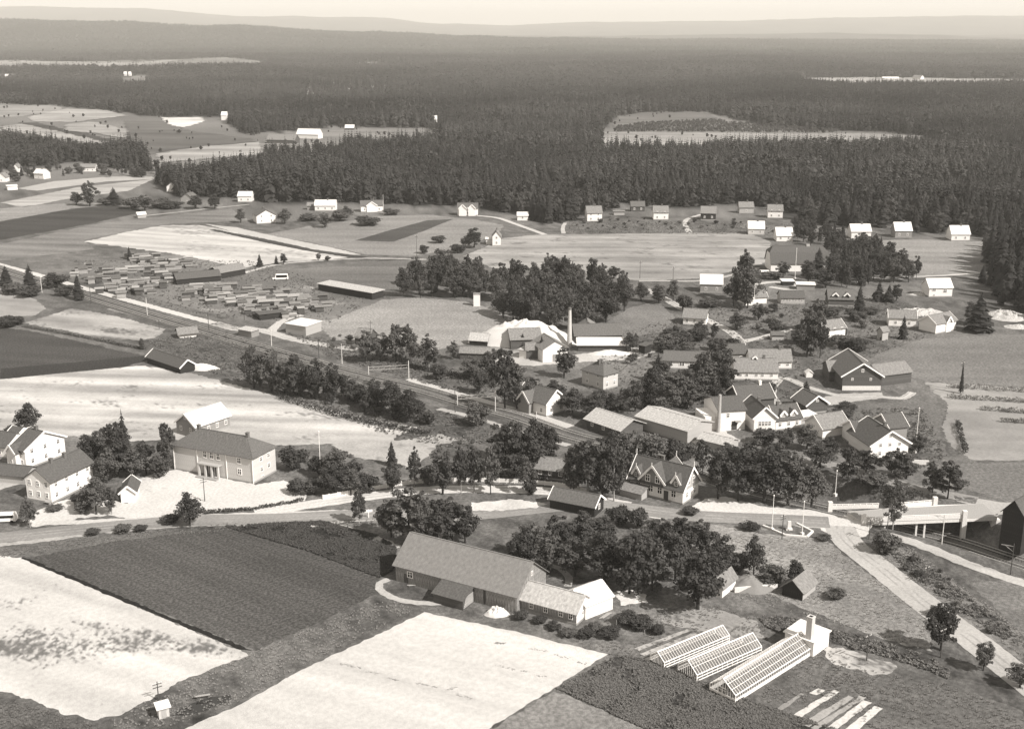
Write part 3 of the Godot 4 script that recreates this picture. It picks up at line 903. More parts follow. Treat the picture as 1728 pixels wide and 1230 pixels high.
func build_fields() -> void:
	var d90 := PI / 2
	var list := [
		# near
		["pale ripe grain field in the foreground beside the long barn", [716, 1033, 870, 1066, 1026, 1104, 940, 1158, 815, 1236, 760, 1300, 160, 1300, 305, 1232, 410, 1186, 500, 1135], "stubble", {"tone": 0.56, "mottle": 0.1, "streak": 0.14, "rot": 0.437, "lines": [3.4, 0.025], "cell": 0.8, "jit": 0.3, "patch": [0.36, 0.55, 0.3]}],
		["dark crop field between the main road and the weedy field", [42, 942, 190, 914, 380, 890, 520, 930, 640, 975, 640, 1000, 560, 1040, 432, 1098, 380, 1078], "rows", {"tone": 0.15, "mottle": 0.14, "streak": 0.16, "rot": 0.603, "lines": [2.6, 0.07], "cell": 0.8, "jit": 0.4}],
		["darkest potato field beside the barn's end", [378, 889, 540, 880, 640, 905, 668, 925, 664, 962, 640, 975, 520, 930], "crop", {"tone": 0.06, "mottle": 0.25, "streak": 0.2, "rot": 0.603, "lines": [1.8, 0.12], "cell": 0.7, "jit": 0.5, "lift": 0.03}],
		["dark bare strip along the edge of the weedy field", [30, 941, 44, 941, 428, 1099, 402, 1096], "crop", {"tone": 0.036, "mottle": 0.2, "cell": 0.8, "jit": 0.35, "lift": 0.045}],
		["pale weedy field in the lower corner", [-200, 935, 0, 938, 38, 942, 404, 1098, 418, 1106, 300, 1150, 258, 1178, 200, 1208, 160, 1214, 110, 1205, 50, 1180, -20, 1162, -200, 1150], "stubble", {"tone": 0.53, "mottle": 0.12, "streak": 0.22, "rot": 0.5, "cell": 0.5, "jit": 0.5, "patch": [0.15, 0.3, 0.3], "zone": [-60, 1012, 40, 1010, 110, 1030, 190, 1052, 280, 1062, 350, 1080, 392, 1098, 330, 1108, 250, 1110, 160, 1126, 70, 1118, -60, 1098]}],
		["leafy vegetable field in front of the greenhouses", [1040, 1106, 1085, 1112, 1200, 1160, 1330, 1205, 1440, 1240, 1500, 1300, 1180, 1300, 1090, 1228, 940, 1163], "crop", {"tone": 0.108, "mottle": 0.35, "streak": 0.3, "rot": 0.651, "lines": [2.2, 0.18], "cell": 0.8, "jit": 0.5}],
		["rough pale grass below the vegetable field", [936, 1166, 1088, 1230, 1150, 1300, 790, 1300, 830, 1230], "grass", {"tone": 0.308, "mottle": 0.25, "cell": 1.0, "jit": 0.6, "lift": 0.015}],
		["meadow slope beside the road to the bridge", [1195, 884, 1290, 900, 1395, 912, 1490, 985, 1560, 1040, 1575, 1100, 1480, 1075, 1390, 1040, 1290, 1000, 1230, 950], "grass", {"tone": 0.34, "mottle": 0.3, "streak": 0.25, "rot": 0.6, "cell": 1.4, "jit": 0.8}],
		["dark rough grass behind the greenhouses", [1400, 1085, 1480, 1110, 1600, 1150, 1728, 1200, 1728, 1290, 1400, 1290, 1260, 1190, 1395, 1110], "grass", {"tone": 0.212, "mottle": 0.4, "streak": 0.3, "rot": 0.35, "cell": 1.2, "jit": 0.8}],
		["trodden bare ground under the big tree by the greenhouses", [1110, 1030, 1180, 1022, 1270, 1045, 1290, 1075, 1230, 1085, 1180, 1062, 1120, 1050], "gravel", {"tone": 0.3, "mottle": 0.4, "cell": 0.9, "jit": 0.9, "patch": [0.12, 0.15, 0.25]}],
		["gravel heap ground beside the boiler house", [1395, 1090, 1440, 1098, 1500, 1118, 1520, 1132, 1480, 1140, 1400, 1118], "gravel", {"tone": 0.5, "mottle": 0.4, "cell": 0.7, "jit": 0.9, "lift": 0.04, "patch": [0.12, 0.2, 0.2]}],
		["grass bank between the road and the railway", [1450, 918, 1520, 925, 1600, 975, 1728, 1070, 1728, 1120, 1590, 1020], "grass", {"tone": 0.325, "mottle": 0.45, "cell": 1.0, "jit": 0.8, "patch": [0.06, 0.15, 0.25]}],
		["grey green paddock below the railway", [1640, 985, 1728, 975, 1790, 1000, 1790, 1110, 1728, 1075], "grass", {"tone": 0.26, "mottle": 0.25, "streak": 0.2, "cell": 1.3, "jit": 0.6}],
		# middle left
		["wide pale stubble field behind the school", [-260, 660, 0, 640, 120, 628, 240, 617, 330, 632, 430, 658, 560, 692, 705, 722, 660, 740, 690, 752, 640, 768, 560, 748, 478, 752, 395, 745, 300, 742, 210, 745, 110, 735, 0, 742, -260, 760], "stubble", {"tone": 0.46, "mottle": 0.22, "streak": 0.4, "rot": 0.1, "cell": 1.0, "jit": 0.9, "patch": [0.2, 0.3, 0.3]}],
		["dark ploughed field beside the railway", [-260, 548, 0, 552, 60, 560, 150, 580, 252, 603, 215, 617, 100, 628, 0, 638, -260, 655], "rows", {"tone": 0.127, "mottle": 0.15, "streak": 0.2, "rot": 0.2, "cell": 2.0, "jit": 0.8}],
		["darker strip along the ploughed field", [0, 622, 120, 612, 245, 600, 255, 606, 210, 619, 0, 640], "rows", {"tone": 0.074, "mottle": 0.2, "cell": 1.6, "jit": 0.6, "lift": 0.035}],
		["pale mown field along the railway", [42, 545, 90, 530, 122, 520, 200, 535, 280, 556, 262, 570, 235, 574, 150, 566], "stubble", {"tone": 0.33, "mottle": 0.25, "streak": 0.4, "rot": 0.35, "cell": 1.2, "jit": 1.0, "patch": [0.13, 0.2, 0.3]}],
		["small pale field at the left edge near the railway", [-120, 480, 0, 486, 50, 500, 78, 520, 60, 532, 0, 536, -120, 540], "stubble", {"tone": 0.33, "mottle": 0.25, "streak": 0.3, "rot": 0.3, "cell": 2.0, "jit": 1.0}],
		["bright stubble field behind the timber yard", [140, 408, 210, 392, 275, 380, 340, 380, 380, 388, 440, 402, 520, 418, 600, 432, 560, 438, 480, 442, 410, 452, 350, 440, 290, 428], "stubble", {"tone": 0.506, "mottle": 0.15, "streak": 0.25, "rot": 0.3, "cell": 2.2, "jit": 1.4, "patch": [0.25, 0.35, 0.8]}],
		["pale strip above the bright stubble field", [345, 378, 400, 384, 470, 400, 560, 418, 610, 430, 580, 430, 480, 410, 395, 392], "stubble", {"tone": 0.462, "mottle": 0.2, "cell": 2.0, "jit": 0.8, "lift": 0.04}],
		["dark ditch across the bright stubble field", [352, 388, 362, 387, 450, 404, 530, 421, 620, 434, 600, 436, 520, 424, 440, 408], "crop", {"tone": 0.108, "mottle": 0.3, "cell": 1.5, "jit": 0.6, "lift": 0.06}],
		["dark fallow field at the left under the far houses", [-260, 380, 0, 374, 120, 352, 190, 347, 232, 352, 240, 358, 150, 378, 0, 405, -260, 440], "rows", {"tone": 0.106, "mottle": 0.15, "streak": 0.25, "rot": 0.15, "cell": 3.0, "jit": 1.0}],
		["grey grass field below the dark fallow field", [-260, 450, 0, 412, 160, 378, 300, 362, 390, 352, 420, 372, 280, 378, 140, 405, 160, 420, 0, 440], "grass", {"tone": 0.276, "mottle": 0.2, "streak": 0.3, "rot": 0.15, "cell": 3.0, "jit": 1.0, "lift": 0.015}],
		["pale strip field near the lone tree clump", [0, 342, 60, 330, 130, 316, 205, 308, 260, 302, 215, 322, 110, 336, 40, 350], "stubble", {"tone": 0.363, "mottle": 0.2, "streak": 0.3, "cell": 3.0, "jit": 1.2}],
		["second pale strip beside the far left houses", [28, 318, 90, 306, 180, 298, 255, 298, 262, 302, 180, 306, 60, 322], "stubble", {"tone": 0.396, "mottle": 0.2, "cell": 3.0, "jit": 1.0, "lift": 0.04}],
		["grey hay field below the pale strips", [-200, 372, 0, 352, 60, 346, 140, 342, 200, 343, 140, 350, 0, 373, -200, 390], "grass", {"tone": 0.34, "mottle": 0.2, "streak": 0.2, "cell": 3.0, "jit": 1.0}],
		# middle
		["light meadow between timber yard and grove", [528, 540, 590, 520, 645, 506, 700, 502, 780, 508, 850, 524, 872, 545, 800, 578, 740, 590, 640, 588, 560, 572], "grass", {"tone": 0.39, "mottle": 0.2, "streak": 0.1, "cell": 1.6, "jit": 1.0}],
		["pale hill field in front of the forest houses", [782, 432, 852, 402, 905, 396, 1010, 395, 1160, 393, 1262, 393, 1300, 408, 1302, 440, 1250, 455, 1180, 470, 1078, 474, 960, 458, 830, 452], "stubble", {"tone": 0.297, "mottle": 0.25, "streak": 0.3, "rot": 0.05, "cell": 1.3, "jit": 1.0, "patch": [0.13, 0.3, 0.16]}],
		["smooth grass slope left of the hill field", [430, 398, 520, 382, 640, 365, 720, 362, 800, 370, 850, 380, 840, 395, 780, 418, 700, 432, 620, 430, 520, 408], "grass", {"tone": 0.325, "mottle": 0.18, "streak": 0.15, "cell": 2.4, "jit": 1.0, "lift": 0.012}],
		["dark ploughed wedge on the grass slope", [598, 406, 660, 388, 720, 372, 764, 370, 720, 388, 664, 408], "rows", {"tone": 0.134, "mottle": 0.15, "streak": 0.2, "cell": 2.0, "jit": 0.5, "lift": 0.05}],
		["green field left of the long open shed", [420, 462, 520, 452, 620, 442, 700, 438, 690, 465, 670, 490, 560, 480, 480, 474], "grass", {"tone": 0.195, "mottle": 0.2, "streak": 0.25, "cell": 2.0, "jit": 1.0}],
		["rough grass slope beside the sawmill", [1000, 560, 1060, 520, 1110, 508, 1140, 535, 1120, 560, 1060, 570], "grass", {"tone": 0.276, "mottle": 0.35, "cell": 1.4, "jit": 1.0}],
		# right
		["pale grass field before the forest houses on the right", [1490, 405, 1560, 404, 1640, 408, 1690, 402, 1668, 440, 1655, 460, 1560, 468, 1440, 480, 1480, 440], "grass", {"tone": 0.357, "mottle": 0.15, "streak": 0.2, "rot": 0.1, "cell": 2.4, "jit": 0.8}],
		["wide dark meadow beside the red barn", [1470, 600, 1560, 572, 1680, 566, 1850, 560, 1850, 652, 1700, 652, 1600, 645, 1545, 640], "grass", {"tone": 0.243, "mottle": 0.25, "streak": 0.15, "cell": 1.8, "jit": 0.9}],
		["pale stubble field with standing corn rows on the right", [1560, 645, 1620, 648, 1728, 655, 1850, 660, 1850, 776, 1700, 778, 1640, 776, 1600, 750, 1590, 720, 1600, 680], "stubble", {"tone": 0.286, "mottle": 0.25, "streak": 0.2, "cell": 1.5, "jit": 1.0, "patch": [0.15, 0.35, 0.4]}],
		["dark grass field behind the big white house", [1380, 690, 1480, 680, 1560, 678, 1598, 690, 1588, 730, 1600, 770, 1540, 760, 1450, 710], "grass", {"tone": 0.212, "mottle": 0.25, "cell": 1.5, "jit": 0.8}],
		["grey meadow along the road beyond the bridge", [1625, 782, 1728, 780, 1850, 782, 1850, 850, 1700, 846, 1620, 822, 1600, 800], "grass", {"tone": 0.243, "mottle": 0.2, "streak": 0.15, "cell": 1.3, "jit": 0.7}],
	]
	for f in list:
		var o: Dictionary = f[3]
		if not o.has("lift"): o.lift = 0.02
		sheet("field", f[0], px(f[1]), f[2], o)
	# far clearings among the forest
	var far := [
		["pale far field at the left edge among woods", [-260, 178, 0, 172, 100, 180, 105, 187, 30, 198, -260, 200], 0.33],
		["bright far field beside the left edge field", [45, 199, 110, 184, 180, 186, 215, 196, 120, 207, 60, 206], 0.42],
		["pale long far strip field on the left", [0, 214, 40, 210, 120, 222, 190, 240, 170, 246, 60, 228, 0, 222], 0.4],
		["dark far strip between pale strips", [30, 208, 60, 208, 195, 238, 185, 243], 0.08],
		["bright far field in the bend on the left", [110, 212, 150, 206, 215, 220, 208, 234, 160, 226, 110, 222], 0.4],
		["dark far meadow at the left", [-260, 222, 0, 220, 80, 234, 165, 252, 60, 250, -260, 252], 0.1],
		["small brilliant far field near the forest", [273, 199, 340, 198, 345, 206, 310, 216, 285, 214], 0.75],
		["far green meadow between the woods", [210, 205, 270, 205, 320, 222, 420, 234, 430, 240, 300, 252, 250, 262, 215, 245], 0.15],
		["pale far strip behind the spruce wood", [260, 262, 340, 248, 440, 240, 445, 262, 270, 290], 0.4],
		["far farmyard meadow behind the spruce wood", [440, 240, 540, 224, 600, 218, 740, 222, 760, 250, 600, 258, 440, 284], 0.26],
		["bright far stubble strip beside the farmyard", [570, 240, 600, 230, 680, 226, 748, 226, 756, 250, 600, 256], 0.42],
		["grey heath clearing in the far forest", [1032, 206, 1060, 194, 1095, 189, 1188, 189, 1220, 204, 1290, 214, 1240, 222, 1040, 220], 0.2],
		["long pale field across the far forest", [1014, 224, 1150, 224, 1300, 226, 1450, 226, 1558, 230, 1570, 264, 1300, 268, 1018, 266], 0.36],
		["far pale field strip at the upper left", [-260, 100, 0, 100, 140, 105, 300, 101, 330, 106, 200, 119, -260, 117], 0.4],
		["far rough clearing at the upper left", [300, 101, 380, 97, 440, 104, 436, 116, 220, 120], 0.25],
		["far bright field strip at the upper right", [1356, 131, 1500, 131, 1728, 136, 1900, 138, 1900, 154, 1356, 148], 0.45],
		["bare rocky clearing in the far forest", [506, 150, 560, 138, 650, 144, 645, 156, 560, 164, 510, 160], 0.4],
		["logged clearing in the near forest", [1368, 288, 1450, 286, 1460, 312, 1384, 320], 0.2],
		["pale rock opening in the far forest, highest one", [602, 106, 636, 105, 638, 111, 606, 112], 0.35],
		["pale rock opening in the far forest above the hill", [774, 141, 826, 142, 824, 149, 778, 149], 0.3],
		["little far clearing with cottages", [206, 131, 248, 128, 250, 144, 208, 145], 0.25],
	]
	var k := 0
	for f in far:
		var q := px(f[1], true)
		var size := 0.0
		for p in q: size = maxf(size, p.distance_to(q[0]))
		sheet("field", f[0], q, "stubble", {"tone": f[2] * 0.8, "mottle": 0.3, "streak": 0.25, "rot": 0.1, "size": 3.0, "cell": maxf(5.0, size / 45.0), "jit": 5.0, "lift": 0.3 + 0.06 * (k % 5)})
		k += 1

func build_roads() -> void:
	var gravel := {"ruts": 0.45, "tone": 0.6, "mottle": 0.12, "cell": 0.9, "jit": 0.25, "lift": 0.06}
	var tar := {"tone": 0.26, "mottle": 0.12, "streak": 0.2, "cell": 1.0, "jit": 0.1, "lift": 0.08, "ruts": 0.32}
	sheet("yard", "wide pale gravel school yard", px([62, 862, 100, 846, 160, 838, 215, 850, 232, 838, 225, 812, 262, 796, 298, 792, 430, 818, 480, 810, 520, 832, 515, 846, 430, 858, 345, 866, 300, 874, 230, 876, 180, 870, 130, 874, 60, 890, 40, 880]), "gravel", {"tone": 0.6, "mottle": 0.14, "cell": 1.0, "jit": 0.7, "lift": 0.05, "patch": [0.3, 0.5, 0.4]})
	sheet("yard", "pale gravel yard before the old white houses", px([-60, 800, 10, 790, 60, 795, 48, 812, 0, 826, -60, 830]), "gravel", {"tone": 0.45, "mottle": 0.2, "cell": 1.2, "jit": 0.7, "lift": 0.05})
	road("road", "grey tarred main road past the school", [-120, 922, 0, 908, 120, 895, 240, 884, 330, 878, 460, 876, 640, 868, 730, 872, 810, 868, 917, 857, 990, 852, 1060, 858, 1150, 869, 1230, 874, 1330, 878, 1400, 882], 6.0, 6.5, "gravel", tar)
	road("road_verge", "pale gravel verge along the main road", [-120, 934, 0, 920, 100, 908, 190, 896, 330, 886, 470, 884, 640, 876], 2.0, 2.0, "gravel", {"tone": 0.4, "mottle": 0.4, "cell": 0.8, "jit": 0.5, "lift": 0.05, "patch": [0.1, 0.1, 0.3]})
	road("road_verge", "pale upper gravel verge along the main road", [60, 884, 240, 877, 340, 871, 480, 866, 640, 862], 2.4, 1.6, "gravel", {"tone": 0.55, "mottle": 0.2, "cell": 0.8, "jit": 0.4, "lift": 0.055})
	road("street", "pale gravel street along the white fence", [430, 866, 500, 855, 560, 846, 620, 838, 690, 830, 760, 826, 850, 826, 930, 830, 1000, 842, 1060, 854], 5.0, 5.0, "gravel", gravel)
	road("track", "pale track leaving the main road towards the barn", [510, 882, 560, 888, 600, 898, 640, 910, 672, 925], 3.4, 1.8, "gravel", {"tone": 0.5, "mottle": 0.25, "cell": 0.8, "jit": 0.5, "lift": 0.05})
	sheet("gravel_bank", "bright bare gravel bank beside the main road", px([795, 848, 830, 846, 870, 842, 905, 848, 925, 852, 900, 858, 840, 862, 800, 862]), "gravel", {"tone": 0.66, "mottle": 0.4, "cell": 0.7, "jit": 0.7, "lift": 0.1, "patch": [0.2, 0.2, 0.3]})
	sheet("yard", "pale gravel station forecourt", px([1040, 850, 1100, 858, 1152, 862, 1190, 842, 1225, 838, 1290, 856, 1390, 862, 1440, 868, 1475, 880, 1462, 905, 1440, 912, 1405, 908, 1385, 892, 1300, 884, 1200, 880, 1100, 874]), "gravel", {"tone": 0.6, "mottle": 0.12, "cell": 1.0, "jit": 0.5, "lift": 0.05})
	road("road", "pale concrete road running down to the lower corner", [1418, 888, 1432, 915, 1490, 962, 1573, 1028, 1650, 1086, 1715, 1137, 1790, 1195, 1900, 1280], 6.8, 7.0, "gravel", {"ruts": 0.38, "tone": 0.44, "mottle": 0.1, "streak": 0.1, "cell": 0.9, "jit": 0.15, "lift": 0.07})
	sheet("road", "pale road spreading beyond the bridge", px([1640, 872, 1728, 866, 1850, 850, 1850, 838, 1728, 848, 1690, 848, 1640, 840, 1610, 836, 1615, 846, 1640, 852]), "gravel", {"tone": 0.4, "mottle": 0.1, "cell": 1.2, "jit": 0.2, "lift": 0.06})
	road("road", "grey road curving up behind the park trees", [1650, 845, 1604, 836, 1560, 828, 1526, 819, 1480, 805, 1435, 792, 1390, 782, 1330, 772, 1270, 768, 1220, 760], 5.0, 4.5, "gravel", {"tone": 0.27, "mottle": 0.15, "cell": 1.0, "jit": 0.2, "lift": 0.06})
	road("lane", "pale farm lane looping past the red barn", [1320, 692, 1308, 678, 1302, 664, 1306, 650, 1321, 638, 1340, 643, 1360, 652, 1393, 662, 1420, 668, 1450, 670, 1486, 670, 1523, 672, 1541, 662], 3.2, 2.6, "gravel", {"ruts": 0.33, "tone": 0.5, "mottle": 0.2, "cell": 0.9, "jit": 0.3, "lift": 0.06})
	sheet("yard", "pale gravel yard in front of the red barn", px([1385, 672, 1420, 664, 1490, 662, 1490, 672, 1440, 678, 1400, 684]), "gravel", {"tone": 0.42, "mottle": 0.2, "cell": 1.0, "jit": 0.5, "lift": 0.04})
	road("lane", "pale lane curving down the hill past the white cottage", [1090, 488, 1120, 503, 1150, 520, 1180, 534, 1210, 548, 1236, 562, 1250, 578, 1244, 592], 4.0, 3.6, "gravel", {"ruts": 0.33, "tone": 0.5, "mottle": 0.15, "cell": 1.0, "jit": 0.3, "lift": 0.06})
	road("lane", "pale lane joining from the little hut", [1250, 577, 1280, 571, 1305, 564, 1340, 556], 3.4, 2.2, "gravel", {"tone": 0.5, "mottle": 0.15, "cell": 1.0, "jit": 0.3, "lift": 0.075})
	road("track", "pale field track under the hill field", [1078, 474, 1120, 474, 1180, 474, 1220, 468, 1280, 452], 3.0, 2.5, "gravel", {"tone": 0.4, "mottle": 0.2, "cell": 1.2, "jit": 0.4, "lift": 0.06})
	road("track", "pale yard track below the gambrel barn", [1275, 480, 1310, 476, 1350, 484, 1340, 490, 1300, 484], 4.0, 3.0, "gravel", {"tone": 0.45, "mottle": 0.2, "cell": 1.0, "jit": 0.4, "lift": 0.06})
	road("track", "pale track towards the white roofed house on the right", [1448, 470, 1500, 468, 1570, 466, 1640, 462, 1690, 458], 2.6, 2.0, "gravel", {"tone": 0.5, "mottle": 0.2, "cell": 1.2, "jit": 0.4, "lift": 0.06})
	road("lane", "pale curved lane to the forest house row", [806, 364, 840, 368, 870, 378, 920, 396], 3.4, 3.4, "gravel", {"tone": 0.5, "mottle": 0.1, "cell": 1.5, "jit": 0.3, "lift": 0.06})
	road("track", "pale double track to the dark forest house", [1165, 394, 1157, 380, 1160, 370, 1184, 362], 3.6, 2.6, "gravel", {"tone": 0.45, "mottle": 0.3, "cell": 1.2, "jit": 0.3, "lift": 0.06})
	road("track", "short pale track in the forest house gardens", [951, 394, 950, 384, 954, 376], 2.4, 2.0, "gravel", {"tone": 0.45, "mottle": 0.2, "cell": 1.2, "jit": 0.3, "lift": 0.06})
	road("track", "thin pale track from the far left houses", [235, 365, 300, 358, 370, 350, 420, 345], 2.4, 2.4, "gravel", {"tone": 0.4, "mottle": 0.2, "cell": 1.5, "jit": 0.4, "lift": 0.06})
	road("lane", "pale gravel road along the railway past the store", [360, 545, 402, 556, 432, 556, 458, 562, 500, 574, 560, 584, 620, 592], 5.0, 4.0, "gravel", {"ruts": 0.33, "tone": 0.5, "mottle": 0.15, "cell": 1.0, "jit": 0.4, "lift": 0.06})
	road("lane", "short pale lane up beside the pale store", [456, 560, 470, 546, 490, 536, 510, 532], 4.0, 3.0, "gravel", {"tone": 0.5, "mottle": 0.15, "cell": 1.0, "jit": 0.4, "lift": 0.075})
	road("lane", "bright path along the upper side of the railway", [-60, 430, 0, 447, 60, 463, 125, 482, 190, 500, 260, 519, 331, 538, 400, 555], 4.0, 4.0, "gravel", {"tone": 0.55, "mottle": 0.15, "cell": 1.0, "jit": 0.4, "lift": 0.06})
	road("bank", "pale grassy bank along the lower side of the railway", [188, 520, 240, 533, 318, 555, 380, 568, 440, 585], 5.0, 2.5, "grass", {"tone": 0.42, "mottle": 0.3, "cell": 1.0, "jit": 0.6, "lift": 0.05})
	road("platform", "pale gravel platform edge at the station", [690, 640, 760, 662, 830, 682, 900, 702, 960, 722], 3.0, 5.0, "gravel", {"tone": 0.5, "mottle": 0.2, "cell": 0.9, "jit": 0.2, "lift": 0.12})
	road("path", "pale path below the railway embankment", [740, 690, 800, 705, 880, 730, 960, 752], 2.2, 2.2, "gravel", {"tone": 0.45, "mottle": 0.2, "cell": 0.9, "jit": 0.4, "lift": 0.06})
	sheet("yard", "pale sawmill yard with chips", px([800, 590, 850, 582, 900, 592, 960, 600, 1060, 586, 1110, 590, 1080, 606, 960, 612, 900, 618, 820, 612]), "gravel", {"tone": 0.42, "mottle": 0.35, "cell": 1.2, "jit": 0.8, "lift": 0.05, "patch": [0.15, 0.15, 0.4]})
	sheet("yard", "trampled brown ground of the timber yard", px([120, 460, 200, 440, 300, 430, 380, 448, 480, 470, 540, 488, 640, 508, 560, 540, 470, 545, 400, 540, 300, 515, 200, 488]), "gravel", {"tone": 0.17, "mottle": 0.4, "cell": 1.6, "jit": 1.0, "lift": 0.03, "patch": [0.36, 0.3, 0.4]})
	road("track", "bright chip strewn track in the timber yard", [270, 478, 300, 468, 340, 462, 380, 456, 420, 460], 5.0, 3.0, "gravel", {"tone": 0.6, "mottle": 0.2, "cell": 1.0, "jit": 0.7, "lift": 0.06})
	road("track", "pale track behind the timber yard", [420, 458, 470, 446, 540, 440, 620, 436, 720, 438], 3.0, 2.4, "gravel", {"tone": 0.42, "mottle": 0.3, "cell": 1.4, "jit": 0.6, "lift": 0.06})
	sheet("yard", "pale goods yard by the creamery", px([1150, 730, 1190, 722, 1225, 728, 1250, 745, 1220, 760, 1180, 756]), "gravel", {"tone": 0.5, "mottle": 0.2, "cell": 1.0, "jit": 0.5, "lift": 0.05})
	sheet("yard", "bare patch of pale earth beyond the school garden", px([560, 752, 610, 742, 660, 746, 740, 732, 790, 742, 740, 752, 720, 772, 690, 790, 660, 780, 620, 776, 590, 768]), "gravel", {"tone": 0.42, "mottle": 0.35, "cell": 1.0, "jit": 1.0, "lift": 0.045, "patch": [0.16, 0.2, 0.5]})
	road("track", "pale cart track beside the railway and bridge", [1500, 905, 1530, 912, 1580, 930, 1640, 955, 1728, 985, 1800, 1010], 3.4, 3.0, "gravel", {"tone": 0.5, "mottle": 0.3, "cell": 0.7, "jit": 0.4, "lift": 0.09})
	road("path", "pale ring path around the end of the long barn", [745, 1018, 705, 1018, 660, 1008, 640, 994, 640, 984, 655, 978], 1.8, 1.6, "gravel", {"tone": 0.45, "mottle": 0.15, "cell": 0.6, "jit": 0.2, "lift": 0.06})
	road("path", "pale ring path behind the long barn", [915, 950, 945, 960, 960, 975, 958, 990], 1.6, 1.6, "gravel", {"tone": 0.4, "mottle": 0.2, "cell": 0.6, "jit": 0.2, "lift": 0.06})
	sheet("yard", "bright washed gravel behind the low farm wing", px([1035, 1000, 1060, 994, 1090, 1004, 1092, 1016, 1050, 1022]), "gravel", {"tone": 0.62, "mottle": 0.25, "cell": 0.6, "jit": 0.5, "lift": 0.06})
	var n := 0
	for q in [[1331, 1212, 1408, 1164, 1418, 1168, 1345, 1216], [1366, 1170, 1382, 1162, 1394, 1166, 1378, 1174], [1350, 1222, 1432, 1174, 1442, 1178, 1366, 1228], [1385, 1236, 1458, 1182, 1472, 1186, 1402, 1240], [1412, 1242, 1476, 1192, 1490, 1196, 1432, 1248], [1440, 1186, 1450, 1174, 1464, 1178, 1456, 1184], [1300, 1204, 1352, 1170, 1358, 1172, 1308, 1208], [1368, 1229, 1446, 1180, 1453, 1183, 1379, 1233]]:
		sheet("garden_bed", "pale covered garden bed beside the greenhouses, " + NTH[n], px(q), "gravel", {"tone": [0.6, 0.62, 0.36, 0.6, 0.64, 0.4, 0.3, 0.34][n], "mottle": 0.25, "cell": 0.6, "jit": 0.15, "lift": 0.08})
		n += 1
	n = 0
	for q in [[1070, 1095, 1160, 1062, 1166, 1065, 1078, 1099], [1080, 1104, 1172, 1068, 1178, 1071, 1088, 1107], [1086, 1113, 1120, 1100, 1126, 1103, 1094, 1117]]:
		sheet("garden_bed", "long sown garden bed left of the first greenhouse, " + NTH[n], px(q), "gravel", {"tone": 0.4, "mottle": 0.4, "cell": 0.5, "jit": 0.15, "lift": 0.08, "patch": [0.1, 0.2, 0.15]})
		n += 1

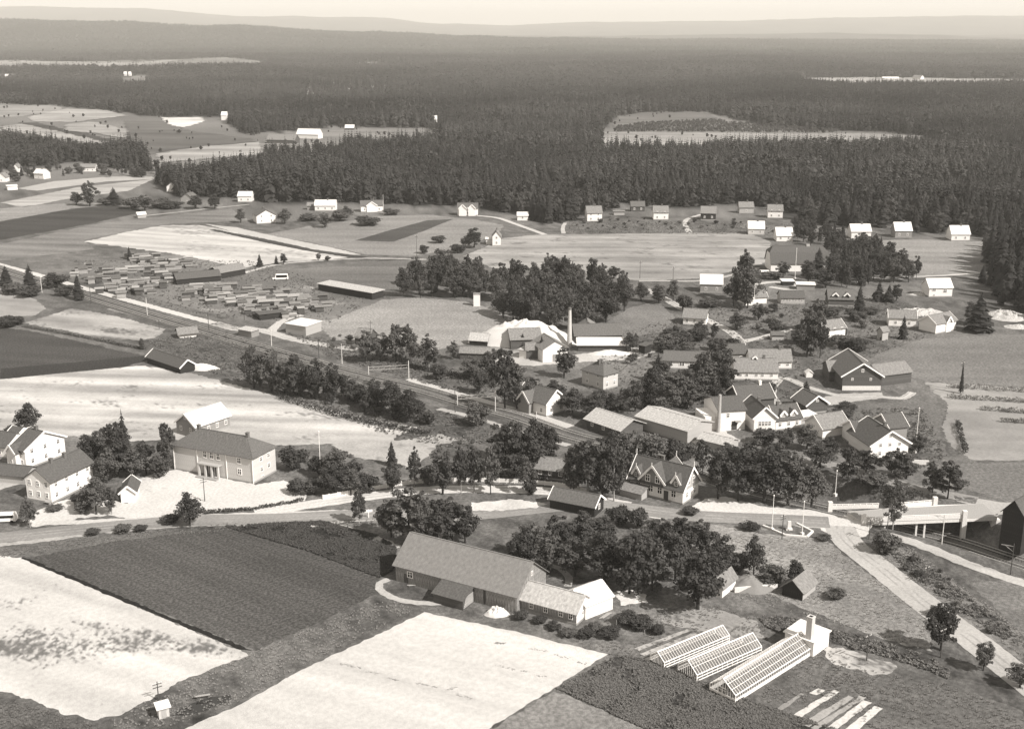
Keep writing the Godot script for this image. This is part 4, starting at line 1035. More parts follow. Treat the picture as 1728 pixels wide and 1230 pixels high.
func build_railway() -> void:
	sheet("railway_ballast", "dark ballast bed of the double railway", ribbon(rail, 9.0, 9.0), "gravel", {"tone": 0.13, "mottle": 0.35, "cell": 1.2, "jit": 0.2, "lift": 0.1, "sloped": true})
	var ties := []
	var tones := PackedFloat32Array()
	for side: float in [-2.2, 2.2]:
		var node := thing("railway_track", Vector3.ZERO, 0.0, "upper of the two railway tracks through the village" if side < 0 else "lower of the two railway tracks through the village", "railway track", "railway tracks")
		for gauge: float in [-0.72, 0.72]:
			var b := MB.new()
			for i in rail.size() - 1:
				var da := (rail[mini(i + 1, rail.size() - 1)] - rail[maxi(i - 1, 0)]).normalized().orthogonal() * (side + gauge)
				var db := (rail[mini(i + 2, rail.size() - 1)] - rail[i]).normalized().orthogonal() * (side + gauge)
				var p := rail[i] + da
				var q := rail[i + 1] + db
				b.beam(Vector3(p.x, -cut_depth(rail[i].x) + 0.33, p.y), Vector3(q.x, -cut_depth(rail[i + 1].x) + 0.33, q.y), 0.12, 0.16)
			part("rail", b.mesh(), M.steel, node)
		for i in rail.size() - 1:
			var k := int(rail[i].distance_to(rail[i + 1]) / 0.65)
			var dir := (rail[i + 1] - rail[i]).normalized()
			for j in k:
				var c := rail[i].lerp(rail[i + 1], float(j) / k)
				var y := lerpf(-cut_depth(rail[i].x), -cut_depth(rail[i + 1].x), float(j) / k)
				c += dir.orthogonal() * side
				ties.append(Transform3D(Basis(Vector3.UP, atan2(-dir.y, dir.x)), Vector3(c.x, y + 0.17, c.y)))
				tones.append(rng.randf_range(0.5, 1.0))
	var s := MB.new()
	s.box(Vector3(-0.12, -0.1, -1.3), Vector3(0.12, 0.1, 1.3))
	var sm: StandardMaterial3D = M.leaf_many.duplicate()
	sm.backlight_enabled = false
	sm.albedo_color = paint(0.12)
	many("sleepers", "wooden sleepers under the railway tracks", s.mesh(), sm, ties, tones)
	# masts and the two gantries
	var masts := [[70, 494, 446], [153, 512, 464], [248, 532, 492], [352, 558, 512], [458, 584, 546], [538, 604, 562], [577, 614, 590], [768, 696, 652], [905, 735, 700], [1497, 905, 880], [1590, 918, 862], [1706, 970, 928]]
	var n := 0
	for m in masts:
		var o := thing("catenary_mast", gp(m[0], m[1], ht(gp(m[0], m[1]).x, gp(m[0], m[1]).z)), 0.75, "slim railway mast with a bracket arm, " + NTH[n] + " along the line", "railway mast", "railway masts")
		var b := MB.new()
		b.tube(Vector3(0, -0.4, 0), Vector3(0, 7.0, 0), 0.13, 0.09, 6)
		part("pole", b.mesh(), M.concrete if n % 2 == 0 else M.pole, o)
		b = MB.new()
		b.beam(Vector3(0, 6.4, 0), Vector3(0, 6.0, -2.6), 0.09, 0.09)
		b.beam(Vector3(0, 5.2, 0), Vector3(0, 6.1, -1.8), 0.06, 0.06)
		part("bracket_arm", b.mesh(), M.steel, o)
		n += 1
	for g in [[[622, 634], [690, 644], "white lattice railway gantry near the trackside trees"], [[772, 684], [836, 694], "white lattice railway gantry beside the complex roofed station house"]]:
		var a := gp(g[0][0], g[0][1])
		var c := gp(g[1][0], g[1][1])
		var o := thing("railway_gantry", a, 0.0, g[2], "railway gantry", "railway gantries")
		var d := c - a
		for p in [Vector3.ZERO, d]:
			var b := MB.new()
			b.beam(p + Vector3(0, -0.3, 0), p + Vector3(0, 7.0 if p != Vector3.ZERO else 3.2, 0), 0.22, 0.22)
			part("post", b.mesh(), M.concrete, o)
		for y in [0.0, 1.0]:
			var b := MB.new()
			b.beam(Vector3(0, 1.9 + y, 0), d + Vector3(0, 4.6 + y, 0), 0.14, 0.14)
			part("crossbeam", b.mesh(), M.concrete, o)
		for k in 7:
			var b := MB.new()
			var t := (k + 0.5) / 7.0
			b.beam(d * t + Vector3(0, 1.9 + 2.7 * t, 0), d * (t + 0.07) + Vector3(0, 2.9 + 2.7 * (t + 0.07), 0), 0.08, 0.08)
			part("lattice_bar", b.mesh(), M.concrete, o)

func build_bridge() -> void:
	var lift := 0.35
	var near := [gp(1458, 882, lift), gp(1632, 875, lift), gp(1684, 873, lift)]
	var farr := [gp(1430, 863, lift), gp(1578, 852, lift), gp(1660, 850, lift)]
	var o := thing("road_bridge", gp(1540, 878), 0.0, "white concrete road bridge crossing the railway cutting", "bridge")
	var w := -o.position
	var b := MB.new()
	for i in 2: b.slab([near[i] + w, near[i + 1] + w, farr[i + 1] + w, farr[i] + w], 0.8)
	part("deck", b.mesh(), M.concrete, o)
	b = MB.new()
	b.slab([near[0] + w + Vector3(0, 0.07, 0), near[2] + w + Vector3(0, 0.07, 0), farr[2] + w + Vector3(0, 0.07, 0), farr[0] + w + Vector3(0, 0.07, 0)], 0.06)
	var tar: StandardMaterial3D = M.concrete.duplicate()
	tar.albedo_color = paint(0.36)
	part("roadway", b.mesh(), tar, o)
	var rails := [[near[0] + w, near[1] + w], [gp(1401, 860, 0.1) + w, gp(1483, 858, lift) + w], [gp(1505, 858, lift) + w, farr[1] + w]]
	for r in rails:
		b = MB.new()
		b.beam(r[0] + Vector3(0, 0.55, 0), r[1] + Vector3(0, 0.55, 0), 0.25, 0.95)
		part("parapet", b.mesh(), M.concrete, o)
		b = MB.new()
		b.beam(r[0] + Vector3(0, 1.3, 0), r[1] + Vector3(0, 1.3, 0), 0.12, 0.1)
		part("handrail", b.mesh(), M.trim, o)
		for k in 9:
			b = MB.new()
			var p: Vector3 = r[0].lerp(r[1], k / 8.0)
			b.beam(p + Vector3(0, 0.9, 0), p + Vector3(0, 1.36, 0), 0.12, 0.12)
			part("railing_post", b.mesh(), M.trim, o)
	for p in [gp(1458, 882, lift), gp(1628, 875.5, lift), gp(1578, 852, lift), gp(1401, 860, 0.1)]:
		b = MB.new()
		b.box(p + w + Vector3(-0.5, -0.4, -0.5), p + w + Vector3(0.5, 2.0, 0.5))
		part("end_pillar", b.mesh(), M.concrete, o)
	b = MB.new()
	var p0: Vector3 = gp(1628, 875.5, lift) + w
	b.box(p0 + Vector3(-0.55, -5.6, -0.3), p0 + Vector3(0.55, -0.42, 0.53))
	part("pier", b.mesh(), M.concrete, o)
	for q in [[1496, 880.3], [1550, 878], [1564, 877.5]]:
		b = MB.new()
		var p1: Vector3 = gp(q[0], q[1], lift) + w
		b.box(p1 + Vector3(-0.2, -5.6, -0.9), p1 + Vector3(0.2, -0.8, -0.5))
		part("pier", b.mesh(), M.concrete, o)
	for i in [0, 2]:
		var ab := MB.new()
		var s := near[i] as Vector3
		var e := farr[i] as Vector3
		ab.hexa([s + w + Vector3(-1, -5, -0.4), s + w + Vector3(1, -5, -0.4), s + w + Vector3(1, -0.82, -0.4), s + w + Vector3(-1, -0.82, -0.4), e + w + Vector3(-1, -5, 0.4), e + w + Vector3(1, -5, 0.4), e + w + Vector3(1, -0.82, 0.4), e + w + Vector3(-1, -0.82, 0.4)])
		part("abutment", ab.mesh(), M.concrete, o)

func build_school_side() -> void:
	var h := house("school", "large pale hip-roofed school with three dark doorways", "school", [295, 792], [427.6, 816.5], 9.6, {"t": "hip", "wh": 7.0, "rh": 3.2, "ov": 0.55, "wm": "cream_wall", "rm": "tile_roof", "ch": [[-0.62, 0.0], [0.62, 0.0]]})
	for s in [0.405, 0.49, 0.575]: window(h, 0, s, 5.6, 1.15, 1.9)
	for y in [2.6, 5.5]: window(h, 0, 0.835, y, 1.3, 1.7)
	windows(h, 1, 2, [2.7, 5.4], 1.15, 1.25, 0.2, 0.85)
	window(h, 1, 0.4, 0.7, 0.9, 0.5)
	var b := MB.new()
	var x0: float = (0.345 - 0.5) * h.L
	var x1: float = (0.61 - 0.5) * h.L
	b.box(Vector3(x0, 3.3, 0.0), Vector3(x1, 3.6, 1.5))
	var porch := part("porch_roof", b.mesh(), M.light_wall, h.node)
	for k in 4:
		b = MB.new()
		var x := lerpf(x0 + 0.3, x1 - 0.3, k / 3.0)
		b.box(Vector3(x - 0.25, 0.0, 0.9), Vector3(x + 0.25, 3.3, 1.4))
		part("porch_pillar", b.mesh(), M.cream_wall, porch)
	for s in [0.405, 0.48, 0.555]: door(h, 0, s, 1.4, 3.0, "door")
	for s in [0.0, 0.305, 0.675, 1.0]:
		b = MB.new()
		b.box(Vector3(-0.07, 0.0, 0.02), Vector3(0.07, 6.9, 0.16))
		part("drainpipe", b.mesh(), M.trim, h.node, wall_spot(h, 0, s, 0.0))
	b = MB.new()
	b.box(Vector3(x0, 0.0, 1.4), Vector3(x1, 0.3, 2.6))
	part("step", b.mesh(), M.plinth, h.node)
	h = house("gabled_house", "gabled house with bright roof behind the school", "house", [298, 731], [330, 740], 12.5, {"t": "gable_x", "wh": 3.4, "rh": 2.9, "wm": "grey_wall", "rm": "white_roof", "trim": true, "rw": 4})
	windows(h, 0, 2, [2.0], 0.9, 1.3)
	window(h, 0, 0.5, 5.3, 0.9, 1.0)
	h = house("white_house", "tall white house with dark roof beside the main road", "house", [45.7, 842.5], [86.8, 850], 14.5, {"t": "gable_x", "wh": 5.7, "rh": 2.6, "wm": "white_wall", "rm": "dark_roof", "ov": 0.6, "ch": [[0.25, 0.4], [-0.35, 0.2]], "rw": 4})
	windows(h, 0, 3, [4.6], 0.95, 1.5)
	windows(h, 0, 3, [1.9], 0.95, 1.5)
	lean_to(h, h.L * 0.5 - 1.0, h.L * 0.5 - 0.2, 0.6, 0.7, 0.8, "plinth", "plinth")
	h = house("white_house", "old white house with several gables at the left edge", "house", [21, 786], [44, 792], 12.5, {"wh": 5.2, "rh": 3.2, "wm": "white_wall", "rm": "dark_roof", "trim": true, "ov": 0.6, "ch": [[0.0, 0.0]], "rw": 3, "fw": 2})
	bay(h, "gable", -0.8, 3.4, 1.6, -6.0, 0.0, 4.6, 1.8, "white_wall", "dark_roof")
	bay_window(h, -0.8, 2.0, 1.6)
	h = house("annex", "low annex behind the old white house", "house", [8, 762], [24, 766], 7.0, {"wh": 4.0, "rh": 2.2, "wm": "white_wall", "rm": "dark_roof", "trim": true, "fw": 1})
	h = house("white_house", "white house cut off by the left edge", "house", [-30, 768], [10, 774], 9.0, {"wh": 3.2, "rh": 2.4, "wm": "white_wall", "rm": "dark_roof", "fw": 2})
	h = house("garage", "small white gabled garage in the school yard", "garage", [204, 849], [228.6, 847.5], 7.0, {"t": "gable_x", "wh": 2.7, "rh": 1.5, "wm": "white_wall", "rm": "dark_roof", "trim": true, "plinth": false})
	h = house("outbuilding", "low dark outbuilding at the left edge beside the tall white house", "shed", [-20, 812], [42, 818], 6.5, {"wh": 2.2, "rh": 1.4, "wm": "light_wall", "rm": "dark_roof"})

func build_station() -> void:
	var h := house("station_house", "ornate station house with white gables and finials", "station", [1063, 829.5], [1152, 852], 8.0, {"wh": 4.0, "rh": 4.3, "wm": "white_wall", "rm": "dark_roof", "ov": 0.7, "trim": true, "ch": [[-0.25, -0.6], [-0.12, -0.6]]})
	var L: float = h.L
	# upper storey of dark boards, proud of the wall below
	var b := MB.new()
	var inner := Vector3(0, 4.0, -4.0)
	for s in [-1.0, 1.0]: b.face([Vector3(s * (L * 0.5 + 0.04), 3.2, 0.0), Vector3(s * (L * 0.5 + 0.04), 3.2, -8.0), Vector3(s * (L * 0.5 + 0.04), 4.0, -8.0), Vector3(s * (L * 0.5 + 0.04), 8.2, -4.0), Vector3(s * (L * 0.5 + 0.04), 4.0, 0.0)], inner)
	part("upper_boarding", b.mesh(), M.light_wall, h.node)
	bay(h, "cross_gable", -0.06 * L, 6.2, 0.25, -4.0, 3.4, 4.7, 3.5, "grey_wall", "dark_roof", 0.6, true, true)
	bay(h, "dormer", -0.5 * L + 1.7, 2.0, -0.2, -3.8, 3.8, 5.3, 1.6, "grey_wall", "dark_roof", 0.35, true, true)
	bay(h, "dormer", 0.5 * L - 2.0, 2.0, -0.2, -3.8, 3.8, 5.3, 1.6, "grey_wall", "dark_roof", 0.35, true, true)
	bay_window(h, -0.5 * L + 1.7, 4.8, -0.18, 1.0, 1.1)
	bay_window(h, 0.5 * L - 2.0, 4.8, -0.18, 1.0, 1.1)
	for x in [-0.06 * L - 1.35, -0.06 * L + 1.35]: bay_window(h, x, 4.9, 0.28, 1.35, 1.9)
	for s in [0.16, 0.4, 0.57, 0.83]: window(h, 0, s, 2.2, 1.4, 1.8)
	door(h, 0, 0.69, 1.2, 2.4)
	windows(h, 1, 2, [1.9], 1.0, 1.5)
	windows(h, 1, 2, [5.0], 1.2, 1.8, 0.2, 0.8)
	lean_to(h, -0.5 * L - 0.8, -0.5 * L + 5.2, 3.4, 1.7, 2.6, "light_wall", "grey_roof")
	# white finials on the ends of the ridge and on the gable at the back
	for x in [-1.0, 1.0]:
		b = MB.new()
		b.beam(Vector3(x * (L * 0.5 + 0.62), 7.8, -4.0), Vector3(x * (L * 0.5 + 0.62), 9.9, -4.0), 0.14, 0.14)
		part("finial", b.mesh(), M.trim, h.node)
	b = MB.new()
	for s in [-1.0, 1.0]: b.slab([Vector3(0.5, 8.2, -4.0), Vector3(0.5, 8.2, -8.8), Vector3(0.5 + s * 3.2, 5.0, -8.8), Vector3(0.5 + s * 3.2, 5.0, -4.0)], 0.14)
	part("rear_gable_roof", b.mesh(), M.dark_roof, h.node)
	b = MB.new()
	for s in [-1.0, 1.0]: b.beam(Vector3(0.5, 8.2, -8.86), Vector3(0.5 + s * 3.2, 5.0, -8.86), 0.1, 0.34)
	b.beam(Vector3(0.5, 7.8, -8.9), Vector3(0.5, 9.6, -8.9), 0.14, 0.14)
	part("rear_bargeboard", b.mesh(), M.trim, h.node)
	house("shed", "dark shed with white trimmed gable below the station", "shed", [928, 858], [1003, 873], 5.4, {"wh": 2.6, "rh": 1.9, "wm": "dark_wall", "rm": "tile_roof", "trim": true, "rw": 1, "plinth": false})
	house("bungalow", "low dark bungalow with pale roof behind the birches", "house", [903, 806], [954, 812], 7.0, {"wh": 2.6, "rh": 1.9, "wm": "brown_wall", "rm": "grey_roof", "fw": 3})
	house("freight_shed", "freight shed with pale roof beside the railway", "shed", [990, 722], [1047, 742], 9.0, {"wh": 3.0, "rh": 1.9, "ov": 0.9, "wm": "brown_wall", "rm": "pale_roof", "fw": 3, "plinth": false})
	house("freight_shed", "big freight shed with broad bright roof", "shed", [1074, 722], [1160, 748], 11.0, {"wh": 3.6, "rh": 1.6, "ov": 0.6, "wm": "light_wall", "rm": "pale_roof", "plinth": false})
	house("shed", "small shed with bright roof below the creamery", "shed", [1178, 752], [1228, 764], 6.0, {"wh": 2.0, "rh": 1.0, "wm": "light_wall", "rm": "pale_roof", "plinth": false})
	var hh := house("station_master_house", "white house with crossing roofs on the station platform", "house", [873, 689], [922, 704], 8.0, {"wh": 4.2, "rh": 3.2, "ov": 0.6, "wm": "white_wall", "rm": "tile_roof", "trim": true, "fw": 3, "rw": 2, "ch": [[-0.3, 0.0]]})
	bay(hh, "cross_gable", -1.6, 4.4, 1.8, -3.7, 0.0, 4.0, 2.6, "grey_wall", "tile_roof", 0.5, true)
	hh = house("yellow_house", "square hip-roofed house lit from the side", "house", [982, 648], [1018, 659], 6.6, {"t": "hip", "wh": 5.0, "rh": 2.4, "wm": "cream_wall", "rm": "tile_roof", "ch": [[0.0, 0.5], [0.0, -0.6]], "fw": 2, "rw": 2})

func build_farm() -> void:
	var h := house("barn", "long weathered barn with mossy grey roof in the foreground", "barn", [668, 980], [872, 1035], 12.0, {"wh": 3.9, "rh": 4.5, "ov": 0.6, "wm": "board_wall", "rm": "mossy_roof", "plinth": false})
	window(h, 0, 0.125, 2.2, 1.4, 1.4)
	door(h, 0, 0.09, 1.0, 2.0, "brown_wall")
	door(h, 0, 0.745, 0.5, 3.0, "door")
	window(h, 1, 0.5, 6.0, 0.7, 0.9)
	# upright boards nailed over the joints of the wall
	for k in 40:
		var b := MB.new()
		b.box(Vector3(-0.05, 0.1, 0.0), Vector3(0.05, 3.75, 0.05))
		if k != 5 and k != 3 and k != 30: part("batten", b.mesh(), M.board_wall, h.node, wall_spot(h, 0, (k + 0.5) / 40.0, 0.0))
	for k in 14:
		var b := MB.new()
		var s := (k + 0.5) / 14.0
		b.box(Vector3(-0.05, 0.1, 0.0), Vector3(0.05, 3.7 + 4.4 * (1.0 - absf(s - 0.5) * 2.0), 0.05))
		if k != 7 and k != 6: part("batten", b.mesh(), M.board_wall, h.node, wall_spot(h, 1, s, 0.0))
	var L: float = h.L
	lean_to(h, -0.08 * L, 0.16 * L, 4.2, 2.2, 3.5, "timber_dark", "dark_roof")
	# pale plank end of the lean-to, plank by plank
	for k in 7:
		var b := MB.new()
		b.box(Vector3(0.16 * L + 0.01, 0.25 + 0.32 * k, 0.4), Vector3(0.16 * L + 0.07, 0.5 + 0.32 * k, 4.0 - 0.15 * k))
		part("plank", b.mesh(), M.timber, h.node)
	h = house("farm_wing", "low farm wing with sagging pale roof joined to the long barn", "farm building", [878, 1030], [972.5, 1056], 6.4, {"wh": 2.7, "rh": 2.3, "ov": 0.5, "wm": "board_wall", "rm": "pale_roof", "plinth": true})
	for s in [0.2, 0.46, 0.73, 0.9]: window(h, 0, s, 1.65, 0.95, 1.25)
	var gable := MB.new()
	gable.face([Vector3(h.L * 0.5 + 0.03, 0.3, 0.0), Vector3(h.L * 0.5 + 0.03, 0.3, -6.4), Vector3(h.L * 0.5 + 0.03, 2.7, -6.4), Vector3(h.L * 0.5 + 0.03, 5.0, -3.2), Vector3(h.L * 0.5 + 0.03, 2.7, 0.0)], Vector3(0, 2, -3))
	part("white_boarding", gable.mesh(), M.white_wall, h.node)
	window(h, 1, 0.4, 1.6, 0.6, 0.8)
	h = house("farm_outhouse", "white gabled outhouse behind the low farm wing", "farm building", [988, 1046], [1034, 1028], 7.0, {"wh": 2.9, "rh": 2.0, "ov": 0.35, "wm": "white_wall", "rm": "white_roof", "plinth": false})
	# shed by the big tree and the hut on the meadow
	h = house("garden_shed", "white garden shed half hidden by the big tree", "shed", [1199, 1003], [1219, 1009], 6.0, {"t": "gable_x", "wh": 2.4, "rh": 1.6, "wm": "white_wall", "rm": "grey_roof", "plinth": false})
	h = house("hut", "small hut with grey roof on the meadow slope", "hut", [1320, 1004], [1354, 1014.5], 6.2, {"t": "gable_x", "wh": 2.0, "rh": 1.9, "wm": "dark_wall", "rm": "grey_roof", "plinth": false, "ov": 0.5})
	var b := MB.new()
	b.box(Vector3(h.L * 0.5, 0.1, -6.1), Vector3(h.L * 0.5 + 0.06, 1.85, -0.1))
	part("pale_boarding", b.mesh(), M.light_wall, h.node)
	h = house("red_barn", "big dark barn with white gable trim beside the farm lane", "barn", [1421, 658.5], [1487, 658.5], 17.0, {"t": "gable_x", "wh": 4.8, "rh": 3.9, "ov": 0.7, "wm": "brown_wall", "rm": "tile_roof", "trim": true, "plinth": false, "fm": "trim"})
	b = MB.new()
	b.box(Vector3(-h.L * 0.5 + 0.1, -0.2, 0.0), Vector3(h.L * 0.5 - 0.1, 1.4, 0.12))
	part("stone_base", b.mesh(), M.concrete, h.node)
	window(h, 0, 0.5, 6.4, 0.8, 1.1)
	for s in [0.25, 0.72]: window(h, 0, s, 3.6, 0.7, 0.8)
	house("barn_wing", "left wing of the big dark barn", "barn", [1399, 644], [1432, 644], 8.5, {"wh": 3.6, "rh": 2.2, "wm": "brown_wall", "rm": "grey_roof", "plinth": false})
	house("barn_wing", "long right wing of the big dark barn", "barn", [1484, 652], [1538, 645], 8.5, {"wh": 3.6, "rh": 2.4, "wm": "brown_wall", "rm": "grey_roof", "plinth": false})
	h = house("warehouse", "tall dark warehouse cut off by the right edge", "warehouse", [1686, 924], [1722, 936], 12.0, {"t": "gable_x", "wh": 9.0, "rh": 3.0, "wm": "dark_wall", "rm": "dark_roof", "h0": -2.0, "plinth": false})

func greenhouse(label: String, B: Array, C: Array, width: float, wh: float, rh: float, bays: int, rows: int, low: float) -> Node3D:
	var c := gp(B[0], B[1])
	var run := gp(C[0], C[1]) - c
	var depth := run.length()
	var d := Vector3(-run.z, 0, run.x).normalized() * width
	var a := c - d
	var L := width
	var o := thing("greenhouse", (a + c) * 0.5, atan2(-d.z, d.x), label, "greenhouse", "greenhouses")
	var back: Vector3 = o.transform.basis * Vector3(0, 0, -depth * 0.5)
	kept.append([Vector2(o.position.x + back.x, o.position.z + back.z), depth * 0.55])
	var x := L * 0.5
	var bar := 0.055
	if low > 0.0:
		var lb := MB.new()
		lb.box(Vector3(-x, -0.1, -depth), Vector3(-x + 0.15, low, 0))
		lb.box(Vector3(x - 0.15, -0.1, -depth), Vector3(x, low, 0))
		lb.box(Vector3(-x + 0.15, -0.1, -0.15), Vector3(x - 0.15, low, 0))
		lb.box(Vector3(-x + 0.15, -0.1, -depth), Vector3(x - 0.15, low, -depth + 0.15))
		part("low_wall", lb.mesh(), M.white_wall, o)
	var fb := MB.new()
	fb.beam(Vector3(0, wh + rh, 0), Vector3(0, wh + rh, -depth), 0.16, 0.16)
	for s in [-1.0, 1.0]:
		fb.beam(Vector3(s * x, wh, 0.05), Vector3(s * x, wh, -depth - 0.05), 0.14, 0.14)
		for z in [0.0, -depth]:
			fb.beam(Vector3(s * x, 0, z), Vector3(s * x, wh, z), 0.14, 0.14)
			fb.beam(Vector3(s * x, wh, z), Vector3(0, wh + rh, z), 0.14, 0.14)
			if low <= 0.0: fb.beam(Vector3(-x, 0.15, z), Vector3(x, 0.15, z), 0.12, 0.12)
		if low <= 0.0:
			for y in [0.15, wh * 0.55]: fb.beam(Vector3(s * x, y, 0), Vector3(s * x, y, -depth), 0.12, 0.12)
	part("frame", fb.mesh(), M.trim, o)
	var slope := sqrt(x * x + rh * rh)
	var pane_w := depth / bays
	var pm := MB.new()
	pm.box(Vector3(-0.5, -0.5, -0.012), Vector3(0.5, 0.5, 0.012))
	var pmesh := pm.mesh()
	var bm := MB.new()
	bm.box(Vector3(-bar * 0.5, 0.0, -0.03), Vector3(bar * 0.5, 1.0, 0.05))
	var bmesh := bm.mesh()
	for s in [-1.0, 1.0]:
		var up := Vector3(-s * x, rh, 0) / slope
		var out := Vector3(s * rh, x, 0).normalized()
		var side := Vector3(0, 0, -s)
		var bas := Basis(side, up, out)
		for i in bays + 1:
			var z := -depth * i / bays
			part("glazing_bar", bmesh, M.trim, o, Transform3D(Basis(side, up * slope, out), Vector3(s * x, wh, z) + out * 0.03))
			if low > 0.0 or i % 2 == 0: part("side_post", bmesh, M.trim, o, Transform3D(Basis(side, Vector3.UP * (wh - low), Vector3(s, 0, 0)), Vector3(s * x, low, z)))
		for r in rows - 1:
			var b := MB.new()
			var p: Vector3 = Vector3(s * x, wh, 0) + up * slope * (r + 1) / rows + out * 0.05
			b.beam(p, p + Vector3(0, 0, -depth), 0.07, 0.05)
			part("purlin", b.mesh(), M.trim, o)
		for i in bays:
			for r in rows:
				var p := Vector3(s * x, wh, -pane_w * (i + 0.5)) + up * slope * (r + 0.5) / rows
				part("pane", pmesh, M.glass, o, Transform3D(bas * Basis.from_scale(Vector3(pane_w - 0.06, slope / rows - 0.05, 1)), p))
			part("side_pane", pmesh, M.glass, o, Transform3D(Basis(side, Vector3.UP, Vector3(s, 0, 0)) * Basis.from_scale(Vector3(pane_w - 0.06, wh - low - 0.05, 1)), Vector3(s * (x - 0.01), (wh + low) * 0.5, -pane_w * (i + 0.5))))
	# glazed gable towards us
	var n := 10
	for k in n + 1:
		var gx := lerpf(-x, x, float(k) / n)
		var top := wh + rh * (1.0 - absf(gx) / x)
		part("gable_bar", bmesh, M.trim, o, Transform3D(Basis(Vector3.RIGHT, Vector3.UP * (top - low), Vector3.BACK), Vector3(gx, low, 0)))
	var gb := MB.new()
	gb.face([Vector3(-x, low, -0.03), Vector3(x, low, -0.03), Vector3(x, wh, -0.03), Vector3(0, wh + rh, -0.03), Vector3(-x, wh, -0.03)], Vector3(0, wh, -1))
	part("gable_pane", gb.mesh(), M.glass, o)
	return o
func build_greenhouses() -> void:
	var spots := [[[1121, 1128.5], [1231, 1082], 3.6], [[1176, 1150.5], [1285, 1102], 4.6], [[1241, 1187], [1372, 1104], 5.3]]
	greenhouse("small greenhouse on the left beside the sown beds", spots[0][0], spots[0][1], 3.6, 1.2, 1.3, 27, 1, 0.0)
	greenhouse("middle greenhouse with open slatted sides", spots[1][0], spots[1][1], 4.6, 1.3, 1.8, 26, 2, 0.0)
	var o := greenhouse("longest greenhouse joined to the white boiler house", spots[2][0], spots[2][1], 5.3, 1.5, 2.0, 36, 3, 0.7)
	for s in [-1.0, 1.0]:
		var f := part("door", frame_mesh, M.trim, o, Transform3D(Basis.from_scale(Vector3(0.75, 1.2, 1)), Vector3(s * 0.42, 1.35, 0.06)))
		part("pane", pane_mesh, M.pane, f)
	# soil and plants seen through the glass
	for g in spots:
		var c := gp(g[0][0], g[0][1])
		var back := gp(g[1][0], g[1][1]) - c
		var d := Vector3(-back.z, 0, back.x).normalized()
		var a: Vector3 = c - d * g[2]
		var q := PackedVector2Array()
		for p in [a + d * 0.2, c - d * 0.2, c - d * 0.2 + back, a + d * 0.2 + back]: q.append(Vector2(p.x, p.z))
		sheet("soil", "dark soil on the floor of a greenhouse", q, "crop", {"tone": 0.06, "mottle": 0.4, "cell": 0.8, "jit": 0.0, "lift": 0.07})
	var h := house("boiler_house", "white flat-roofed boiler house at the end of the longest greenhouse", "boiler house", [1324, 1090], [1372, 1109], 5.6, {"t": "flat", "wh": 2.9, "rh": 0.0, "ov": 0.3, "wm": "white_wall", "rm": "white_roof", "plinth": false})
	var b := MB.new()
	var cx: float = h.L * 0.28
	b.box(Vector3(cx - 0.55, 0.0, -1.3), Vector3(cx + 0.55, 7.2, -0.2))
	b.box(Vector3(cx - 0.62, 7.2, -1.37), Vector3(cx + 0.62, 7.4, -0.13))
	part("chimney", b.mesh(), M.cream_wall, h.node)
	b = MB.new()
	b.box(Vector3(cx - 0.3, 7.38, -1.05), Vector3(cx + 0.3, 7.42, -0.45))
	part("flue", b.mesh(), M.pane, h.node)

